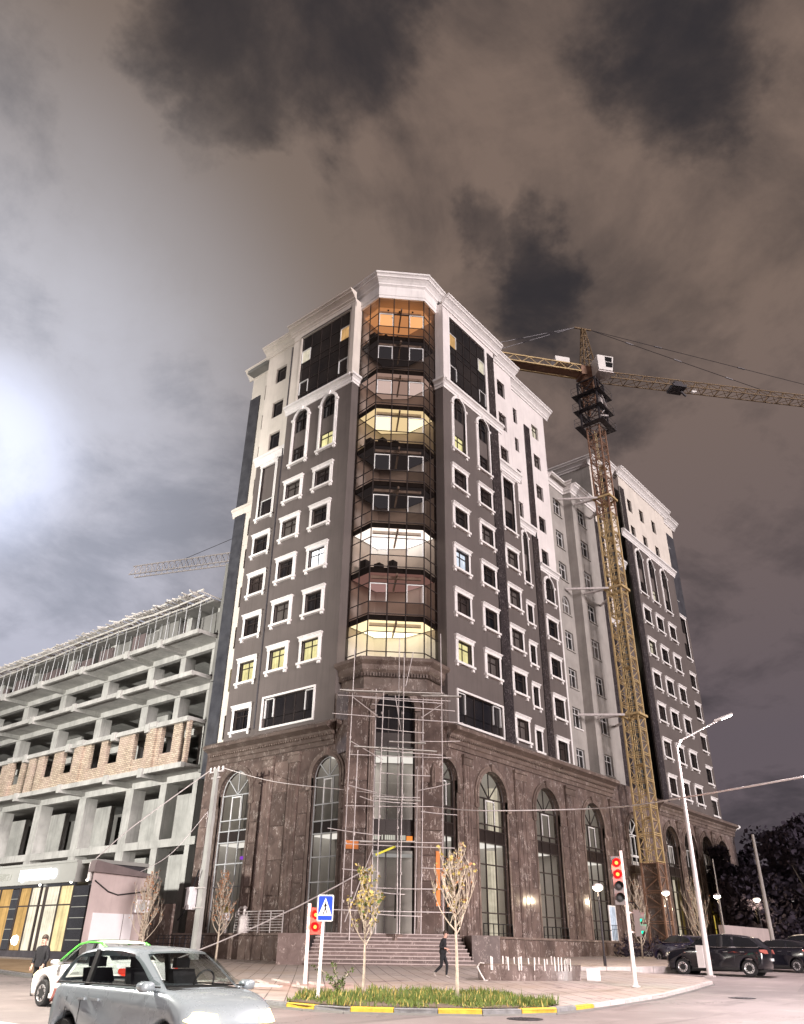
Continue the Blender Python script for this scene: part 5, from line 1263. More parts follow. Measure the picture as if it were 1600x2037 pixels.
girder('counter_jib', O-jd*1.2+Vector((0, 0, ZJ+.0)), -17, 1.5, .9, 'crane_yellow', 9, False)
q = MB(); p = O-jd*1.3+Vector((0, 0, ZJ)); q.bar(p, p-jd*16.8, 1.1, .10); q.build('walkway', 'crane_rust', TC)
q = MB(); p = O-jd*2.6+Vector((0, 0, ZJ+1.35)); q.bar(p, p-jd*1.8, 1.3, 1.0); q.build('winch', 'crane_white', TC)
q = MB(); p = O-jd*15.2+Vector((0, 0, ZJ-.7)); q.bar(p, p-jd*2.6, 1.2, 2.2); q.build('counterweight', 'dark_concrete', TC)
tp = O+Vector((0, 0, zt))
for p in (O+jd*24+Vector((0, 0, ZJ+2.2)), O+jd*42+Vector((0, 0, ZJ+3.1)), O-jd*16+Vector((0, 0, ZJ+.9)), O-jd*14+Vector((0, 0, ZJ+.9))+jn*.6):
    q = MB(); s = tp+(jd if (p-O).dot(jd) > 0 else -jd)*1.1; q.tube(s, p, .045, 4)
    for f in (.22, .5, .8): c_ = s+(p-s)*f; e_ = (p-s).normalized()*.5; q.tube(c_-e_, c_+e_, .09, 5)
    q.build('pendant_bar', 'dark_steel', TC)
tr = O+jd*11.6+Vector((0, 0, ZJ+.15))
q = MB(); q.bar(tr-jd*.9, tr+jd*.9, 1.7, .35); q.bar(tr-jd*.6+Vector((0, 0, .3)), tr+jd*.5+Vector((0, 0, .3)), 1.4, .7); q.bar(tr+jd*.3, tr+jd*1.1-Vector((0, 0, .9)), .2); q.build('trolley', 'dark_steel', TC)
q = MB(); q.bar(tr+jd*2.0+Vector((0, 0, -.1)), tr+jd*2.6+Vector((0, 0, .1)), .3, .3); q.build('lamp_box', 'crane_white', TC)
for z in (21.2, 34.2, 44.9):   # ties back to the grey block
    for x0, y0, x1, y1 in ((CX-.8, CY+.8, 31.2, 1.0), (CX+.8, CY+.8, 35.2, 1.0), (CX-.9, CY+.3, 29.0, 1.9)):
        q = MB(); q.bar((x0, y0, z), (x1, y1, z+.1), .16, .2); q.build('anchor_tie', 'galvanised', TC)
    q = MB()
    for a, c in (((-1, -1), (1, -1)), ((1, -1), (1, 1)), ((1, 1), (-1, 1)), ((-1, 1), (-1, -1))): q.bar((CX+a[0]*.95, CY+a[1]*.95, z), (CX+c[0]*.95, CY+c[1]*.95, z), .18, .22)
    q.build('anchor_collar', 'crane_yellow', TC)
# jib of another crane far behind the unfinished frame, left
FC = thing('distant_crane', (40, 80, 0), 'distant crane jib showing faintly in the sky behind the unfinished concrete frame', 'tower crane')
p0, p1 = Vector((14, 40.0, 46.5)), Vector((14, 78, 51.5)); q = MB(); d = p1-p0; n = 18
p0, p1 = EYE+skydir(470, 1118)*105, EYE+skydir(262, 1146)*118; d = p1-p0
sd_ = d.normalized().cross(Vector((0, 0, 1))).normalized()*.55; up_ = Vector((0, 0, 1.5))
for a in (sd_, -sd_, up_): q.bar(p0+a, p1+a, .13)
for k in range(n):
    a, c, e = p0+d*(k/n), p0+d*((k+.5)/n), p0+d*((k+1)/n)
    for s_ in (sd_, -sd_): q.bar(a+s_, c+up_, .06); q.bar(c+up_, e+s_, .06)
q.build('jib', 'galvanised', FC)
pm = p0+d*-.45
q = MB()
for x, y in ((-.8, -.8), (.8, -.8), (.8, .8), (-.8, .8)): q.bar((pm.x+x, pm.y+y, 0), (pm.x+x, pm.y+y, pm.z+6), .16)
for k in range(20): z = k*2.5; q.bar((pm.x-.8, pm.y-.8, z), (pm.x+.8, pm.y-.8, z+2.5), .08); q.bar((pm.x-.8, pm.y-.8, z), (pm.x-.8, pm.y+.8, z+2.5), .08)
q.build('mast', 'galvanised', FC); q = MB(); q.bar(pm+Vector((0, 0, .2)), p0+Vector((0, 0, .2)), 1.2, 1.2); q.build('jib_root', 'galvanised', FC)
q = MB(); q.tube(pm+Vector((0, 0, 6)), p0+d*.5+up_, .05, 4); q.build('pendant_bar', 'dark_steel', FC)

# ------------------------------------------------------------------ scaffold at the entrance
SC = thing('scaffold', (.5, .5, 2.3), 'thin pipe scaffold with planks rising in front of the entrance under the glazed bay', 'scaffold')
polesU = [(-3.05, 1.25, .8, 19.6), (-1.38, 1.2, 2.3, 16.9), (-1.05, 1.9, 2.3, 16.5), (.10, 1.7, 1.7, 20.4), (.30, 2.1, 2.3, 19.2), (1.68, 1.2, 2.3, 16.6), (2.95, 1.3, 2.3, 21.0), (-2.6, 2.2, 1.2, 12.6), (1.35, .8, 2.3, 12)]
for u, n, z0, z1 in polesU:
    q = MB(); zc = z0; pts = []
    j = random.uniform(-.08, .08); q.path([FD.P(u+j, n, z0), FD.P(u+random.uniform(-.05, .05), n+.05, (z0+z1)/2), FD.P(u-j, n, z1)], .031, 5)
    for z in (z0+3.2, z0+6.4, z0+9.6, z0+12.8):
        if z < z1: q.box(*[a-b_ for a, b_ in zip(FD.P(u, n, z), (.05, .05, .07))], *[a+b_ for a, b_ in zip(FD.P(u, n, z), (.05, .05, .07))])
    q.build('pole', 'galvanised', SC)
for z, u0, u1, n, dz in ((16.35, -4.0, 3.6, 1.3, -.1), (16.1, -2.4, 3.0, 1.9, -.2), (15.85, -1.7, 3.9, 1.25, -.25), (15.1, -4.3, 4.4, 1.35, -.3), (14.2, -1.4, 1.8, 1.5, -.2), (12.5, -3.0, 3.6, 1.3, .0), (12.75, -1.4, 2.9, 1.8, -.2), (11.4, -1.0, 2.2, 1.4, -.1), (9.95, -1.5, 1.5, 1.5, 0), (9.35, -3.2, 2.4, 1.4, .1), (9.6, -1.4, 1.3, 2.0, -.1), (9.15, 1.6, 3.9, 1.3, -.15), (7.35, -2.8, 2.9, 1.3, 0), (7.15, -3.1, 3.7, 1.4, -.1), (5.75, -3.2, -1.0, 1.3, -.1), (5.9, 1.6, 3.9, 1.35, .0), (4.75, -1.5, 2.9, 1.4, .0), (4.5, -1.0, .6, 1.8, -.1), (3.55, -4.8, 3.6, 1.5, -.05), (3.35, -1.5, 1.6, 1.9, -.1), (8.0, -4.2, -.9, 1.5, -.35), (10.6, -3.0, -1.2, 1.3, -.4), (10.4, 1.4, 3.5, 1.3, .5), (13.5, 1.5, 4.2, 1.3, .1)):
    q = MB(); m = (u0+u1)/2; q.path([FD.P(u0, n, z), FD.P(m, n+.03, z+dz*.5-.03), FD.P(u1, n, z+dz)], .027, 5); q.build('ledger', 'galvanised', SC)
for u0, z0, u1, z1, n in ((-3, 16.2, -1.2, 14.9, 1.5), (2.9, 15.9, 1.6, 15.0, 1.5), (-3.0, 13.3, -.9, 12.2, 1.5), (-2.9, 2.9, -1.4, 6.9, 1.4), (.2, 14.0, -.2, 16.3, 1.9), (.1, 8.9, .45, 10.1, 2.0), (.5, 17.0, 1.0, 19.4, 1.8), (-2.3, 9.9, -1.3, 9.6, 1.6)):
    q = MB(); q.tube(FD.P(u0, n, z0), FD.P(u1, n, z1), .026, 5); q.build('brace', 'galvanised', SC)
for z, u0, u1, n in ((16.62, -3.9, 2.3, 1.55), (16.5, -3.5, 3.0, 1.85), (16.55, -.6, 3.4, 1.2), (16.45, 1.6, 4.3, 1.5), (12.95, -2.8, 2.6, 1.6), (13.4, -.5, 1.9, 1.3), (9.75, -1.3, 1.5, 1.75), (7.25, -2.2, 1.2, 1.7)):
    q = MB(); q.bar(FD.P(u0, n, z), FD.P(u1, n, z+random.uniform(-.15, .1)), .26, .06); q.build('plank', 'timber', SC)
q = MB(); q.bar(FD.P(-1.2, 1.5, 6.55), FD.P(.0, 1.5, 7.05), .10, .12); tag(q.build('yellow_plank', 'tape_yellow', SC), 'yellow plank')
# slack rope from the scaffold down to the pavement
q = MB(); a = Vector(FD.P(-1.25, 1.5, 6.0)); x, y = -8.5, 9.0; c = Vector((x, y, G(x, y)+.2)); q.path([a+(c-a)*t+Vector((0, 0, -.9*math.sin(math.pi*t)*.35)) for t in (0, .2, .4, .6, .8, 1)], .036, 5)
tag(q.build('guy_rope', 'galvanised'), 'long slanting rope running from the scaffold down to the pavement at left', 'rope')

# ------------------------------------------------------------------ shop pavilion and shed, left
SH = thing('shop', (-8, 22, .7), 'low glass-fronted shop pavilion with lit windows and a grey sign band', 'shop')
FS = Fr((-11.0, 0), (0, 1), (-1, 0))
q = MB(); q.box(-10.2, 14.6, .3, -7.4, 32, 6.0); q.build('shop_wall', 'dark_steel', SH)
q = MB(); q.box(-11.0, 14.45, 5.9, -7.2, 32, 6.1); q.build('roof', 'shop_grey', SH)
q = MB(); fbox(q, FS, 16.0, 32, -.8, .25, 5.0, 5.98); fbox(q, FS, 16.0, 32, -.8, .32, 4.88, 5.0); fbox(q, FS, 16.0, 32, -.8, .34, 5.98, 6.12); sb = q.build('sign_band', 'shop_grey', SH)
def text_mesh(txt, size, m, ext=.02, off=0):
    cu = bpy.data.curves.new('t', 'FONT'); cu.body = txt; cu.size = size; cu.extrude = ext; cu.align_x = 'LEFT'; cu.offset = off
    o = bpy.data.objects.new('t', cu); COL.objects.link(o)
    me = bpy.data.meshes.new_from_object(o.evaluated_get(bpy.context.evaluated_depsgraph_get()))
    bpy.data.objects.remove(o); me.materials.clear(); me.materials.append(MATS[m]); return me
def put_text(name, txt, size, m, par, p, u, ext=.02, off=0):
    o = bpy.data.objects.new(name, text_mesh(txt, size, m, ext, off)); COL.objects.link(o); o.parent = par
    u = Vector(u).normalized(); z = Vector((0, 0, 1)); n = u.cross(z)
    o.matrix_local = Matrix(((u.x, z.x, n.x, 0), (u.y, z.y, n.y, 0), (u.z, z.z, n.z, 0), (0, 0, 0, 1)))
    o.location = Vector(p)-WO[par.name]; return o
put_text('lettering', '\u0418\u041d\u0418\u041d\u0418\u041a2 /', .62, 'sign_dim', sb, FS.P(27.2, .27, 5.20), (0, -1, 0))
put_text('lit_lettering', '\u0426\u0418\u0420\u0418\u0428\u0418\u0418 D', .72, 'sign_lit', sb, FS.P(22.75, .28, 5.18), (0, -1, 0), .05, .055)
q = MB(); fbox(q, FS, 14.5, 32, -.2, .12, .3, 1.18); q.build('plinth', 'dark_steel', SH)
q = MB(); fbox(q, FS, 16.2, 32, -.1, .08, 4.72, 4.88); q.build('head_beam', 'black_tile', SH)
pan = [(16.35, 17.75, 'lit_shop'), (17.85, 19.3, 'lit_shop_pale'), (19.6, 19.95, 'lit_shop_pale'), (20.3, 21.2, 'lit_shop_pale'), (21.3, 22.6, 'lit_shop_deep'), (23.8, 25.2, 'lit_shop_deep'), (25.4, 27, 'lit_shop_deep'), (28, 30, 'lit_shop')]
for a, c, m in pan:
    for z0, z1 in ((1.2, 3.62), (3.7, 4.7)):
        q = MB(); fbox(q, FS, a, c, -.02, .0, z0, z1); q.build('shop_window', m, SH)
for u in (16.27, 17.8, 19.42, 20.12, 21.25, 22.7, 25.3, 27.1): q = MB(); fbox(q, FS, u-.06 if u != 19.42 else u-.13, u+.06 if u != 19.42 else u+.15, -.04, .06, 1.18, 4.75); q.build('mullion', 'dark_frame', SH)
q = MB(); fbox(q, FS, 16.3, 30, -.02, .04, 3.62, 3.70); q.build('transom', 'dark_frame', SH)
for a, c in ((14.55, 16.2), (22.8, 23.7), (27.2, 27.9)):
    for k in range(6):
        q = MB(); z = 1.2+k*.58; fbox(q, FS, a, c, -.1, .05, z+.02, z+.56); q.build('wall_panel', 'black_tile', SH)
    for k in range(1, 6): q = MB(); fbox(q, FS, a+.05, c-.05, .04, .055, 1.2+k*.58-.015, 1.2+k*.58+.015); q.build('light_strip', 'sign_dim', SH)
for u, z in ((20.0, 4.75), (16.35, 4.8), (14.6, 4.85)):
    q = MB(); q.lathe([(0, 0), (.07, .02), (.09, .1), (0, .14)], FS.P(u, .25, z), 8); q.build('spot_lamp', 'shop_spot', SH)
q = MB(); q.lathe([(0, -.3), (.22, -.22), (.32, 0), (.22, .22), (0, .3)], FS.P(22.0, -.015, 1.75), 12); q.build('globe_lamp', 'shop_spot', SH)
q = MB(); fbox(q, Fr((0, 14.55), (1, 0), (0, -1)), -11.2, -10.0, -.2, .1, 4.9, 5.9); q.build('mesh_panel', 'galvanised', SH)
SD = thing('shed', (-8, 16, .7), 'pinkish plastered shed with a sloping sheet roof and white door beside the shop', 'shed')
FD2 = Fr((0, 14.2), (1, 0), (0, -1))
xs0, xs1 = -11.15, -6.95
b = MB(); b.poly([FD2.P(xs0, 0, .3), FD2.P(xs1, 0, .3), FD2.P(xs1, 0, 5.4), FD2.P(xs0, 0, 5.4)]); b.box(-9.9, 14.21, .3, xs1, 18, 5.36); b.build('shed_wall', 'pink_plaster', SD)
b = MB(); b.hexa([(xs0-.2, 13.9, 5.35), (xs1+.3, 13.9, 5.25), (xs1+.3, 14.5, 5.25), (xs0-.2, 14.5, 5.35), (xs0-.1, 13.9, 6.0), (xs1+.3, 13.9, 5.36), (xs1+.3, 14.5, 5.36), (xs0-.1, 14.5, 6.0)]); b.build('roof', 'roof_sheet', SD)
b = MB(); fbox(b, FD2, -10.75, -8.0, 0, .06, .6, 3.2); b.build('door', 'white_sheet', SD)
b = MB(); fbox(b, FD2, -8.7, -8.67, .06, .075, .6, 3.2); b.build('door_joint', 'roof_sheet', SD)
b = MB(); b.path([FD2.P(-11.0, .05, 4.9), FD2.P(-10.0, .06, 4.35), FD2.P(-9.3, .06, 4.2), FD2.P(-7.3, .06, 4.5)], .04, 5); b.build('cable', 'black_paint', SD)
b = MB(); fbox(b, FD2, -8.1, -7.25, .02, .42, 3.3, 4.0); au = b.build('air_conditioner', 'white_sheet', SD)
b = MB(); b.lathe([(.0, 0), (.28, 0), (.28, -.03), (.23, -.03), (.23, -.01), (0, -.01)], FD2.P(-7.65, .42, 3.65), 14, 'y'); b.build('fan_grille', 'grey_frame', au)
b = MB(); fbox(b, FD2, -7.35, -6.96, -.1, .05, .4, 5.2); b.build('brick_strip', 'brick_wall', SD)

# hoarding and fence between shed and tower
FN = thing('site_fence', (-2.0, 17, .6), 'dark metal lattice fence before the ground floor of the unfinished frame', 'fence')
b = MB()
for k in range(9): y = 14.6+k*.6; b.bar((-2.2, y, .6), (-2.2, y, 2.2), .05)
b.build('fence_post', 'dark_steel', FN)
for z in (.8, 1.1, 1.4, 1.7, 2.0, 2.2): b = MB(); b.bar((-2.2, 14.4, z), (-2.2, 19.8, z), .045); b.build('rail', 'dark_steel', FN)
b = MB(); b.box(-1.2, 19.6, .5, -1.0, 24, 4.2); tag(b.build('brown_panel', 'brown_marble'), 'brown marble panel leaning at the foot of the concrete columns', 'panel')
b = MB(); b.hexa([(-12, 15.4, .6), (-5, 15.0, .6), (-4.5, 17, .6), (-12, 18, .6), (-11, 16, .95), (-6, 15.6, .9), (-6, 16.5, .9), (-11, 17, .95)]) if False else None

# ------------------------------------------------------------------ overhead line pole, left
CP = thing('concrete_pole', (-4.0, 12.9, .6), 'pale square concrete power pole left of the marble base', 'pole')
b = MB(); b.hexa([(-4.17, 12.65, .3), (-3.83, 12.65, .3), (-3.83, 13.2, .3), (-4.17, 13.2, .3), (-4.1, 12.75, 12.3), (-3.9, 12.75, 12.3), (-3.9, 13.1, 12.3), (-4.1, 13.1, 12.3)]); b.build('shaft', 'concrete', CP)
b = MB(); b.bar((-4.0, 12.2, 12.1), (-4.0, 13.7, 12.1), .1); b.bar((-4.0, 12.5, 11.7), (-4.0, 13.4, 11.7), .1); b.build('crossarm', 'galvanised', CP)
for y in (12.3, 12.75, 13.2, 13.6): b = MB(); b.lathe([(.03, 0), (.09, .06), (.05, .12), (.10, .2), (.04, .32), (0, .34)], (-4.0, y, 12.12), 8); b.build('insulator', 'white_trim', CP)
b = MB(); b.box(-4.5, 13.3, 3.6, -4.1, 13.9, 4.9); b.build('meter_box', 'white_sheet', CP)
for z in (3.7, 4.85): b = MB(); b.bar((-4.3, 12.3, z), (-4.3, 14.3, z), .07); b.build('bracket', 'galvanised', CP)
b = MB(); b.path([(-4.4, 13.0, 5.9), (-4.4, 13.5, 4.5), (-4.5, 13.9, 3.4), (-4.5, 14.4, 3.0)], .05, 5); b.build('cable', 'black_paint', CP)
def wire(name, pts, r, m, label, cat='cable'):
    b = MB(); P = [Vector(p) for p in pts]; o = []
    for i in range(len(P)-1):
        p0_, p1_, p2_, p3_ = P[max(i-1, 0)], P[i], P[i+1], P[min(i+2, len(P)-1)]
        for k in range(8):
            t = k/8; o.append(.5*((2*p1_)+(p2_-p0_)*t+(2*p0_-5*p1_+4*p2_-p3_)*t*t+(3*p1_-p0_-3*p2_+p3_)*t**3))
    o.append(P[-1]); b.path(o, r, 5); tag(b.build(name, m), label, cat)
wire('overhead_wire', [(-4, 13.6, 12.3), (-8, 15.6, 8.4), (-10.4, 15.5, 6.2)], .035, 'galvanised', 'thin grey wire from the concrete pole down to the roof of the shed')
wire('overhead_wire', [(-4, 13.3, 9.6), (-6.0, 14.0, 6.8), (-8.4, 14.05, 5.4)], .02, 'galvanised', 'fine wire slanting from the concrete pole to the shed wall')
wire('overhead_wire', [(-4, 12.3, 12.3), (-2.4, 8.5, 11.2), (0.2, 3.0, 10.4), (1.2, -.6, 9.7)], .022, 'galvanised', 'thin wire crossing the marble base from the concrete pole to the entrance')
wire('garland_cable', [(-12.07, -26.24, 6.33), (-4.5, -19.6, 7.35), (5.26, -11.11, 8.84), (3.0, -4.2, 9.0), (3.2, -.3, 9.6)], .034, 'pole_white', 'white bundled cable hanging across the street in front of the crane mast', 'cable')

# ------------------------------------------------------------------ street lamps
def pt(px, py, t):
    d = skydir(px, py); return EYE+d*(t/(d.x*FW[0]+d.y*FW[1]))
def light(name, kind, loc, e, col, par=None, size=.25, spot=None, tgt=None, blend=.6):
    l = bpy.data.lights.new(name, kind); l.energy = e; l.color = col; l.shadow_soft_size = size
    if spot: l.spot_size = rad(spot); l.spot_blend = blend
    o = bpy.data.objects.new(name, l); COL.objects.link(o); o.location = Vector(loc)-(WO[par.name] if par else Vector((0, 0, 0))); o.parent = par
    if tgt: o.rotation_euler = (Vector(tgt)-Vector(loc)).to_track_quat('-Z', 'Y').to_euler()
    return o
def tall_lamp(x, y, arm, label, h=11.1, e=0, c=(1, .855, .865)):
    z = G(x, y); t = thing('street_lamp', (x, y, z), label, 'street lamp', 'tall white street lamps')
    a = Vector(arm).normalized()
    b = MB(); b.path([(x, y, z-.1), (x, y, z+.3), (x+.02, y-.02, z+h*.7), (x+.08*a.x, y+.08*a.y, z+h-.25), (x+.35*a.x, y+.35*a.y, z+h+.15)], [.155, .135, .10, .075, .07], 10); b.build('post', 'pole_white', t, smooth=True)
    b = MB(); p = Vector((x, y, z+h+.1)); q_ = p+a*2.4+Vector((0, 0, 1.0)); b.tube(p+a*.25, q_, .05, 8); b.build('arm', 'pole_white', t)
    b = MB(); b.bar(q_-a*.15, q_+a*.85+Vector((0, 0, .35)), .26, .10); hd = b.build('lamp_head', 'pole_white', t)
    b = MB(); b.bar(q_+a*.25+Vector((0, 0, .085)), q_+a*.8+Vector((0, 0, .28)), .2, .04); b.build('lamp_lens', 'lamp_lit', hd)
    b = MB(); b.box(x-.2, y-.2, z-.1, x+.2, y+.2, z+.06); b.build('base_plate', 'galvanised', t)
    if e: light('lamp_light', 'SPOT', q_+a*.5-Vector((0, 0, .1)), e, c, t, .25, 168, q_+a*.6-Vector((0, 0, 5)), .5)
    return t
tl_ = tall_lamp(3.84, -16.41, (.45, -.9, 0), 'tall white street lamp standing in front of the black parked car', 11.0, 9500)
b = MB(); b.box(3.84-.17, -16.41+.12, .95, 3.84+.17, -16.41+.45, 1.9); b.build('switch_box', 'pole_white', tl_)
tall_lamp(-36.5, -7.0, (.8, -.3, 0), 'tall white street lamp out of frame left by the near carriageway', 10.5, 29000, (1, .93, .82))
tall_lamp(-34.0, -37.0, (.5, .8, 0), 'tall white street lamp out of frame behind the camera', 10.5, 15000, (1, .90, .83))
tall_lamp(-14.0, -31.5, (-.2, .9, 0), 'tall white street lamp out of frame right across the street', 10.5, 11500)
def park_lamp(x, y, zl, label, e):
    z = G(x, y)+.1; t = thing('park_lamp', (x, y, z), label, 'lamp post', 'low park lamps along the base of the building')
    b = MB(); b.path([(x, y, z-.1), (x, y, z+.5), (x, y, z+.55), (x, y, zl)], [.09, .09, .055, .045], 8); b.build('post', 'dark_steel' if e else 'dark_steel', t)
    b = MB(); b.lathe([(0, .06), (.20, .08), (.30, .10), (.30, .14), (.20, .24), (0, .28)], (x, y, zl), 12); h_ = b.build('lamp_hood', 'pole_white', t)
    b = MB(); b.lathe([(0, -.14), (.17, -.10), (.27, .0), (.27, .09), (0, .09)], (x, y, zl-.005), 12); b.build('lamp_globe', 'lamp_warm', h_)
    light('lamp_light', 'POINT', (x, y, zl-.22), e, (1, .80, .52), t, .12)
park_lamp(6.6, -9.6, 4.75, 'lit park lamp left of the traffic light, nearest the entrance', 420)
park_lamp(24.6, -6.2, 5.5, 'lit park lamp at the foot of the crane mast', 500)
park_lamp(36.1, -6.0, 5.85, 'lit park lamp before the yellow window of the far wing', 500)
park_lamp(43.4, -7.0, 5.9, 'lit park lamp under the dark trees, left of the bare concrete pole', 450)
park_lamp(56.0, -6.6, 6.2, 'lit park lamp farthest right under the dark trees', 450)
# a site floodlight on its mast, out of frame left: the glare at the picture's edge
fx, fy = -80.0, 20.0
t = thing('floodlight_mast', (fx, fy, G(fx, fy)), 'steel mast with a site floodlight out of frame at left', 'floodlight')
b = MB(); b.path([(fx, fy, 0), (fx, fy, 7.0)], [.12, .09], 8); b.build('post', 'galvanised', t)
b = MB(); b.bar((fx, fy-.5, 7.1), (fx, fy+.5, 7.1), .3, .35); hd = b.build('lamp_head', 'dark_steel', t)
b = MB(); b.box(fx+.16, fy-.45, 6.95, fx+.18, fy+.45, 7.25); b.build('lamp_lens', 'lamp_lit', hd)
light('flood_light', 'SPOT', (fx+.3, fy, 7.15), 420000, (1.0, .97, .90), t, .6, 66, (0, 46, 22), .7)

# ------------------------------------------------------------------ traffic lights and crossing sign
def lens(b_, p, n, r, d=.04):
    n = Vector(n).normalized(); u = n.cross(Vector((0, 0, 1))).normalized(); w = u.cross(n)
    ring = [Vector(p)+(u*math.cos(2*math.pi*k/16)+w*math.sin(2*math.pi*k/16))*r for k in range(16)]
    b_.loft([[q_ for q_ in ring], [q_+n*d for q_ in ring], [Vector(p)+n*(d*1.6)+(q_-Vector(p))*.5 for q_ in ring]], True, True)
def visor(b_, p, n, r, l=.22):
    n = Vector(n).normalized(); u = n.cross(Vector((0, 0, 1))).normalized(); w = u.cross(n)
    A = [Vector(p)+(u*math.cos(a)+w*math.sin(a))*r for a in [math.pi*(-.12+1.24*k/12) for k in range(13)]]
    b_.loft([A, [q_+n*(l*(1-.25*abs(k-6)/6)) for k, q_ in enumerate(A)]], False)
def signal(par, p, n, lights, r=.13, pitch=.345, body='signal_grey'):
    """p = top of the housing, facing n"""
    n = Vector(n).normalized(); u = n.cross(Vector((0, 0, 1))).normalized(); p = Vector(p); H = pitch*len(lights)+.08
    b_ = MB(); c = p-n*.12
    b_.hexa([c+u*x+n*y+Vector((0, 0, z)) for x, y, z in ((-.19, -.1, -H), (.19, -.1, -H), (.19, .12, -H), (-.19, .12, -H), (-.19, -.1, 0), (.19, -.1, 0), (.19, .12, 0), (-.19, .12, 0))]); hs = b_.build('signal_housing', body, par)
    for k, m in enumerate(lights):
        q_ = p-Vector((0, 0, .04+pitch*(k+.5)))
        b_ = MB(); lens(b_, q_, n, r); lo = b_.build('lens', m, hs)
        if m in ('red_lens', 'green_lens'): b_ = MB(); lens(b_, q_+n*.025, n, r*.45, .05); b_.build('lit_core', 'red_core' if m == 'red_lens' else 'green_lens', lo)
        b_ = MB(); visor(b_, q_, n, r+.02); b_.build('visor', body, hs)
    return hs
tx, ty = -8.25, -18.15; tz = G(tx, ty)+KH
TLt = thing('traffic_light', (tx, ty, tz), 'white traffic light post with a four lens head showing red and a green side head', 'traffic light')
b = MB(); b.path([(tx, ty, tz-.1), (tx, ty, tz+4.55)], [.075, .06], 10); b.build('post', 'pole_white', TLt); b = MB(); b.lathe([(0, 0), (.16, 0), (.16, .03), (.09, .05), (.09, .12), (0, .12)], (tx, ty, tz), 12); b.build('base_plate', 'pole_white', TLt)
f1 = Vector((-.78, -.58, 0)).normalized()
hp = Vector((tx, ty, 4.78))+Vector((-rgt.x, -rgt.y, 0))*.26+f1*.18
signal(TLt, hp, f1, ['red_lens', 'red_lens', 'trim_black', 'trim_black'], .145, .40)
f2 = Vector((rgt.x, rgt.y, 0))*.95+Vector((-FW[0], -FW[1], 0))*.30
gp = Vector((tx, ty, 2.94))+Vector((rgt.x, rgt.y, 0))*.45
signal(TLt, gp, f2, ['green_lens', 'green_lens'], .14, .40)
for z in (2.85, 2.2): b = MB(); b.bar((tx, ty, z), gp+Vector((0, 0, z-2.94))-f2.normalized()*.15, .05); b.build('bracket', 'pole_white', TLt)
for z in (4.6, 3.4): b = MB(); b.bar((tx, ty, z), hp+Vector((0, 0, z-4.78))-f1*.2, .05); b.build('bracket', 'pole_white', TLt)
b = MB(); b.path([(tx, ty, 3.2), gp+Vector((-.1, .1, .25)), gp+Vector((0, 0, .02))], .02, 4); b.build('cable', 'black_paint', TLt)
light('signal_light', 'POINT', hp+f1*.45-Vector((0, 0, .4)), 110, (1, .12, .05), TLt, .2)
light('signal_light', 'POINT', gp+f2*.4-Vector((0, 0, .4)), 45, (.05, 1, .55), TLt, .2)
sx, sy = -15.9, -8.95; sz = G(sx, sy)+KH
T2 = thing('traffic_light', (sx, sy, sz), 'red traffic light half hidden behind the blue crossing sign', 'traffic light')
b = MB(); b.path([(sx, sy, sz), (sx, sy, 3.0)], [.07, .06], 8); b.build('post', 'pole_white', T2)
signal(T2, pt(630, 1806, 33)+Vector((0, 0, .0)), (-.83, -.55, 0), ['red_lens', 'red_lens'], .14, .40, 'box_red')
light('signal_light', 'POINT', pt(622, 1820, 32.3), 110, (1, .12, .05), T2, .15)
gx, gy = -20.87, -14.5; gz = G(gx, gy)+KH
SG = thing('crossing_sign', (gx, gy, gz), 'blue pedestrian crossing sign on a white post in the flower bed', 'road sign')
b = MB(); b.path([(gx, gy, gz-.1), (gx+.05*rgt.x, gy+.05*rgt.y, gz+2.35)], [.048, .045], 10); b.build('post', 'pole_white', SG)
sn = Vector((-.80, -.60, 0)).normalized(); su = Vector((0, 0, 1)).cross(sn).normalized(); spc = Vector((gx, gy, 0))+rgt*.09+sn*.06+Vector((0, 0, 2.55))
def plate(pts, d0, d1, m, name, par):
    b_ = MB(); b_.loft([[spc+su*u+Vector((0, 0, z))+sn*d for u, z in pts] for d in (d0, d1)], True, True); return b_.build(name, m, par)
def rrect(w, h, r):
    o = []
    for cx_, cz_, a0 in ((w-r, h-r, 0), (-w+r, h-r, 90), (-w+r, -h+r, 180), (w-r, -h+r, 270)):
        for k in range(5): a = rad(a0+22.5*k); o.append((cx_+r*math.cos(a), cz_+r*math.sin(a)))
    return o
sp_ = plate(rrect(.235, .345, .045), 0, .012, 'sign_white', 'sign_plate', SG)
plate(rrect(.205, .315, .03), .012, .015, 'sign_blue', 'blue_field', sp_)
plate([(-.195, -.20), (.195, -.20), (0, .27)], .015, .018, 'sign_white', 'triangle', sp_)
b = MB()
def limb(pts, w):
    for a, c in zip(pts, pts[1:]): b.bar(spc+su*a[0]+Vector((0, 0, a[1]))+sn*.0195, spc+su*c[0]+Vector((0, 0, c[1]))+sn*.0195, .003, w, up=sn)
hc = [(.004+.020*math.cos(rad(30*k)), .135+.020*math.sin(rad(30*k))) for k in range(12)]
b.loft([[spc+su*u+Vector((0, 0, z))+sn*d for u, z in hc] for d in (.018, .021)], True, True)
def seg(a, c, w0, w1):
    a, c = Vector((a[0], a[1])), Vector((c[0], c[1])); d = (c-a).normalized(); nn = Vector((-d.y, d.x)); pp = [a+nn*w0, c+nn*w1, c-nn*w1, a-nn*w0]
    b.loft([[spc+su*q_.x+Vector((0, 0, q_.y))+sn*dd for q_ in pp] for dd in (.018, .021)], True, True)
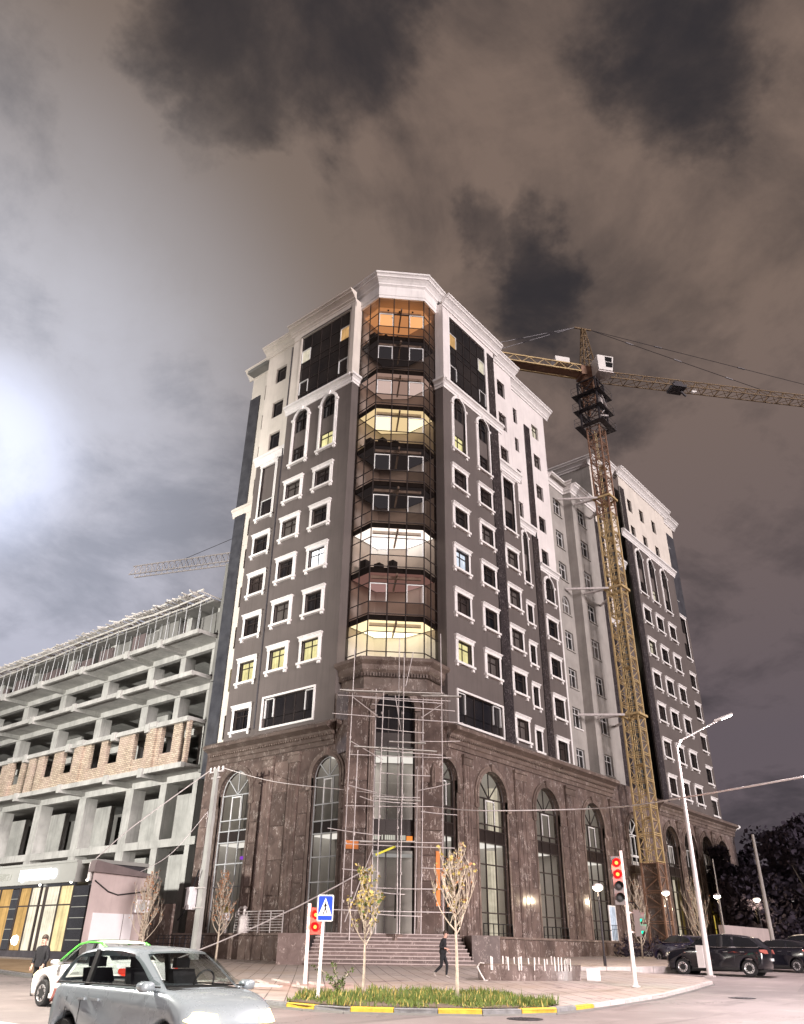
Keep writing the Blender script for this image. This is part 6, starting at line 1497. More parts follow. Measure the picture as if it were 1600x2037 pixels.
for s_ in (((0, .11), (-.004, .0), .022, .018), ((.0, .005), (.028, -.07), .016, .013), ((.028, -.07), (.062, -.145), .013, .012), ((-.004, .005), (-.02, -.07), .016, .013), ((-.02, -.07), (-.055, -.155), .013, .012), ((.01, .10), (.045, .045), .011, .009), ((-.01, .10), (-.045, .035), .011, .009)): seg(*s_)
for u in (-.13, -.06, .01, .08, .13): seg((u, -.185), (u+.022, -.165), .010, .010)
b.build('walking_figure', 'black_paint', sp_)

# ------------------------------------------------------------------ round planter with its pipes, paint bucket, urn and rubble
px0, py0 = -5.4, -11.2; pz = G(px0, py0)+KH-.05
PT = thing('planter', (px0, py0, pz), 'low curved marble planter with a row of thin white pipes standing in it', 'planter')
dv = Vector((2.6, -3.25, 0)).normalized(); nv = Vector((-dv.y, dv.x, 0)); cc = Vector((-7.15, -13.1, 0))
if nv.dot(Vector((-1, -1, 0))) > 0: nv = -nv
outl = []
for k in range(25):
    a = math.pi*(k/24); outl.append(cc+dv*(-2.05*math.cos(a))-nv*(.62*math.sin(a)))
inn = [cc+(p-cc)*.93-nv*.0 for p in outl]
bk = [cc+dv*2.05+nv*1.3, cc-dv*2.05+nv*1.3]
for k in range(0, 24, 3):
    q = MB(); seg_o, seg_i = outl[k:k+4], [cc+nv*.25+(p-cc)*.86 for p in outl[k:k+4]]
    q.loft([[o_+Vector((0, 0, G(o_.x, o_.y))), o_+Vector((0, 0, 1.02)), i_+Vector((0, 0, 1.02)), i_+Vector((0, 0, .3))] for o_, i_ in zip(seg_o, seg_i)], True, True); q.build('marble_slab', 'planter_marble', PT)
q = MB(); q.loft([[p*1.0+Vector((0, 0, 1.02)) for p in (cc+nv*.0+(o_-cc)*1.015, cc+nv*.2+(o_-cc)*.84)]+[p+Vector((0, 0, 1.07)) for p in (cc+nv*.2+(o_-cc)*.84, cc+(o_-cc)*1.015)] for o_ in outl], True, True); q.build('rim', 'trim_marble', PT)
q = MB(); q.loft([[bk[0]+Vector((0, 0, .2)), bk[0]+Vector((0, 0, .9)), outl[-1]+Vector((0, 0, 1.0)), outl[-1]+Vector((0, 0, .3))], [bk[1]+Vector((0, 0, .2)), bk[1]+Vector((0, 0, .9)), outl[0]+Vector((0, 0, 1.0)), outl[0]+Vector((0, 0, .3))]], True, True); q.build('back_wall', 'planter_marble', PT)
for k in range(27):
    f = random.uniform(-.92, .92) if k > 5 else -.85+.3*k; p = cc+dv*(1.85*f)-nv*(.45*math.sqrt(max(0, 1-f*f))-.02+random.uniform(0, .25))
    q = MB(); l = random.uniform(.26, .40); q.tube(p+Vector((0, 0, .85)), p+Vector((random.uniform(-.03, .03), random.uniform(-.03, .03), .98+l)), .025, 6); q.build('pipe', 'pipe_white', PT)
q = MB(); q.path([outl[3]+Vector((0, 0, 1.08)), outl[1]+Vector((0, 0, 1.10)), outl[0]-dv*.1+Vector((0, 0, .95)), outl[1]-nv*.14+Vector((0, 0, .7)), outl[3]-nv*.14+Vector((0, 0, .48)), outl[4]-nv*.1+Vector((0, 0, .47))], .03, 6); q.build('hose', 'pipe_white', PT)
bp = cc+dv*2.55-nv*.1; bz = G(bp.x, bp.y)+KH
q = MB(); q.box(bp.x-.2, bp.y-.2, bz-.02, bp.x+.2, bp.y+.2, bz+.42); cbx = q.build('cardboard_box', 'white_sheet'); tag(cbx, 'small white box on the pavement at the right end of the planter', 'box')
q = MB(); q.box(bp.x-.205, bp.y-.03, bz+.421, bp.x+.205, bp.y+.03, bz+.425); q.build('tape', 'pole_white', cbx)
UR = thing('foil_urn', (-.8, 12.4, ZF), 'lumpy grey foil-wrapped urn on the terrace before the base', 'urn')
q = MB(); q.lathe([(0, 0), (.38, 0), (.42, .2), (.36, .5), (.40, .8), (.30, 1.0), (.12, 1.08), (.10, 1.4), (.2, 1.5), (0, 1.62)], (-.75, 12.4, ZF), 9); q.build('body', 'galvanised', UR)
q = MB(); q.path([(-.75, 12.7, ZF+.9), (-.75, 13.05, ZF+1.25), (-.75, 12.8, ZF+1.5), (-.75, 12.45, ZF+1.45)], .08, 6); q.build('handle', 'galvanised', UR)
PB = thing('plant_box', (-.8, 14.2, ZF), 'square grey plant box with a yellowing plant on the terrace', 'plant box')
q = MB(); q.box(-1.0, 14.0, ZF+.75, -.55, 14.5, ZF+1.2); q.build('box', 'white_sheet', PB); q = MB(); q.box(-.85, 14.1, ZF, -.7, 14.4, ZF+.75); q.build('stand', 'galvanised', PB)
q = MB()
for k in range(26): a = random.uniform(0, 6.28); p = Vector((-.77+.15*math.cos(a), 14.25+.18*math.sin(a), ZF+1.2)); e = p+Vector((random.uniform(-.2, .2), random.uniform(-.3, .3), random.uniform(.15, .5))); q.poly([p+Vector((0, -.03, 0)), p+Vector((0, .03, 0)), e+Vector((0, .05, -.08)), e])
q.build('foliage', 'leaf_yellow', PB)
for k in range(16):   # spoil along the kerb, left
    x, y = random.uniform(-19.4, -17), random.uniform(-11.5, -6); z = G(x, y)+KH
    q = MB(); a = random.uniform(-.5, .5)+1.2; l = random.uniform(.5, 2.2); q.bar((x, y, z+.04+.01*k % .1), (x+l*math.cos(a), y+l*math.sin(a), z+random.uniform(.04, .16)), random.uniform(.05, .14), .05)
    tag(q.build('timber_offcut', 'timber'), 'loose timber offcut in the heap of planks by the near kerb', 'timber', 'timber offcuts heaped by the kerb')

# ------------------------------------------------------------------ young bare street trees
def young_tree(x, y, h, label, spread, leafm, nleaf, seed, lean=0.0, leaf2=None, fork=.42, z=None, lev=2):
    R_ = random.Random(seed); z = G(x, y)+KH if z is None else z
    t = thing('young_tree', (x, y, z), label, 'tree', 'young street trees')
    tr = MB(); br = MB(); tips = []
    top = Vector((x+lean*h, y, z+h))
    def along(f): return Vector((x, y, z-.05)).lerp(top, f)+Vector((.02*math.sin(f*9), .02*math.cos(f*7), 0))
    pts = [along(f) for f in (0, .15, .3, .45, .6, .75, .9, 1)]
    tr.path(pts, [.052*h/3.6*(1-.86*f) for f in (0, .15, .3, .45, .6, .75, .9, 1)], 8); tr.build('trunk', 'bark', t, smooth=True)
    def branch(p, d, l, r, lev):
        ps = [p]; n = 6; dd = d.copy()
        for k in range(n):
            dd = (dd+Vector((R_.uniform(-.13, .13), R_.uniform(-.13, .13), .16+R_.uniform(-.03, .10)))).normalized(); ps.append(ps[-1]+dd*(l/n))
        br.path(ps, [r*(1-.8*k/n) for k in range(n+1)], 5)
        for k in range(2, n+1): tips.append((ps[k], dd))
        if lev > 0:
            for k in range(R_.choice((2, 3, 4))):
                i = R_.randint(1, n-1); a = R_.uniform(0, 6.28); s = Vector((math.cos(a), math.sin(a), R_.uniform(.2, .7)))
                branch(ps[i], (dd*.8+s*.55).normalized(), l*R_.uniform(.35, .6), r*.62, lev-1)
    nb = int(19*h/3.6)
    for k in range(nb):
        f = fork+(.92-fork)*k/nb; p = along(f); a = k*2.4+R_.uniform(-.4, .4); ln = spread*(1.15-.75*(f-fork)/(1-fork))*R_.uniform(.75, 1.2)
        branch(p, Vector((math.cos(a), math.sin(a), .62+.5*f)).normalized(), ln, .024*h/3.6, lev)
    br.build('branches', 'bark', t, smooth=True)
    lf = MB()
    for k in range(nleaf):
        p, d = R_.choice(tips); p = p+Vector((R_.uniform(-.05, .05), R_.uniform(-.05, .05), R_.uniform(-.05, .05))); s = R_.uniform(.04, .095)
        a = Vector((R_.uniform(-1, 1), R_.uniform(-1, 1), R_.uniform(-.9, .3))).normalized()*s*1.7; c = a.cross(Vector((R_.uniform(-1, 1), R_.uniform(-1, 1), R_.uniform(-1, 1)))).normalized()*s*.6
        lf.cur = 0 if R_.random() < .7 or not leaf2 else 1
        lf.poly([p, p+a*.5+c, p+a, p+a*.5-c])
    lf.build('leaves', [leafm, leaf2 or leafm], t, fix=False)
    return t
young_tree(-19.32, -14.81, 3.25, 'thin young tree with yellow green leaves in the flower bed, nearer the crossing sign', .95, 'leaf_yellow', 420, 5, .0, 'leaf_green', .40, None, 3)
young_tree(-18.45, -17.56, 3.75, 'taller young tree with few pale leaves at the right end of the flower bed', 1.15, 'leaf_yellow', 190, 8, -.03, 'leaf_rust', .44, None, 3)
young_tree(-6.74, 7.45, 4.6, 'young tree with rusty leaves before the left end of the marble base', 1.2, 'leaf_rust', 420, 13, .0, 'leaf_rust', .28)
young_tree(-8.6, 11.9, 4.3, 'bare young tree with rusty tufts in front of the pink shed', 1.5, 'leaf_rust', 210, 21, -.04, None, .22)
young_tree(20.5, -5.6, 5.0, 'bare twiggy young tree left of the park lamp at the crane foot', 1.6, 'leaf_rust', 60, 31, .02, None, .15)
young_tree(29.5, -6.5, 5.2, 'bare twiggy young tree right of the park lamp at the crane foot', 1.8, 'leaf_rust', 70, 37, -.02, None, .15)
# rose bush in the bed
rx, ry = -19.6, -14.05; rz_ = G(rx, ry)+KH
RB = thing('rose_bush', (rx, ry, rz_), 'leafy green rose bush with long shoots behind the crossing sign post', 'bush')
st, lv = MB(), MB(); Q = random.Random(4)
for ex, ey, ez in ((-.45, .55, .75), (-.1, .15, .85), (.3, -.35, .72), (-.2, .25, .5), (.15, -.1, .45), (.1, .2, .35), (-.1, -.25, .4), (.22, -.05, .3)):
    ps = [Vector((rx, ry, rz_-.02)), Vector((rx+ex*.35, ry+ey*.35, rz_+ez*.6)), Vector((rx+ex*.75, ry+ey*.75, rz_+ez*.93)), Vector((rx+ex, ry+ey, rz_+ez))]
    st.path(ps, [.012, .010, .008, .004], 5)
    for k in range(70):
        f = Q.random()*2.99; i = int(f); p = ps[i].lerp(ps[i+1], f-i)+Vector((Q.uniform(-.06, .06), Q.uniform(-.06, .06), Q.uniform(-.05, .05))); s = Q.uniform(.03, .055)
        a = Vector((Q.uniform(-1, 1), Q.uniform(-1, 1), Q.uniform(-.6, .6))).normalized()*s*1.6; c = a.cross(Vector((Q.uniform(-1, 1), Q.uniform(-1, 1), 1))).normalized()*s*.6; lv.poly([p, p+a*.5+c, p+a, p+a*.5-c])
st.build('stems', 'bark', RB); lv.build('leaves', 'leaf_green', RB, fix=False)

# ------------------------------------------------------------------ dark trees, walls and poles beyond, right
def big_tree(x, y, h, w, label, seed):
    R_ = random.Random(seed); z = G(x, y); t = thing('park_tree', (x, y, z), label, 'tree', 'dark trees at the end of the street')
    b = MB(); b.path([(x, y, z-.2), (x+.1, y, z+h*.25), (x-.1, y+.2, z+h*.5)], [.28, .22, .12], 8)
    for k in range(6): a = R_.uniform(0, 6.28); b.path([(x, y, z+h*(.22+.05*k)), (x+w*.25*math.cos(a), y+w*.25*math.sin(a), z+h*(.4+.05*k)), (x+w*.42*math.cos(a), y+w*.42*math.sin(a), z+h*(.55+.05*k))], [.12, .08, .03], 6)
    b.build('trunk', 'dark_bark', t, smooth=True)
    cl = []
    for k in range(26):
        a = R_.uniform(0, 6.28); f = R_.random(); rr = w*.5*math.sqrt(R_.random())*(1.05-.55*f); cl.append((Vector((x+rr*math.cos(a), y+rr*math.sin(a), z+h*(.24+.72*f))), R_.uniform(.10, .22)*w))
    b = MB()
    for c, r in cl:
        for k in range(230):
            d = Vector((R_.gauss(0, 1), R_.gauss(0, 1), R_.gauss(0, .85))).normalized()*r*(.45+.6*R_.random()); p = c+d; s = R_.uniform(.25, .6)
            a = Vector((R_.uniform(-1, 1), R_.uniform(-1, 1), R_.uniform(-1, .5))).normalized()*s; e = a.cross(Vector((R_.uniform(-1, 1), R_.uniform(-1, 1), R_.uniform(-1, 1)))).normalized()*s*.55; b.poly([p-a*.5, p+e, p+a*.5, p-e])
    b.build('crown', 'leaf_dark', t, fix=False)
for (px, t_, h, w, lab, sd_) in ((1486, 92, 10.0, 6.5, 'dark bushy tree just right of the far wing', 1), (1512, 104, 11.0, 5, 'tall dark tree second from the far wing, with a ragged top', 2), (1535, 84, 6.5, 8, 'low dark tree behind the bare concrete pole', 3), (1612, 95, 12.5, 10, 'tall dark tree at the right edge of the picture', 4), (1572, 110, 9.5, 10, 'dark tree with a low crown between the taller ones', 5), (1665, 82, 11.5, 11, 'dark tree just outside the right edge', 6)):
    s_ = (px-800)/1789*t_; big_tree(*wpt(t_, s_), h, w, lab, sd_)
for px, t_, h, r, lab in ((1540, 62, 8.2, .17, 'bare grey concrete pole rising before the dark trees'), (1446, 68, 7.0, .07, 'thin pale metal pole beside the end of the far wing')):
    x, y = wpt(t_, (px+16-800)/1789*t_); z = G(x, y); b = MB(); b.path([(x, y, z-.2), (x, y, z+h)], [r, r*.6], 8); o = tag(b.build('utility_pole', 'grey_render'), lab, 'pole')
def at_px(px, t_): return wpt(t_, (px-800)/1789*t_)
x, y = at_px(1530, 78); z = G(x, y)
b = MB(); b.box(x-9, y-.2, z-.5, x+16, y+.2, z+2.3); tag(b.build('boundary_wall', 'pink_plaster'), 'low plastered boundary wall under the dark trees', 'wall')
HX, HY = 75, 9
HS = thing('low_house', (HX, HY, 1.3), 'low dark house behind the trees at the end of the street', 'house')
b = MB(); b.box(HX-5, HY-4, 1, HX+14, HY+5, 5.5); b.build('wall', 'pink_plaster', HS); b = MB(); b.hexa([(HX-5.5, HY-4.5, 5.5), (HX+14.5, HY-4.5, 5.5), (HX+14.5, HY+5.5, 5.5), (HX-5.5, HY+5.5, 5.5), (HX-5.5, HY+.3, 7.6), (HX+14.5, HY+.3, 7.6), (HX+14.5, HY+.7, 7.6), (HX-5.5, HY+.7, 7.6)]); b.build('roof', 'roof_sheet', HS)
b = MB(); b.box(HX-2, HY-4.06, 2.2, HX-.8, HY-3.98, 3.6); b.build('window', 'dark_glass', HS)
# shrubs at the crane foot
for k, (x, y) in enumerate(((25.5, -3.4), (27.4, -3.8), (33.8, -4.5), (36.0, -3.2), (23.6, -3.0))):
    R_ = random.Random(k+50); z = G(x, y); b = MB()
    for j in range(260):
        a = R_.uniform(0, 6.28); rr = R_.uniform(0, .9); p = Vector((x+rr*math.cos(a), y+rr*math.sin(a), z+R_.uniform(.1, 1.5)*(1.1-rr*.6))); s = R_.uniform(.08, .2); c_ = Vector((R_.uniform(-1, 1), R_.uniform(-1, 1), R_.uniform(-.5, 1))).normalized()*s; e = c_.cross(Vector((R_.uniform(-1, 1), R_.uniform(-1, 1), R_.uniform(-1, 1)))).normalized()*s*.4; b.poly([p-c_, p+e, p+c_, p-e])
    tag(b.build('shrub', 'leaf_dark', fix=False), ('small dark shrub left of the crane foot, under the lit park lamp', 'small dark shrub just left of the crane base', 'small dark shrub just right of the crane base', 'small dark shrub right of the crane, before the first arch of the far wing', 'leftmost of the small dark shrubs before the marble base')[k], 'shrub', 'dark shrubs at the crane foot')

# ------------------------------------------------------------------ people
def skinned(name, verts, edges, radii, mats, par, fn=None, lev=1):
    me = bpy.data.meshes.new(name); me.from_pydata(verts, edges, []); o = bpy.data.objects.new('tmp', me); COL.objects.link(o)
    md = o.modifiers.new('s', 'SKIN'); md.use_smooth_shade = True
    for i, r in enumerate(radii):
        sv = me.skin_vertices[0].data[i]; sv.radius = r if isinstance(r, tuple) else (r, r); sv.use_root = (i == 0)
    sbm = o.modifiers.new('d', 'SUBSURF'); sbm.levels = lev; sbm.render_levels = lev
    m2 = bpy.data.meshes.new_from_object(o.evaluated_get(bpy.context.evaluated_depsgraph_get())); bpy.data.objects.remove(o)
    m2.name = name; m2.materials.clear()
    for m in mats: m2.materials.append(MATS[m])
    if fn:
        for p in m2.polygons: p.material_index = fn(p.center)
    m2.polygons.foreach_set('use_smooth', [True]*len(m2.polygons))
    r_ = bpy.data.objects.new(name, m2); COL.objects.link(r_); r_.parent = par; return r_
def person(loc, rz, label, J, shoes='shoe'):
    """J: joints in the body's own space (x forward, y left, z up)"""
    t = thing('person', loc, label, 'person', rz=rz)
    names = ['pel', 'wst', 'chs', 'nck', 'hdb', 'hdt', 'lsh', 'lel', 'lwr', 'rsh', 'rel', 'rwr', 'lhp', 'lkn', 'lan', 'lto', 'rhp', 'rkn', 'ran', 'rto']
    V = [J[n] for n in names]; ix = {n: i for i, n in enumerate(names)}
    E_ = [('pel', 'wst'), ('wst', 'chs'), ('chs', 'nck'), ('nck', 'hdb'), ('hdb', 'hdt'), ('chs', 'lsh'), ('lsh', 'lel'), ('lel', 'lwr'), ('chs', 'rsh'), ('rsh', 'rel'), ('rel', 'rwr'), ('pel', 'lhp'), ('lhp', 'lkn'), ('lkn', 'lan'), ('lan', 'lto'), ('pel', 'rhp'), ('rhp', 'rkn'), ('rkn', 'ran'), ('ran', 'rto')]
    rad_ = dict(pel=(.13, .15), wst=(.12, .15), chs=(.13, .17), nck=.058, hdb=(.085, .075), hdt=(.085, .072), lsh=.075, lel=.055, lwr=.036, rsh=.075, rel=.055, rwr=.036, lhp=.098, lkn=.068, lan=.046, lto=.040, rhp=.098, rkn=.068, ran=.046, rto=.040)
    zn = J['nck'][2]
    lw, rw = Vector(J['lwr']), Vector(J['rwr'])
    def fn(c):
        if c.z > zn+.015: return 1
        if (c-lw).length < .065 or (c-rw).length < .065: return 1
        if c.z < .09 + min(J['lan'][2], J['ran'][2]) and False: return 2
        for a in ('lan', 'ran'):
            if (c-Vector(J[a])).length < .10 and c.z < J[a][2]+.05: return 2
        for a in ('lto', 'rto'):
            if (c-Vector(J[a])).length < .12: return 2
        return 0
    body = skinned('body', V, [(ix[a], ix[c]) for a, c in E_], [rad_[n] for n in names], ['cloth_black', 'skin', shoes], t, fn, 2)
    hb, ht = Vector(J['hdb']), Vector(J['hdt']); hc_ = (hb+ht)/2+Vector((-.012, 0, .035))
    b = MB(); rings = []
    for k in range(7):
        f = math.pi*.5*k/6; rings.append([hc_+Vector((.105*math.cos(f)*math.cos(a)-.012, .092*math.cos(f)*math.sin(a), .02+.105*math.sin(f)-(.07 if math.cos(a) < -.2 and k == 0 else 0))) for a in [2*math.pi*i/14 for i in range(14)]])
    b.loft(rings, True, True); b.build('hair', 'hair', t, local=True, smooth=True)
    b = MB(); c = (hb+ht)/2
    b.hexa([c+Vector(v_) for v_ in ((.085, -.016, -.02), (.115, -.016, -.025), (.115, .016, -.025), (.085, .016, -.02), (.085, -.008, .03), (.095, -.008, .03), (.095, .008, .03), (.085, .008, .03))])
    b.build('nose', 'skin', t, local=True)
    for s in (-1, 1):
        b = MB(); b.lathe([(0, -.008), (.011, -.003), (.011, .003), (0, .008)], c+Vector((.082, .030*s, .028)), 8, 'x'); b.build('eye', 'trim_black', t, local=True)
        b = MB(); b.lathe([(0, -.01), (.03, -.004), (.026, .006), (0, .01)], c+Vector((-.005, .082*s, .005)), 8, 'y'); b.build('ear', 'skin', t, local=True)
    b = MB(); b.box(*(c+Vector((.078, -.022, -.055))), *(c+Vector((.090, .022, -.048)))); b.build('mouth', 'tail_lit' if False else 'box_red', t, local=True)
    for w_, el, sgn in (('lwr', 'lel', 1), ('rwr', 'rel', -1)):
        w0 = Vector(J[w_]); d = (w0-Vector(J[el])).normalized(); sd_ = d.cross(Vector((1, 0, .3))).normalized()
        if sd_.length < .1: sd_ = Vector((0, 1, 0))
        up_ = sd_.cross(d).normalized(); b = MB()
        pm_ = [w0-d*.01, w0+d*.04, w0+d*.085]
        b.loft([[p+sd_*(r*math.cos(a))+up_*(.016*math.sin(a)) for a in [2*math.pi*i/8 for i in range(8)]] for p, r in zip(pm_, (.03, .042, .040))], True, True)
        for k, l in enumerate((.058, .072, .078, .066)):
            o_ = w0+d*.08+sd_*(-.030+.020*k); b.path([o_, o_+d*l*.55-up_*.006, o_+d*l-up_*.024], [.0095, .009, .007], 6)
        o_ = w0+d*.025+sd_*.038; b.path([o_, o_+d*.03+sd_*.018, o_+d*.06+sd_*.02-up_*.012], [.012, .011, .008], 6)
        b.build('hand', 'skin', t, local=True, smooth=True)
    b = MB(); b.loft([[Vector(J['wst']).lerp(Vector(J['pel']), f)+Vector((.155*k_*math.cos(a), .19*k_*math.sin(a), 0)) for a in [2*math.pi*i/14 for i in range(14)]] for f, k_ in ((-.2, .95), (.35, 1.0), (.95, 1.02))], True); b.build('jacket_hem', 'cloth_black', t, local=True, smooth=True)
    return t
JW = dict(pel=(0, 0, .93), wst=(.02, 0, 1.10), chs=(.06, 0, 1.33), nck=(.10, 0, 1.50), hdb=(.14, 0, 1.58), hdt=(.15, 0, 1.72), lsh=(.05, .17, 1.42), lel=(-.06, .25, 1.16), lwr=(.16, .22, 1.02), rsh=(.05, -.17, 1.42), rel=(-.05, -.26, 1.17), rwr=(.20, -.20, 1.12), lhp=(.01, .09, .88), lkn=(.16, .09, .50), lan=(.12, .08, .10), lto=(.27, .09, .05), rhp=(-.01, -.09, .88), rkn=(-.04, -.08, .48), ran=(-.38, -.08, .20), rto=(-.28, -.09, .08))
mp_ = gnd = Vector((-8.5, -9.65, 0)); mz = G(-8.5, -9.65)+KH
person((-8.55, -9.7, mz-.02), math.atan2(-rgt.y, -rgt.x)+math.pi+rad(-20), 'man in dark clothes walking across the pavement behind the taller young tree', JW)
JS = dict(pel=(0, 0, .92), wst=(0, 0, 1.09), chs=(.01, 0, 1.32), nck=(.02, 0, 1.49), hdb=(.035, 0, 1.57), hdt=(.04, 0, 1.71), lsh=(0, .18, 1.41), lel=(.02, .25, 1.14), lwr=(.12, .20, .96), rsh=(0, -.18, 1.41), rel=(.02, -.25, 1.14), rwr=(.12, -.20, .96), lhp=(0, .09, .87), lkn=(.02, .10, .48), lan=(-.02, .10, .10), lto=(.13, .11, .05), rhp=(0, -.09, .87), rkn=(.02, -.10, .48), ran=(-.02, -.10, .10), rto=(.13, -.11, .05))
ppx = at_px(101, 27.5)
person((ppx[0], ppx[1], G(*ppx)-.18), rad(200), 'man in a black jacket standing in front of the lit shop windows', JS, 'trim_black')

# ------------------------------------------------------------------ cars (own space: x forward, y left, z up)
def inset(poly, d):
    n = len(poly); o = []
    area = sum(poly[i][0]*poly[(i+1) % n][1]-poly[(i+1) % n][0]*poly[i][1] for i in range(n)); sg = 1 if area > 0 else -1
    for i in range(n):
        a, p, c = Vector(poly[i-1]), Vector(poly[i]), Vector(poly[(i+1) % n]); d1, d2 = (p-a).normalized(), (c-p).normalized()
        n1, n2 = Vector((-d1.y, d1.x))*sg, Vector((-d2.y, d2.x))*sg; m = n1+n2
        if m.length < .2: m = n1
        k = 2/m.length_squared if m.length_squared > .3 else 1; o.append(tuple(p+m*min(k, 1.6)*d))
    return o
def smooth_poly(pts, it=2, keep=()):
    for _ in range(it):
        o = []
        for i in range(len(pts)):
            a, c = pts[i], pts[(i+1) % len(pts)]; o += [(a[0]*.75+c[0]*.25, a[1]*.75+c[1]*.25), (a[0]*.25+c[0]*.75, a[1]*.25+c[1]*.75)]
        pts = o
    return pts
def open_smooth(pts, it=2):
    for _ in range(it):
        o = [pts[0]]
        for a, c in zip(pts, pts[1:]): o += [(a[0]*.75+c[0]*.25, a[1]*.75+c[1]*.25), (a[0]*.25+c[0]*.75, a[1]*.25+c[1]*.75)]
        pts = o+[pts[-1]]
    return pts
def car(name, label, loc, rz, L, Wd, H, paint, kind, lamps='chrome', tail='box_red', group=None, roof=None, spokes=5, sc=1.0):
    t = thing(name, loc, label, 'car', group, rz); t.scale = (sc, sc, sc)
    h2, hw = L/2, Wd/2; wr = .335 if H > 1.6 else .30; gc = .20 if H > 1.6 else .16
    fx, rx_ = h2-.80*(L/4.4)-.02, -h2+.78*(L/4.4)
    P = dict(
        sedan=dict(hood=[(h2, .52), (h2-.02, .66), (h2-.22, .80), (h2-.75, .89), (h2-1.28, .96)], tail=[(-h2+.95, 1.02), (-h2+.30, 1.03), (-h2+.04, .98), (-h2, .72), (-h2+.03, .48)], g=[(h2-1.22, .94), (h2-1.95, H-.07), (h2-2.35, H-.005), (h2-2.95, H), (-h2+1.45, H-.10), (-h2+.75, 1.0)]),
        hatch=dict(hood=[(h2, .50), (h2-.01, .66), (h2-.16, .84), (h2-.50, .95), (h2-.86, 1.01)], tail=[(-h2+.30, 1.04), (-h2+.10, 1.0), (-h2+.02, .9), (-h2, .70), (-h2+.04, .45)], g=[(h2-.78, .98), (h2-1.48, H-.075), (h2-1.95, H-.005), (-h2+1.05, H), (-h2+.45, H-.07), (-h2+.12, 1.0)]),
        suv=dict(hood=[(h2, .60), (h2-.01, .78), (h2-.16, .97), (h2-.65, 1.07), (h2-1.18, 1.13)], tail=[(-h2+.34, 1.18), (-h2+.10, 1.14), (-h2+.02, 1.04), (-h2, .80), (-h2+.05, .52)], g=[(h2-1.08, 1.11), (h2-1.95, H-.07), (h2-2.40, H-.005), (h2-3.1, H), (-h2+.62, H-.12), (-h2+.16, 1.16)]))[kind]
    top = open_smooth(P['hood']+P['tail'][:1], 2)[:-1]+open_smooth(P['tail'], 2)
    arch = lambda xc: [(xc+(wr+.07)*math.cos(a), gc*.0+wr+(wr+.07)*math.sin(a)) for a in [math.pi*(-.06+1.12*k/12) for k in range(13)]]
    sill = gc+.05
    low = [(-h2+.12, gc+.1)]+[p for p in reversed(arch(rx_))]+[p for p in reversed(arch(fx))]+[(h2-.12, gc+.06), (h2-.02, gc+.2)]
    outl = top+low
    lay = [(hw, .075), (hw-.02, .035), (hw-.07, .008), (hw-.16, 0), (hw*.5, 0), (0, 0)]
    b = MB(); rings = []
    zc = .6
    def ring(y, d):
        po = inset(outl, d); out_ = []
        for x, z in po:
            k = abs(y)/hw; xx = x-(1 if x > 0 else -1)*(max(0, abs(x)-h2*.55)/(h2*.45))**2*.24*k**3
            zz_ = z+(.022*(1-k*k) if z > .8 else 0); yy = y*(1-.05*max(0, (z-.7))/.4)*(1-.025*max(0, .5-z)/.4)
            out_.append((xx, yy, zz_))
        return out_
    for y, d in lay: rings.append(ring(y, d))
    for y, d in lay[-2::-1]: rings.append(ring(-y, d))
    b.loft(rings, True, True); b.build('body', paint, t, local=True, smooth=True, fix=True)
    # greenhouse
    gpt = open_smooth(P['g'], 2); zb_, zt_ = P['g'][0][1], H
    def gy(z, y): k = min(1, max(0, (z-zb_)/(zt_-zb_))); return y*(1-.17*k)*(1-.03)
    b = MB(); rings = []
    for y, d in ((hw-.03, .05), (hw-.07, .015), (hw-.16, 0), (hw*.45, -.012), (0, -.02)):
        po = inset(gpt, d); rings.append([(x+(.10*(abs(y)/hw)**2*-1 if x > h2-2.2 and z < zt_-.1 else 0), gy(z, y), z) for x, z in po])
    full = rings+[[(x, -y, z) for x, y, z in r] for r in rings[-2::-1]]
    clear = kind != 'suv'; GM = 'auto_glass' if clear else 'car_glass'
    if not clear: b.loft(full, True, True)
    else:        # window openings left open: pillars, roof and frames only
        np_ = len(gpt); base_ = len(b.v); xA, xC = P['g'][1][0], P['g'][-2][0]
        for r in full: b.v += r
        for i in range(len(full)-1):
            for k in range(np_-1):
                p, q = gpt[k], gpt[k+1]; mz = (p[1]+q[1])/2; mx = (p[0]+q[0])/2
                if 2 <= i <= 5 and ((mx > xA-.02 and zb_+.05 < mz < zt_-.05) or (mx < xC+.02 and zb_+.12 < mz < zt_-.08)): continue
                b.f.append((base_+i*np_+k, base_+i*np_+k+1, base_+(i+1)*np_+k+1, base_+(i+1)*np_+k)); b.mi.append(0)
    b.build('cabin', roof or paint, t, local=True, smooth=True)
    # glass: screen, rear screen, side lights
    gA, gB = Vector(P['g'][0]), Vector(P['g'][1])
    def pane(name_, a, c, ya, yc, off):
        d = (c-a).normalized(); nn = Vector((-d.y, d.x)); nn = nn if nn.y > 0 else -nn; b_ = MB(); rows = []
        for f in (0, .33, .66, 1):
            p = a.lerp(c, f)+nn*off; y = ya+(yc-ya)*f; rows.append([(p.x-.10*(k/4)**2, gy(p.y, y*k/4), p.y+.012*(1-(k/4)**2)) for k in range(-4, 5)])
        b_.loft(rows, False); b_.build(name_, GM, t, local=True, smooth=True)
    pane('windscreen', gA.lerp(gB, .10)+Vector((.03, 0)), gA.lerp(gB, .96)+Vector((.06, 0)), hw-.13, hw-.13, .035)
    rA, rB = Vector(P['g'][-1]), Vector(P['g'][-2])
    d = (rB-rA).normalized(); nn = Vector((-d.y, d.x)); nn = nn if nn.x < 0 else -nn; b = MB(); rows = []
    for f in (.22, .5, .9):
        p = rA.lerp(rB, f)+nn*.022; rows.append([(p.x+.03*(k/4)**2, gy(p.y, (hw-.2)*k/4), p.y) for k in range(-4, 5)])
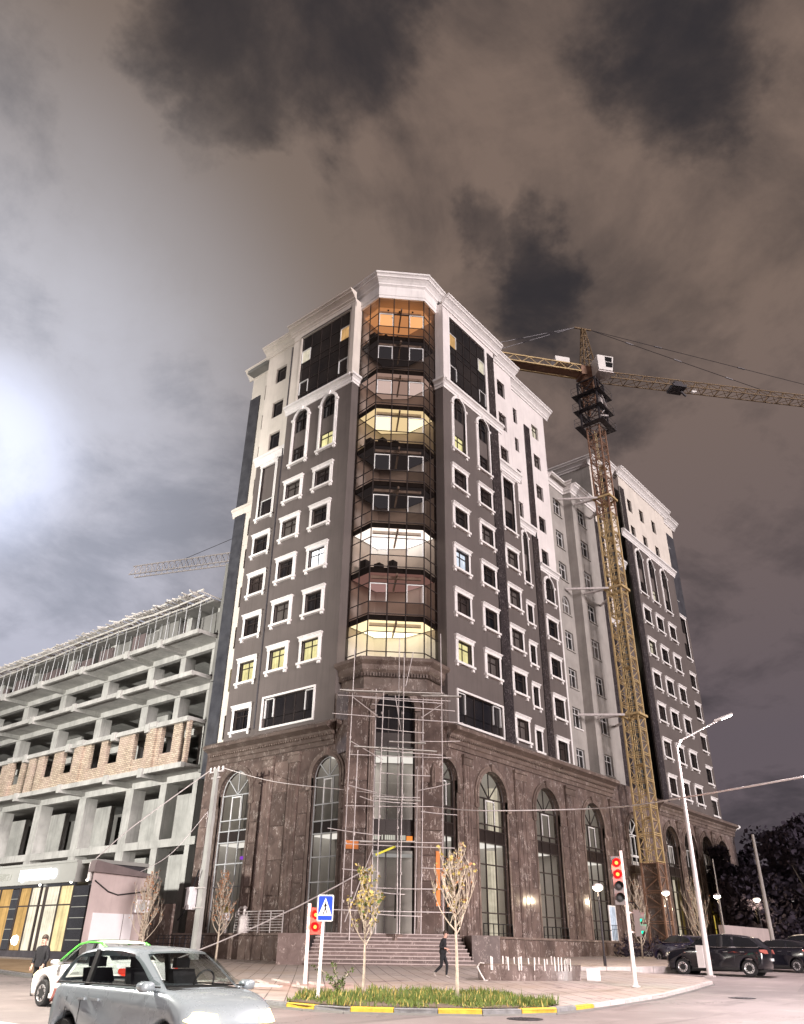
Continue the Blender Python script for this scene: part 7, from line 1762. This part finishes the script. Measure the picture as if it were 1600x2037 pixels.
    b.loft(rows, False); b.build('rear_window', GM, t, local=True, smooth=True)
    gi = inset(P['g'], .058); front = [gi[0], gi[1], gi[2]]
    xm = (P['g'][2][0]+P['g'][-2][0])/2-.05; zlo = zb_+.075
    def topz(x):
        g_ = gi
        for a, c in zip(g_, g_[1:]):
            if min(a[0], c[0]) <= x <= max(a[0], c[0]) and abs(a[0]-c[0]) > 1e-5: return a[1]+(c[1]-a[1])*(x-a[0])/(c[0]-a[0])
        return H-.09
    x0, x1 = gi[0][0]-.05, gi[-1][0]+.10
    for s in (-1, 1):
        for a, c in ((x0, xm+.05), (xm-.05, x1)):
            xs = [a+(c-a)*k/10 for k in range(11)]; b = MB(); lo_ = [(x, zlo) for x in xs]; hi_ = [(x, max(zlo+.02, topz(x))) for x in xs]
            b.loft([[(x, s*(gy(z, hw-.028)+.004), z) for x, z in lo_], [(x, s*(gy((z+zlo)/2, hw-.028)+.004), (z+zlo)/2) for x, z in hi_], [(x, s*(gy(z, hw-.028)+.004), z) for x, z in hi_]], False); b.build('side_window', GM, t, local=True)
        b = MB(); b.path([(x, s*(gy(zlo-.02, hw-.028)+.006), zlo-.02) for x in (x0+.02, (x0+x1)/2, x1-.02)], .011, 5); b.build('window_strip', 'chrome' if kind != 'hatch' else 'trim_black', t, local=True)
        if clear:
            b = MB(); zt2 = topz(xm)+.02; b.hexa([(xm+dx, s*(gy(z, hw-.03)+dy), z) for z in (zlo-.06, zt2) for dx, dy in ((-.05, -.04), (.05, -.04), (.05, .002), (-.05, .002))]); b.build('door_pillar', 'trim_black', t, local=True)
        for xd in (xm, x0-.12, x1+.35 if kind != 'suv' else x1+.42):
            b = MB(); b.path([(xd, s*(hw-.005), .42), (xd, s*(hw+.001)*.995, .62), (xd-.02, s*(hw-.02), .86)], .006, 4); b.build('door_gap', 'trim_black', t, local=True)
        for xd in (xm+.25, x1+.62): b = MB(); b.bar((xd, s*(hw-.005), zb_-.13), (xd+.2, s*(hw-.005), zb_-.13), .035, .03); b.build('door_handle', 'chrome' if kind == 'suv' else paint, t, local=True)
        b = MB(); m_ = Vector((x0-.12, s*(hw+.09), zb_+.06)); b.loft([[m_+Vector((dx, s*.10*math.cos(a), .065*math.sin(a))) for a in [2*math.pi*i/10 for i in range(10)]] for dx in (-.05, .03, .09)], True, True); b.bar((x0-.1, s*(hw-.1), zb_+.02), m_, .04); b.build('mirror', paint, t, local=True, smooth=True)
        # lamps
        b = MB(); hx, hz = h2-.10, P['hood'][1][1]+.03
        lp = [(hx+.045, s*(hw-.42), hz-.05), (hx-.02, s*(hw-.16), hz-.06), (hx-.20, s*(hw-.035), hz-.01), (hx-.30, s*(hw-.06), hz+.07), (hx-.10, s*(hw-.2), hz+.09), (hx+.01, s*(hw-.40), hz+.06)]
        b.loft([lp, [(x+.05, y+s*.015, z+.015) for x, y, z in lp]], True, True); b.build('headlight', lamps, t, local=True)
        b = MB(); tz_ = P['tail'][0][1]-.20; tx_ = -h2+.06
        lp = [(tx_-.03, s*(hw-.40), tz_-.06), (tx_+.02, s*(hw-.10), tz_-.07), (tx_+.22, s*(hw-.035), tz_), (tx_+.26, s*(hw-.05), tz_+.09), (tx_+.06, s*(hw-.12), tz_+.10), (tx_, s*(hw-.38), tz_+.08)]
        b.loft([lp, [(x-.035, y+s*.012, z) for x, y, z in lp]], True, True); b.build('tail_light', tail, t, local=True)
        b = MB(); b.lathe([(0, 0), (.05, 0), (.05, .03), (0, .03)], (h2-.12, s*(hw-.32), .38), 10, 'x'); b.build('fog_lamp', 'chrome', t, local=True)
        b = MB(); b.bar((fx-wr-.12, s*(hw-.02), gc+.10), (rx_+wr+.12, s*(hw-.02), gc+.10), .05, .10); b.build('side_skirt', 'trim_black' if kind != 'sedan' else paint, t, local=True)
    if clear:
        for sx_, w_, n_ in ((x0-.95, .46, 2), (x1+.42, .5, 2)):
            for sy_ in (-.36, .36):
                b = MB(); b.hexa([(sx_+.02, sy_-w_/2, zb_-.1), (sx_+.16, sy_-w_/2, zb_-.1), (sx_+.16, sy_+w_/2, zb_-.1), (sx_+.02, sy_+w_/2, zb_-.1), (sx_-.10, sy_-w_*.42, zb_+.24), (sx_, sy_-w_*.42, zb_+.24), (sx_, sy_+w_*.42, zb_+.24), (sx_-.10, sy_+w_*.42, zb_+.24)]); b.box(sx_-.12, sy_-.12, zb_+.25, sx_-.03, sy_+.12, zb_+.38); b.build('seat', 'cloth_black', t, local=True)
        b = MB(); b.hexa([(x0-.35, -hw+.2, zb_-.03), (x0+.1, -hw+.2, zb_-.03), (x0+.1, hw-.2, zb_-.03), (x0-.35, hw-.2, zb_-.03), (x0-.30, -hw+.2, zb_+.06), (x0+.1, -hw+.2, zb_+.03), (x0+.1, hw-.2, zb_+.03), (x0-.30, hw-.2, zb_+.06)]); b.build('dashboard', 'trim_black', t, local=True)
        b = MB(); b.path([(x0-.45+.05*math.sin(a), .36+.17*math.cos(a), zb_+.08+.16*math.sin(a)) for a in [2*math.pi*k/16 for k in range(17)]], .014, 5); b.build('steering_wheel', 'trim_black', t, local=True)
        b = MB(); b.box(-h2+.35, -hw+.14, zb_-.02, x0+.05, hw-.14, zb_+.012); b.build('cabin_floor', 'trim_black', t, local=True)
    b = MB(); gz_ = P['hood'][0][1]; b.loft([[(h2+.012-.02*(k/3)**2, .38*k/3, z) for k in range(-3, 4)] for z in (gz_-.12, gz_+.10)], False)
    for k in range(4): b.bar((h2+.02, -.36, gz_-.10+.055*k), (h2+.02, .36, gz_-.10+.055*k), .015)
    b.build('grille', 'trim_black', t, local=True)
    b = MB(); b.box(h2-.0, -.26, .34, h2+.025, .26, .45); b.build('number_plate', 'sign_white', t, local=True)
    b = MB(); b.box(-h2-.02, -.26, .62, -h2+.02, .26, .73); b.build('number_plate', 'sign_white', t, local=True)
    b = MB(); b.box(-h2+.25, -hw+.2, gc-.02, h2-.25, hw-.2, gc+.2); b.build('underbody', 'trim_black', t, local=True)
    for xw in (fx, rx_):
        for s in (-1, 1):
            w = bpy.data.objects.new('wheel', None); COL.objects.link(w); w.parent = t; w.location = (xw, s*(hw-.125), wr); w.empty_display_size = .1
            if True:
                b = MB(); pr = [(wr*.60, -.10), (wr*.93, -.105), (wr, -.07), (wr, .07), (wr*.93, .105), (wr*.60, .10)]; b.lathe(pr, (0, 0, 0), 28, 'y'); b.build('tyre', 'rubber', w, local=True, smooth=False)
                b = MB(); f = s*.102; 
                ro, ri = wr*.66, wr*.10
                b.loft([[(r*math.cos(a), f*k, r*math.sin(a)) for a in [2*math.pi*i/28 for i in range(28)]] for r, k in ((ro, 1.0), (ro*.93, 1.08), (ro*.86, .95), (ro*.84, .4))], True)
                b.lathe([(0, f*.9), (ri*1.5, f*.9), (ri*1.7, f*.5)], (0, 0, 0), 12, 'y')
                for k in range(spokes):
                    for dlt in ((-.13, .13) if spokes > 6 else (0,)):
                        a = 2*math.pi*k/spokes; a2 = a+dlt; b.hexa([(ri*math.cos(a-.35), f*.70, ri*math.sin(a-.35)), (ro*.9*math.cos(a2-.09), f*.75, ro*.9*math.sin(a2-.09)), (ro*.9*math.cos(a2+.09), f*.75, ro*.9*math.sin(a2+.09)), (ri*math.cos(a+.35), f*.70, ri*math.sin(a+.35)), (ri*math.cos(a-.35), f*.95, ri*math.sin(a-.35)), (ro*.9*math.cos(a2-.08), f*1.0, ro*.9*math.sin(a2-.08)), (ro*.9*math.cos(a2+.08), f*1.0, ro*.9*math.sin(a2+.08)), (ri*math.cos(a+.35), f*.95, ri*math.sin(a+.35))])
                b.build('rim', 'rim_metal', w, local=True)
                b = MB(); b.lathe([(0, f*.30), (wr*.64, f*.30), (wr*.64, f*.26), (0, f*.26)], (0, 0, 0), 20, 'y'); b.build('brake_disc', 'trim_black', w, local=True)
    return t
x, y = wpt(13.2, -3.35)
c1 = car('silver_hatchback', 'small silver hatchback with glowing headlights passing close by in the near lane', (x, y, G(x, y)), rad(-90), 3.62, 1.55, 1.50, 'car_silver', 'hatch', 'headlight_lit', 'box_red')
for s in (-.55, .55): light('headlight_beam', 'SPOT', (0, 0, 0), 900, (1, .82, .55), None, .08, 70)
for o in [o for o in S.objects if o.type == 'LIGHT' and o.name.startswith('headlight_beam')]:
    s = -.55 if o.name == 'headlight_beam' else .55
    o.parent = c1; o.location = (1.88, s, .70); o.rotation_euler = (rad(82), 0, rad(-90))
c2 = car('white_taxi', 'white saloon with a green roof stripe driving away behind the silver hatchback', (-25.95, -11.7, G(-25.95, -11.7)), rad(90), 4.35, 1.72, 1.50, 'car_white', 'sedan', 'headlight_lit', 'tail_lit', None, 'car_white', 7)
b = MB()
b.loft([[(x_, .60*k/4, z_-.02*(k/4)**2) for k in range(-4, 5)] for x_, z_ in ((.16, 1.478), (-.05, 1.522), (-.3, 1.532), (-.55, 1.528))], False); b.build('green_roof_patch', 'car_green', c2, local=True, smooth=True)
b = MB()
for s in (-1, 1): b.path([(.93, s*.765, .985), (.58, s*.725, 1.20), (.20, s*.68, 1.415), (-.2, s*.665, 1.465), (-.75, s*.66, 1.45), (-1.3, s*.70, 1.26)], [.028, .028, .028, .028, .028, .02], 6)
b.build('green_stripe', 'car_green', c2, local=True, smooth=True)
c3 = car('black_suv', 'glossy black sport utility car parked behind the tall street lamp', (5.85, -16.25, G(5.8, -16.2)-.02), rad(94), 4.75, 1.88, 1.70, 'car_black', 'suv', 'rim_metal', 'box_red', 'cars parked along the street', None, 10, 1.06)
c4 = car('black_hatchback', 'black low-roofed car parked just behind the black sport utility car', (12.4, -17.2, G(12.2, -17.2)-.02), rad(78), 4.3, 1.84, 1.55, 'car_black', 'suv', 'rim_metal', 'box_red', 'cars parked along the street', None, 8)
x, y = at_px(1612, 56)
c5 = car('beige_estate', 'pale beige car parked at the right edge of the picture', (x, y, G(x, y)-.02), rad(96), 4.7, 1.85, 1.75, 'car_beige', 'suv', 'rim_metal', 'box_red', 'cars parked along the street', 'car_beige', 8)
x, y = at_px(1372, 60)
c6 = car('blue_saloon', 'dark blue car showing behind the black sport utility car near the far wing', (x, y, G(x, y)-.02), rad(60), 4.5, 1.8, 1.6, 'car_blue', 'suv', 'rim_metal', 'box_red', 'cars parked along the street', None, 8)
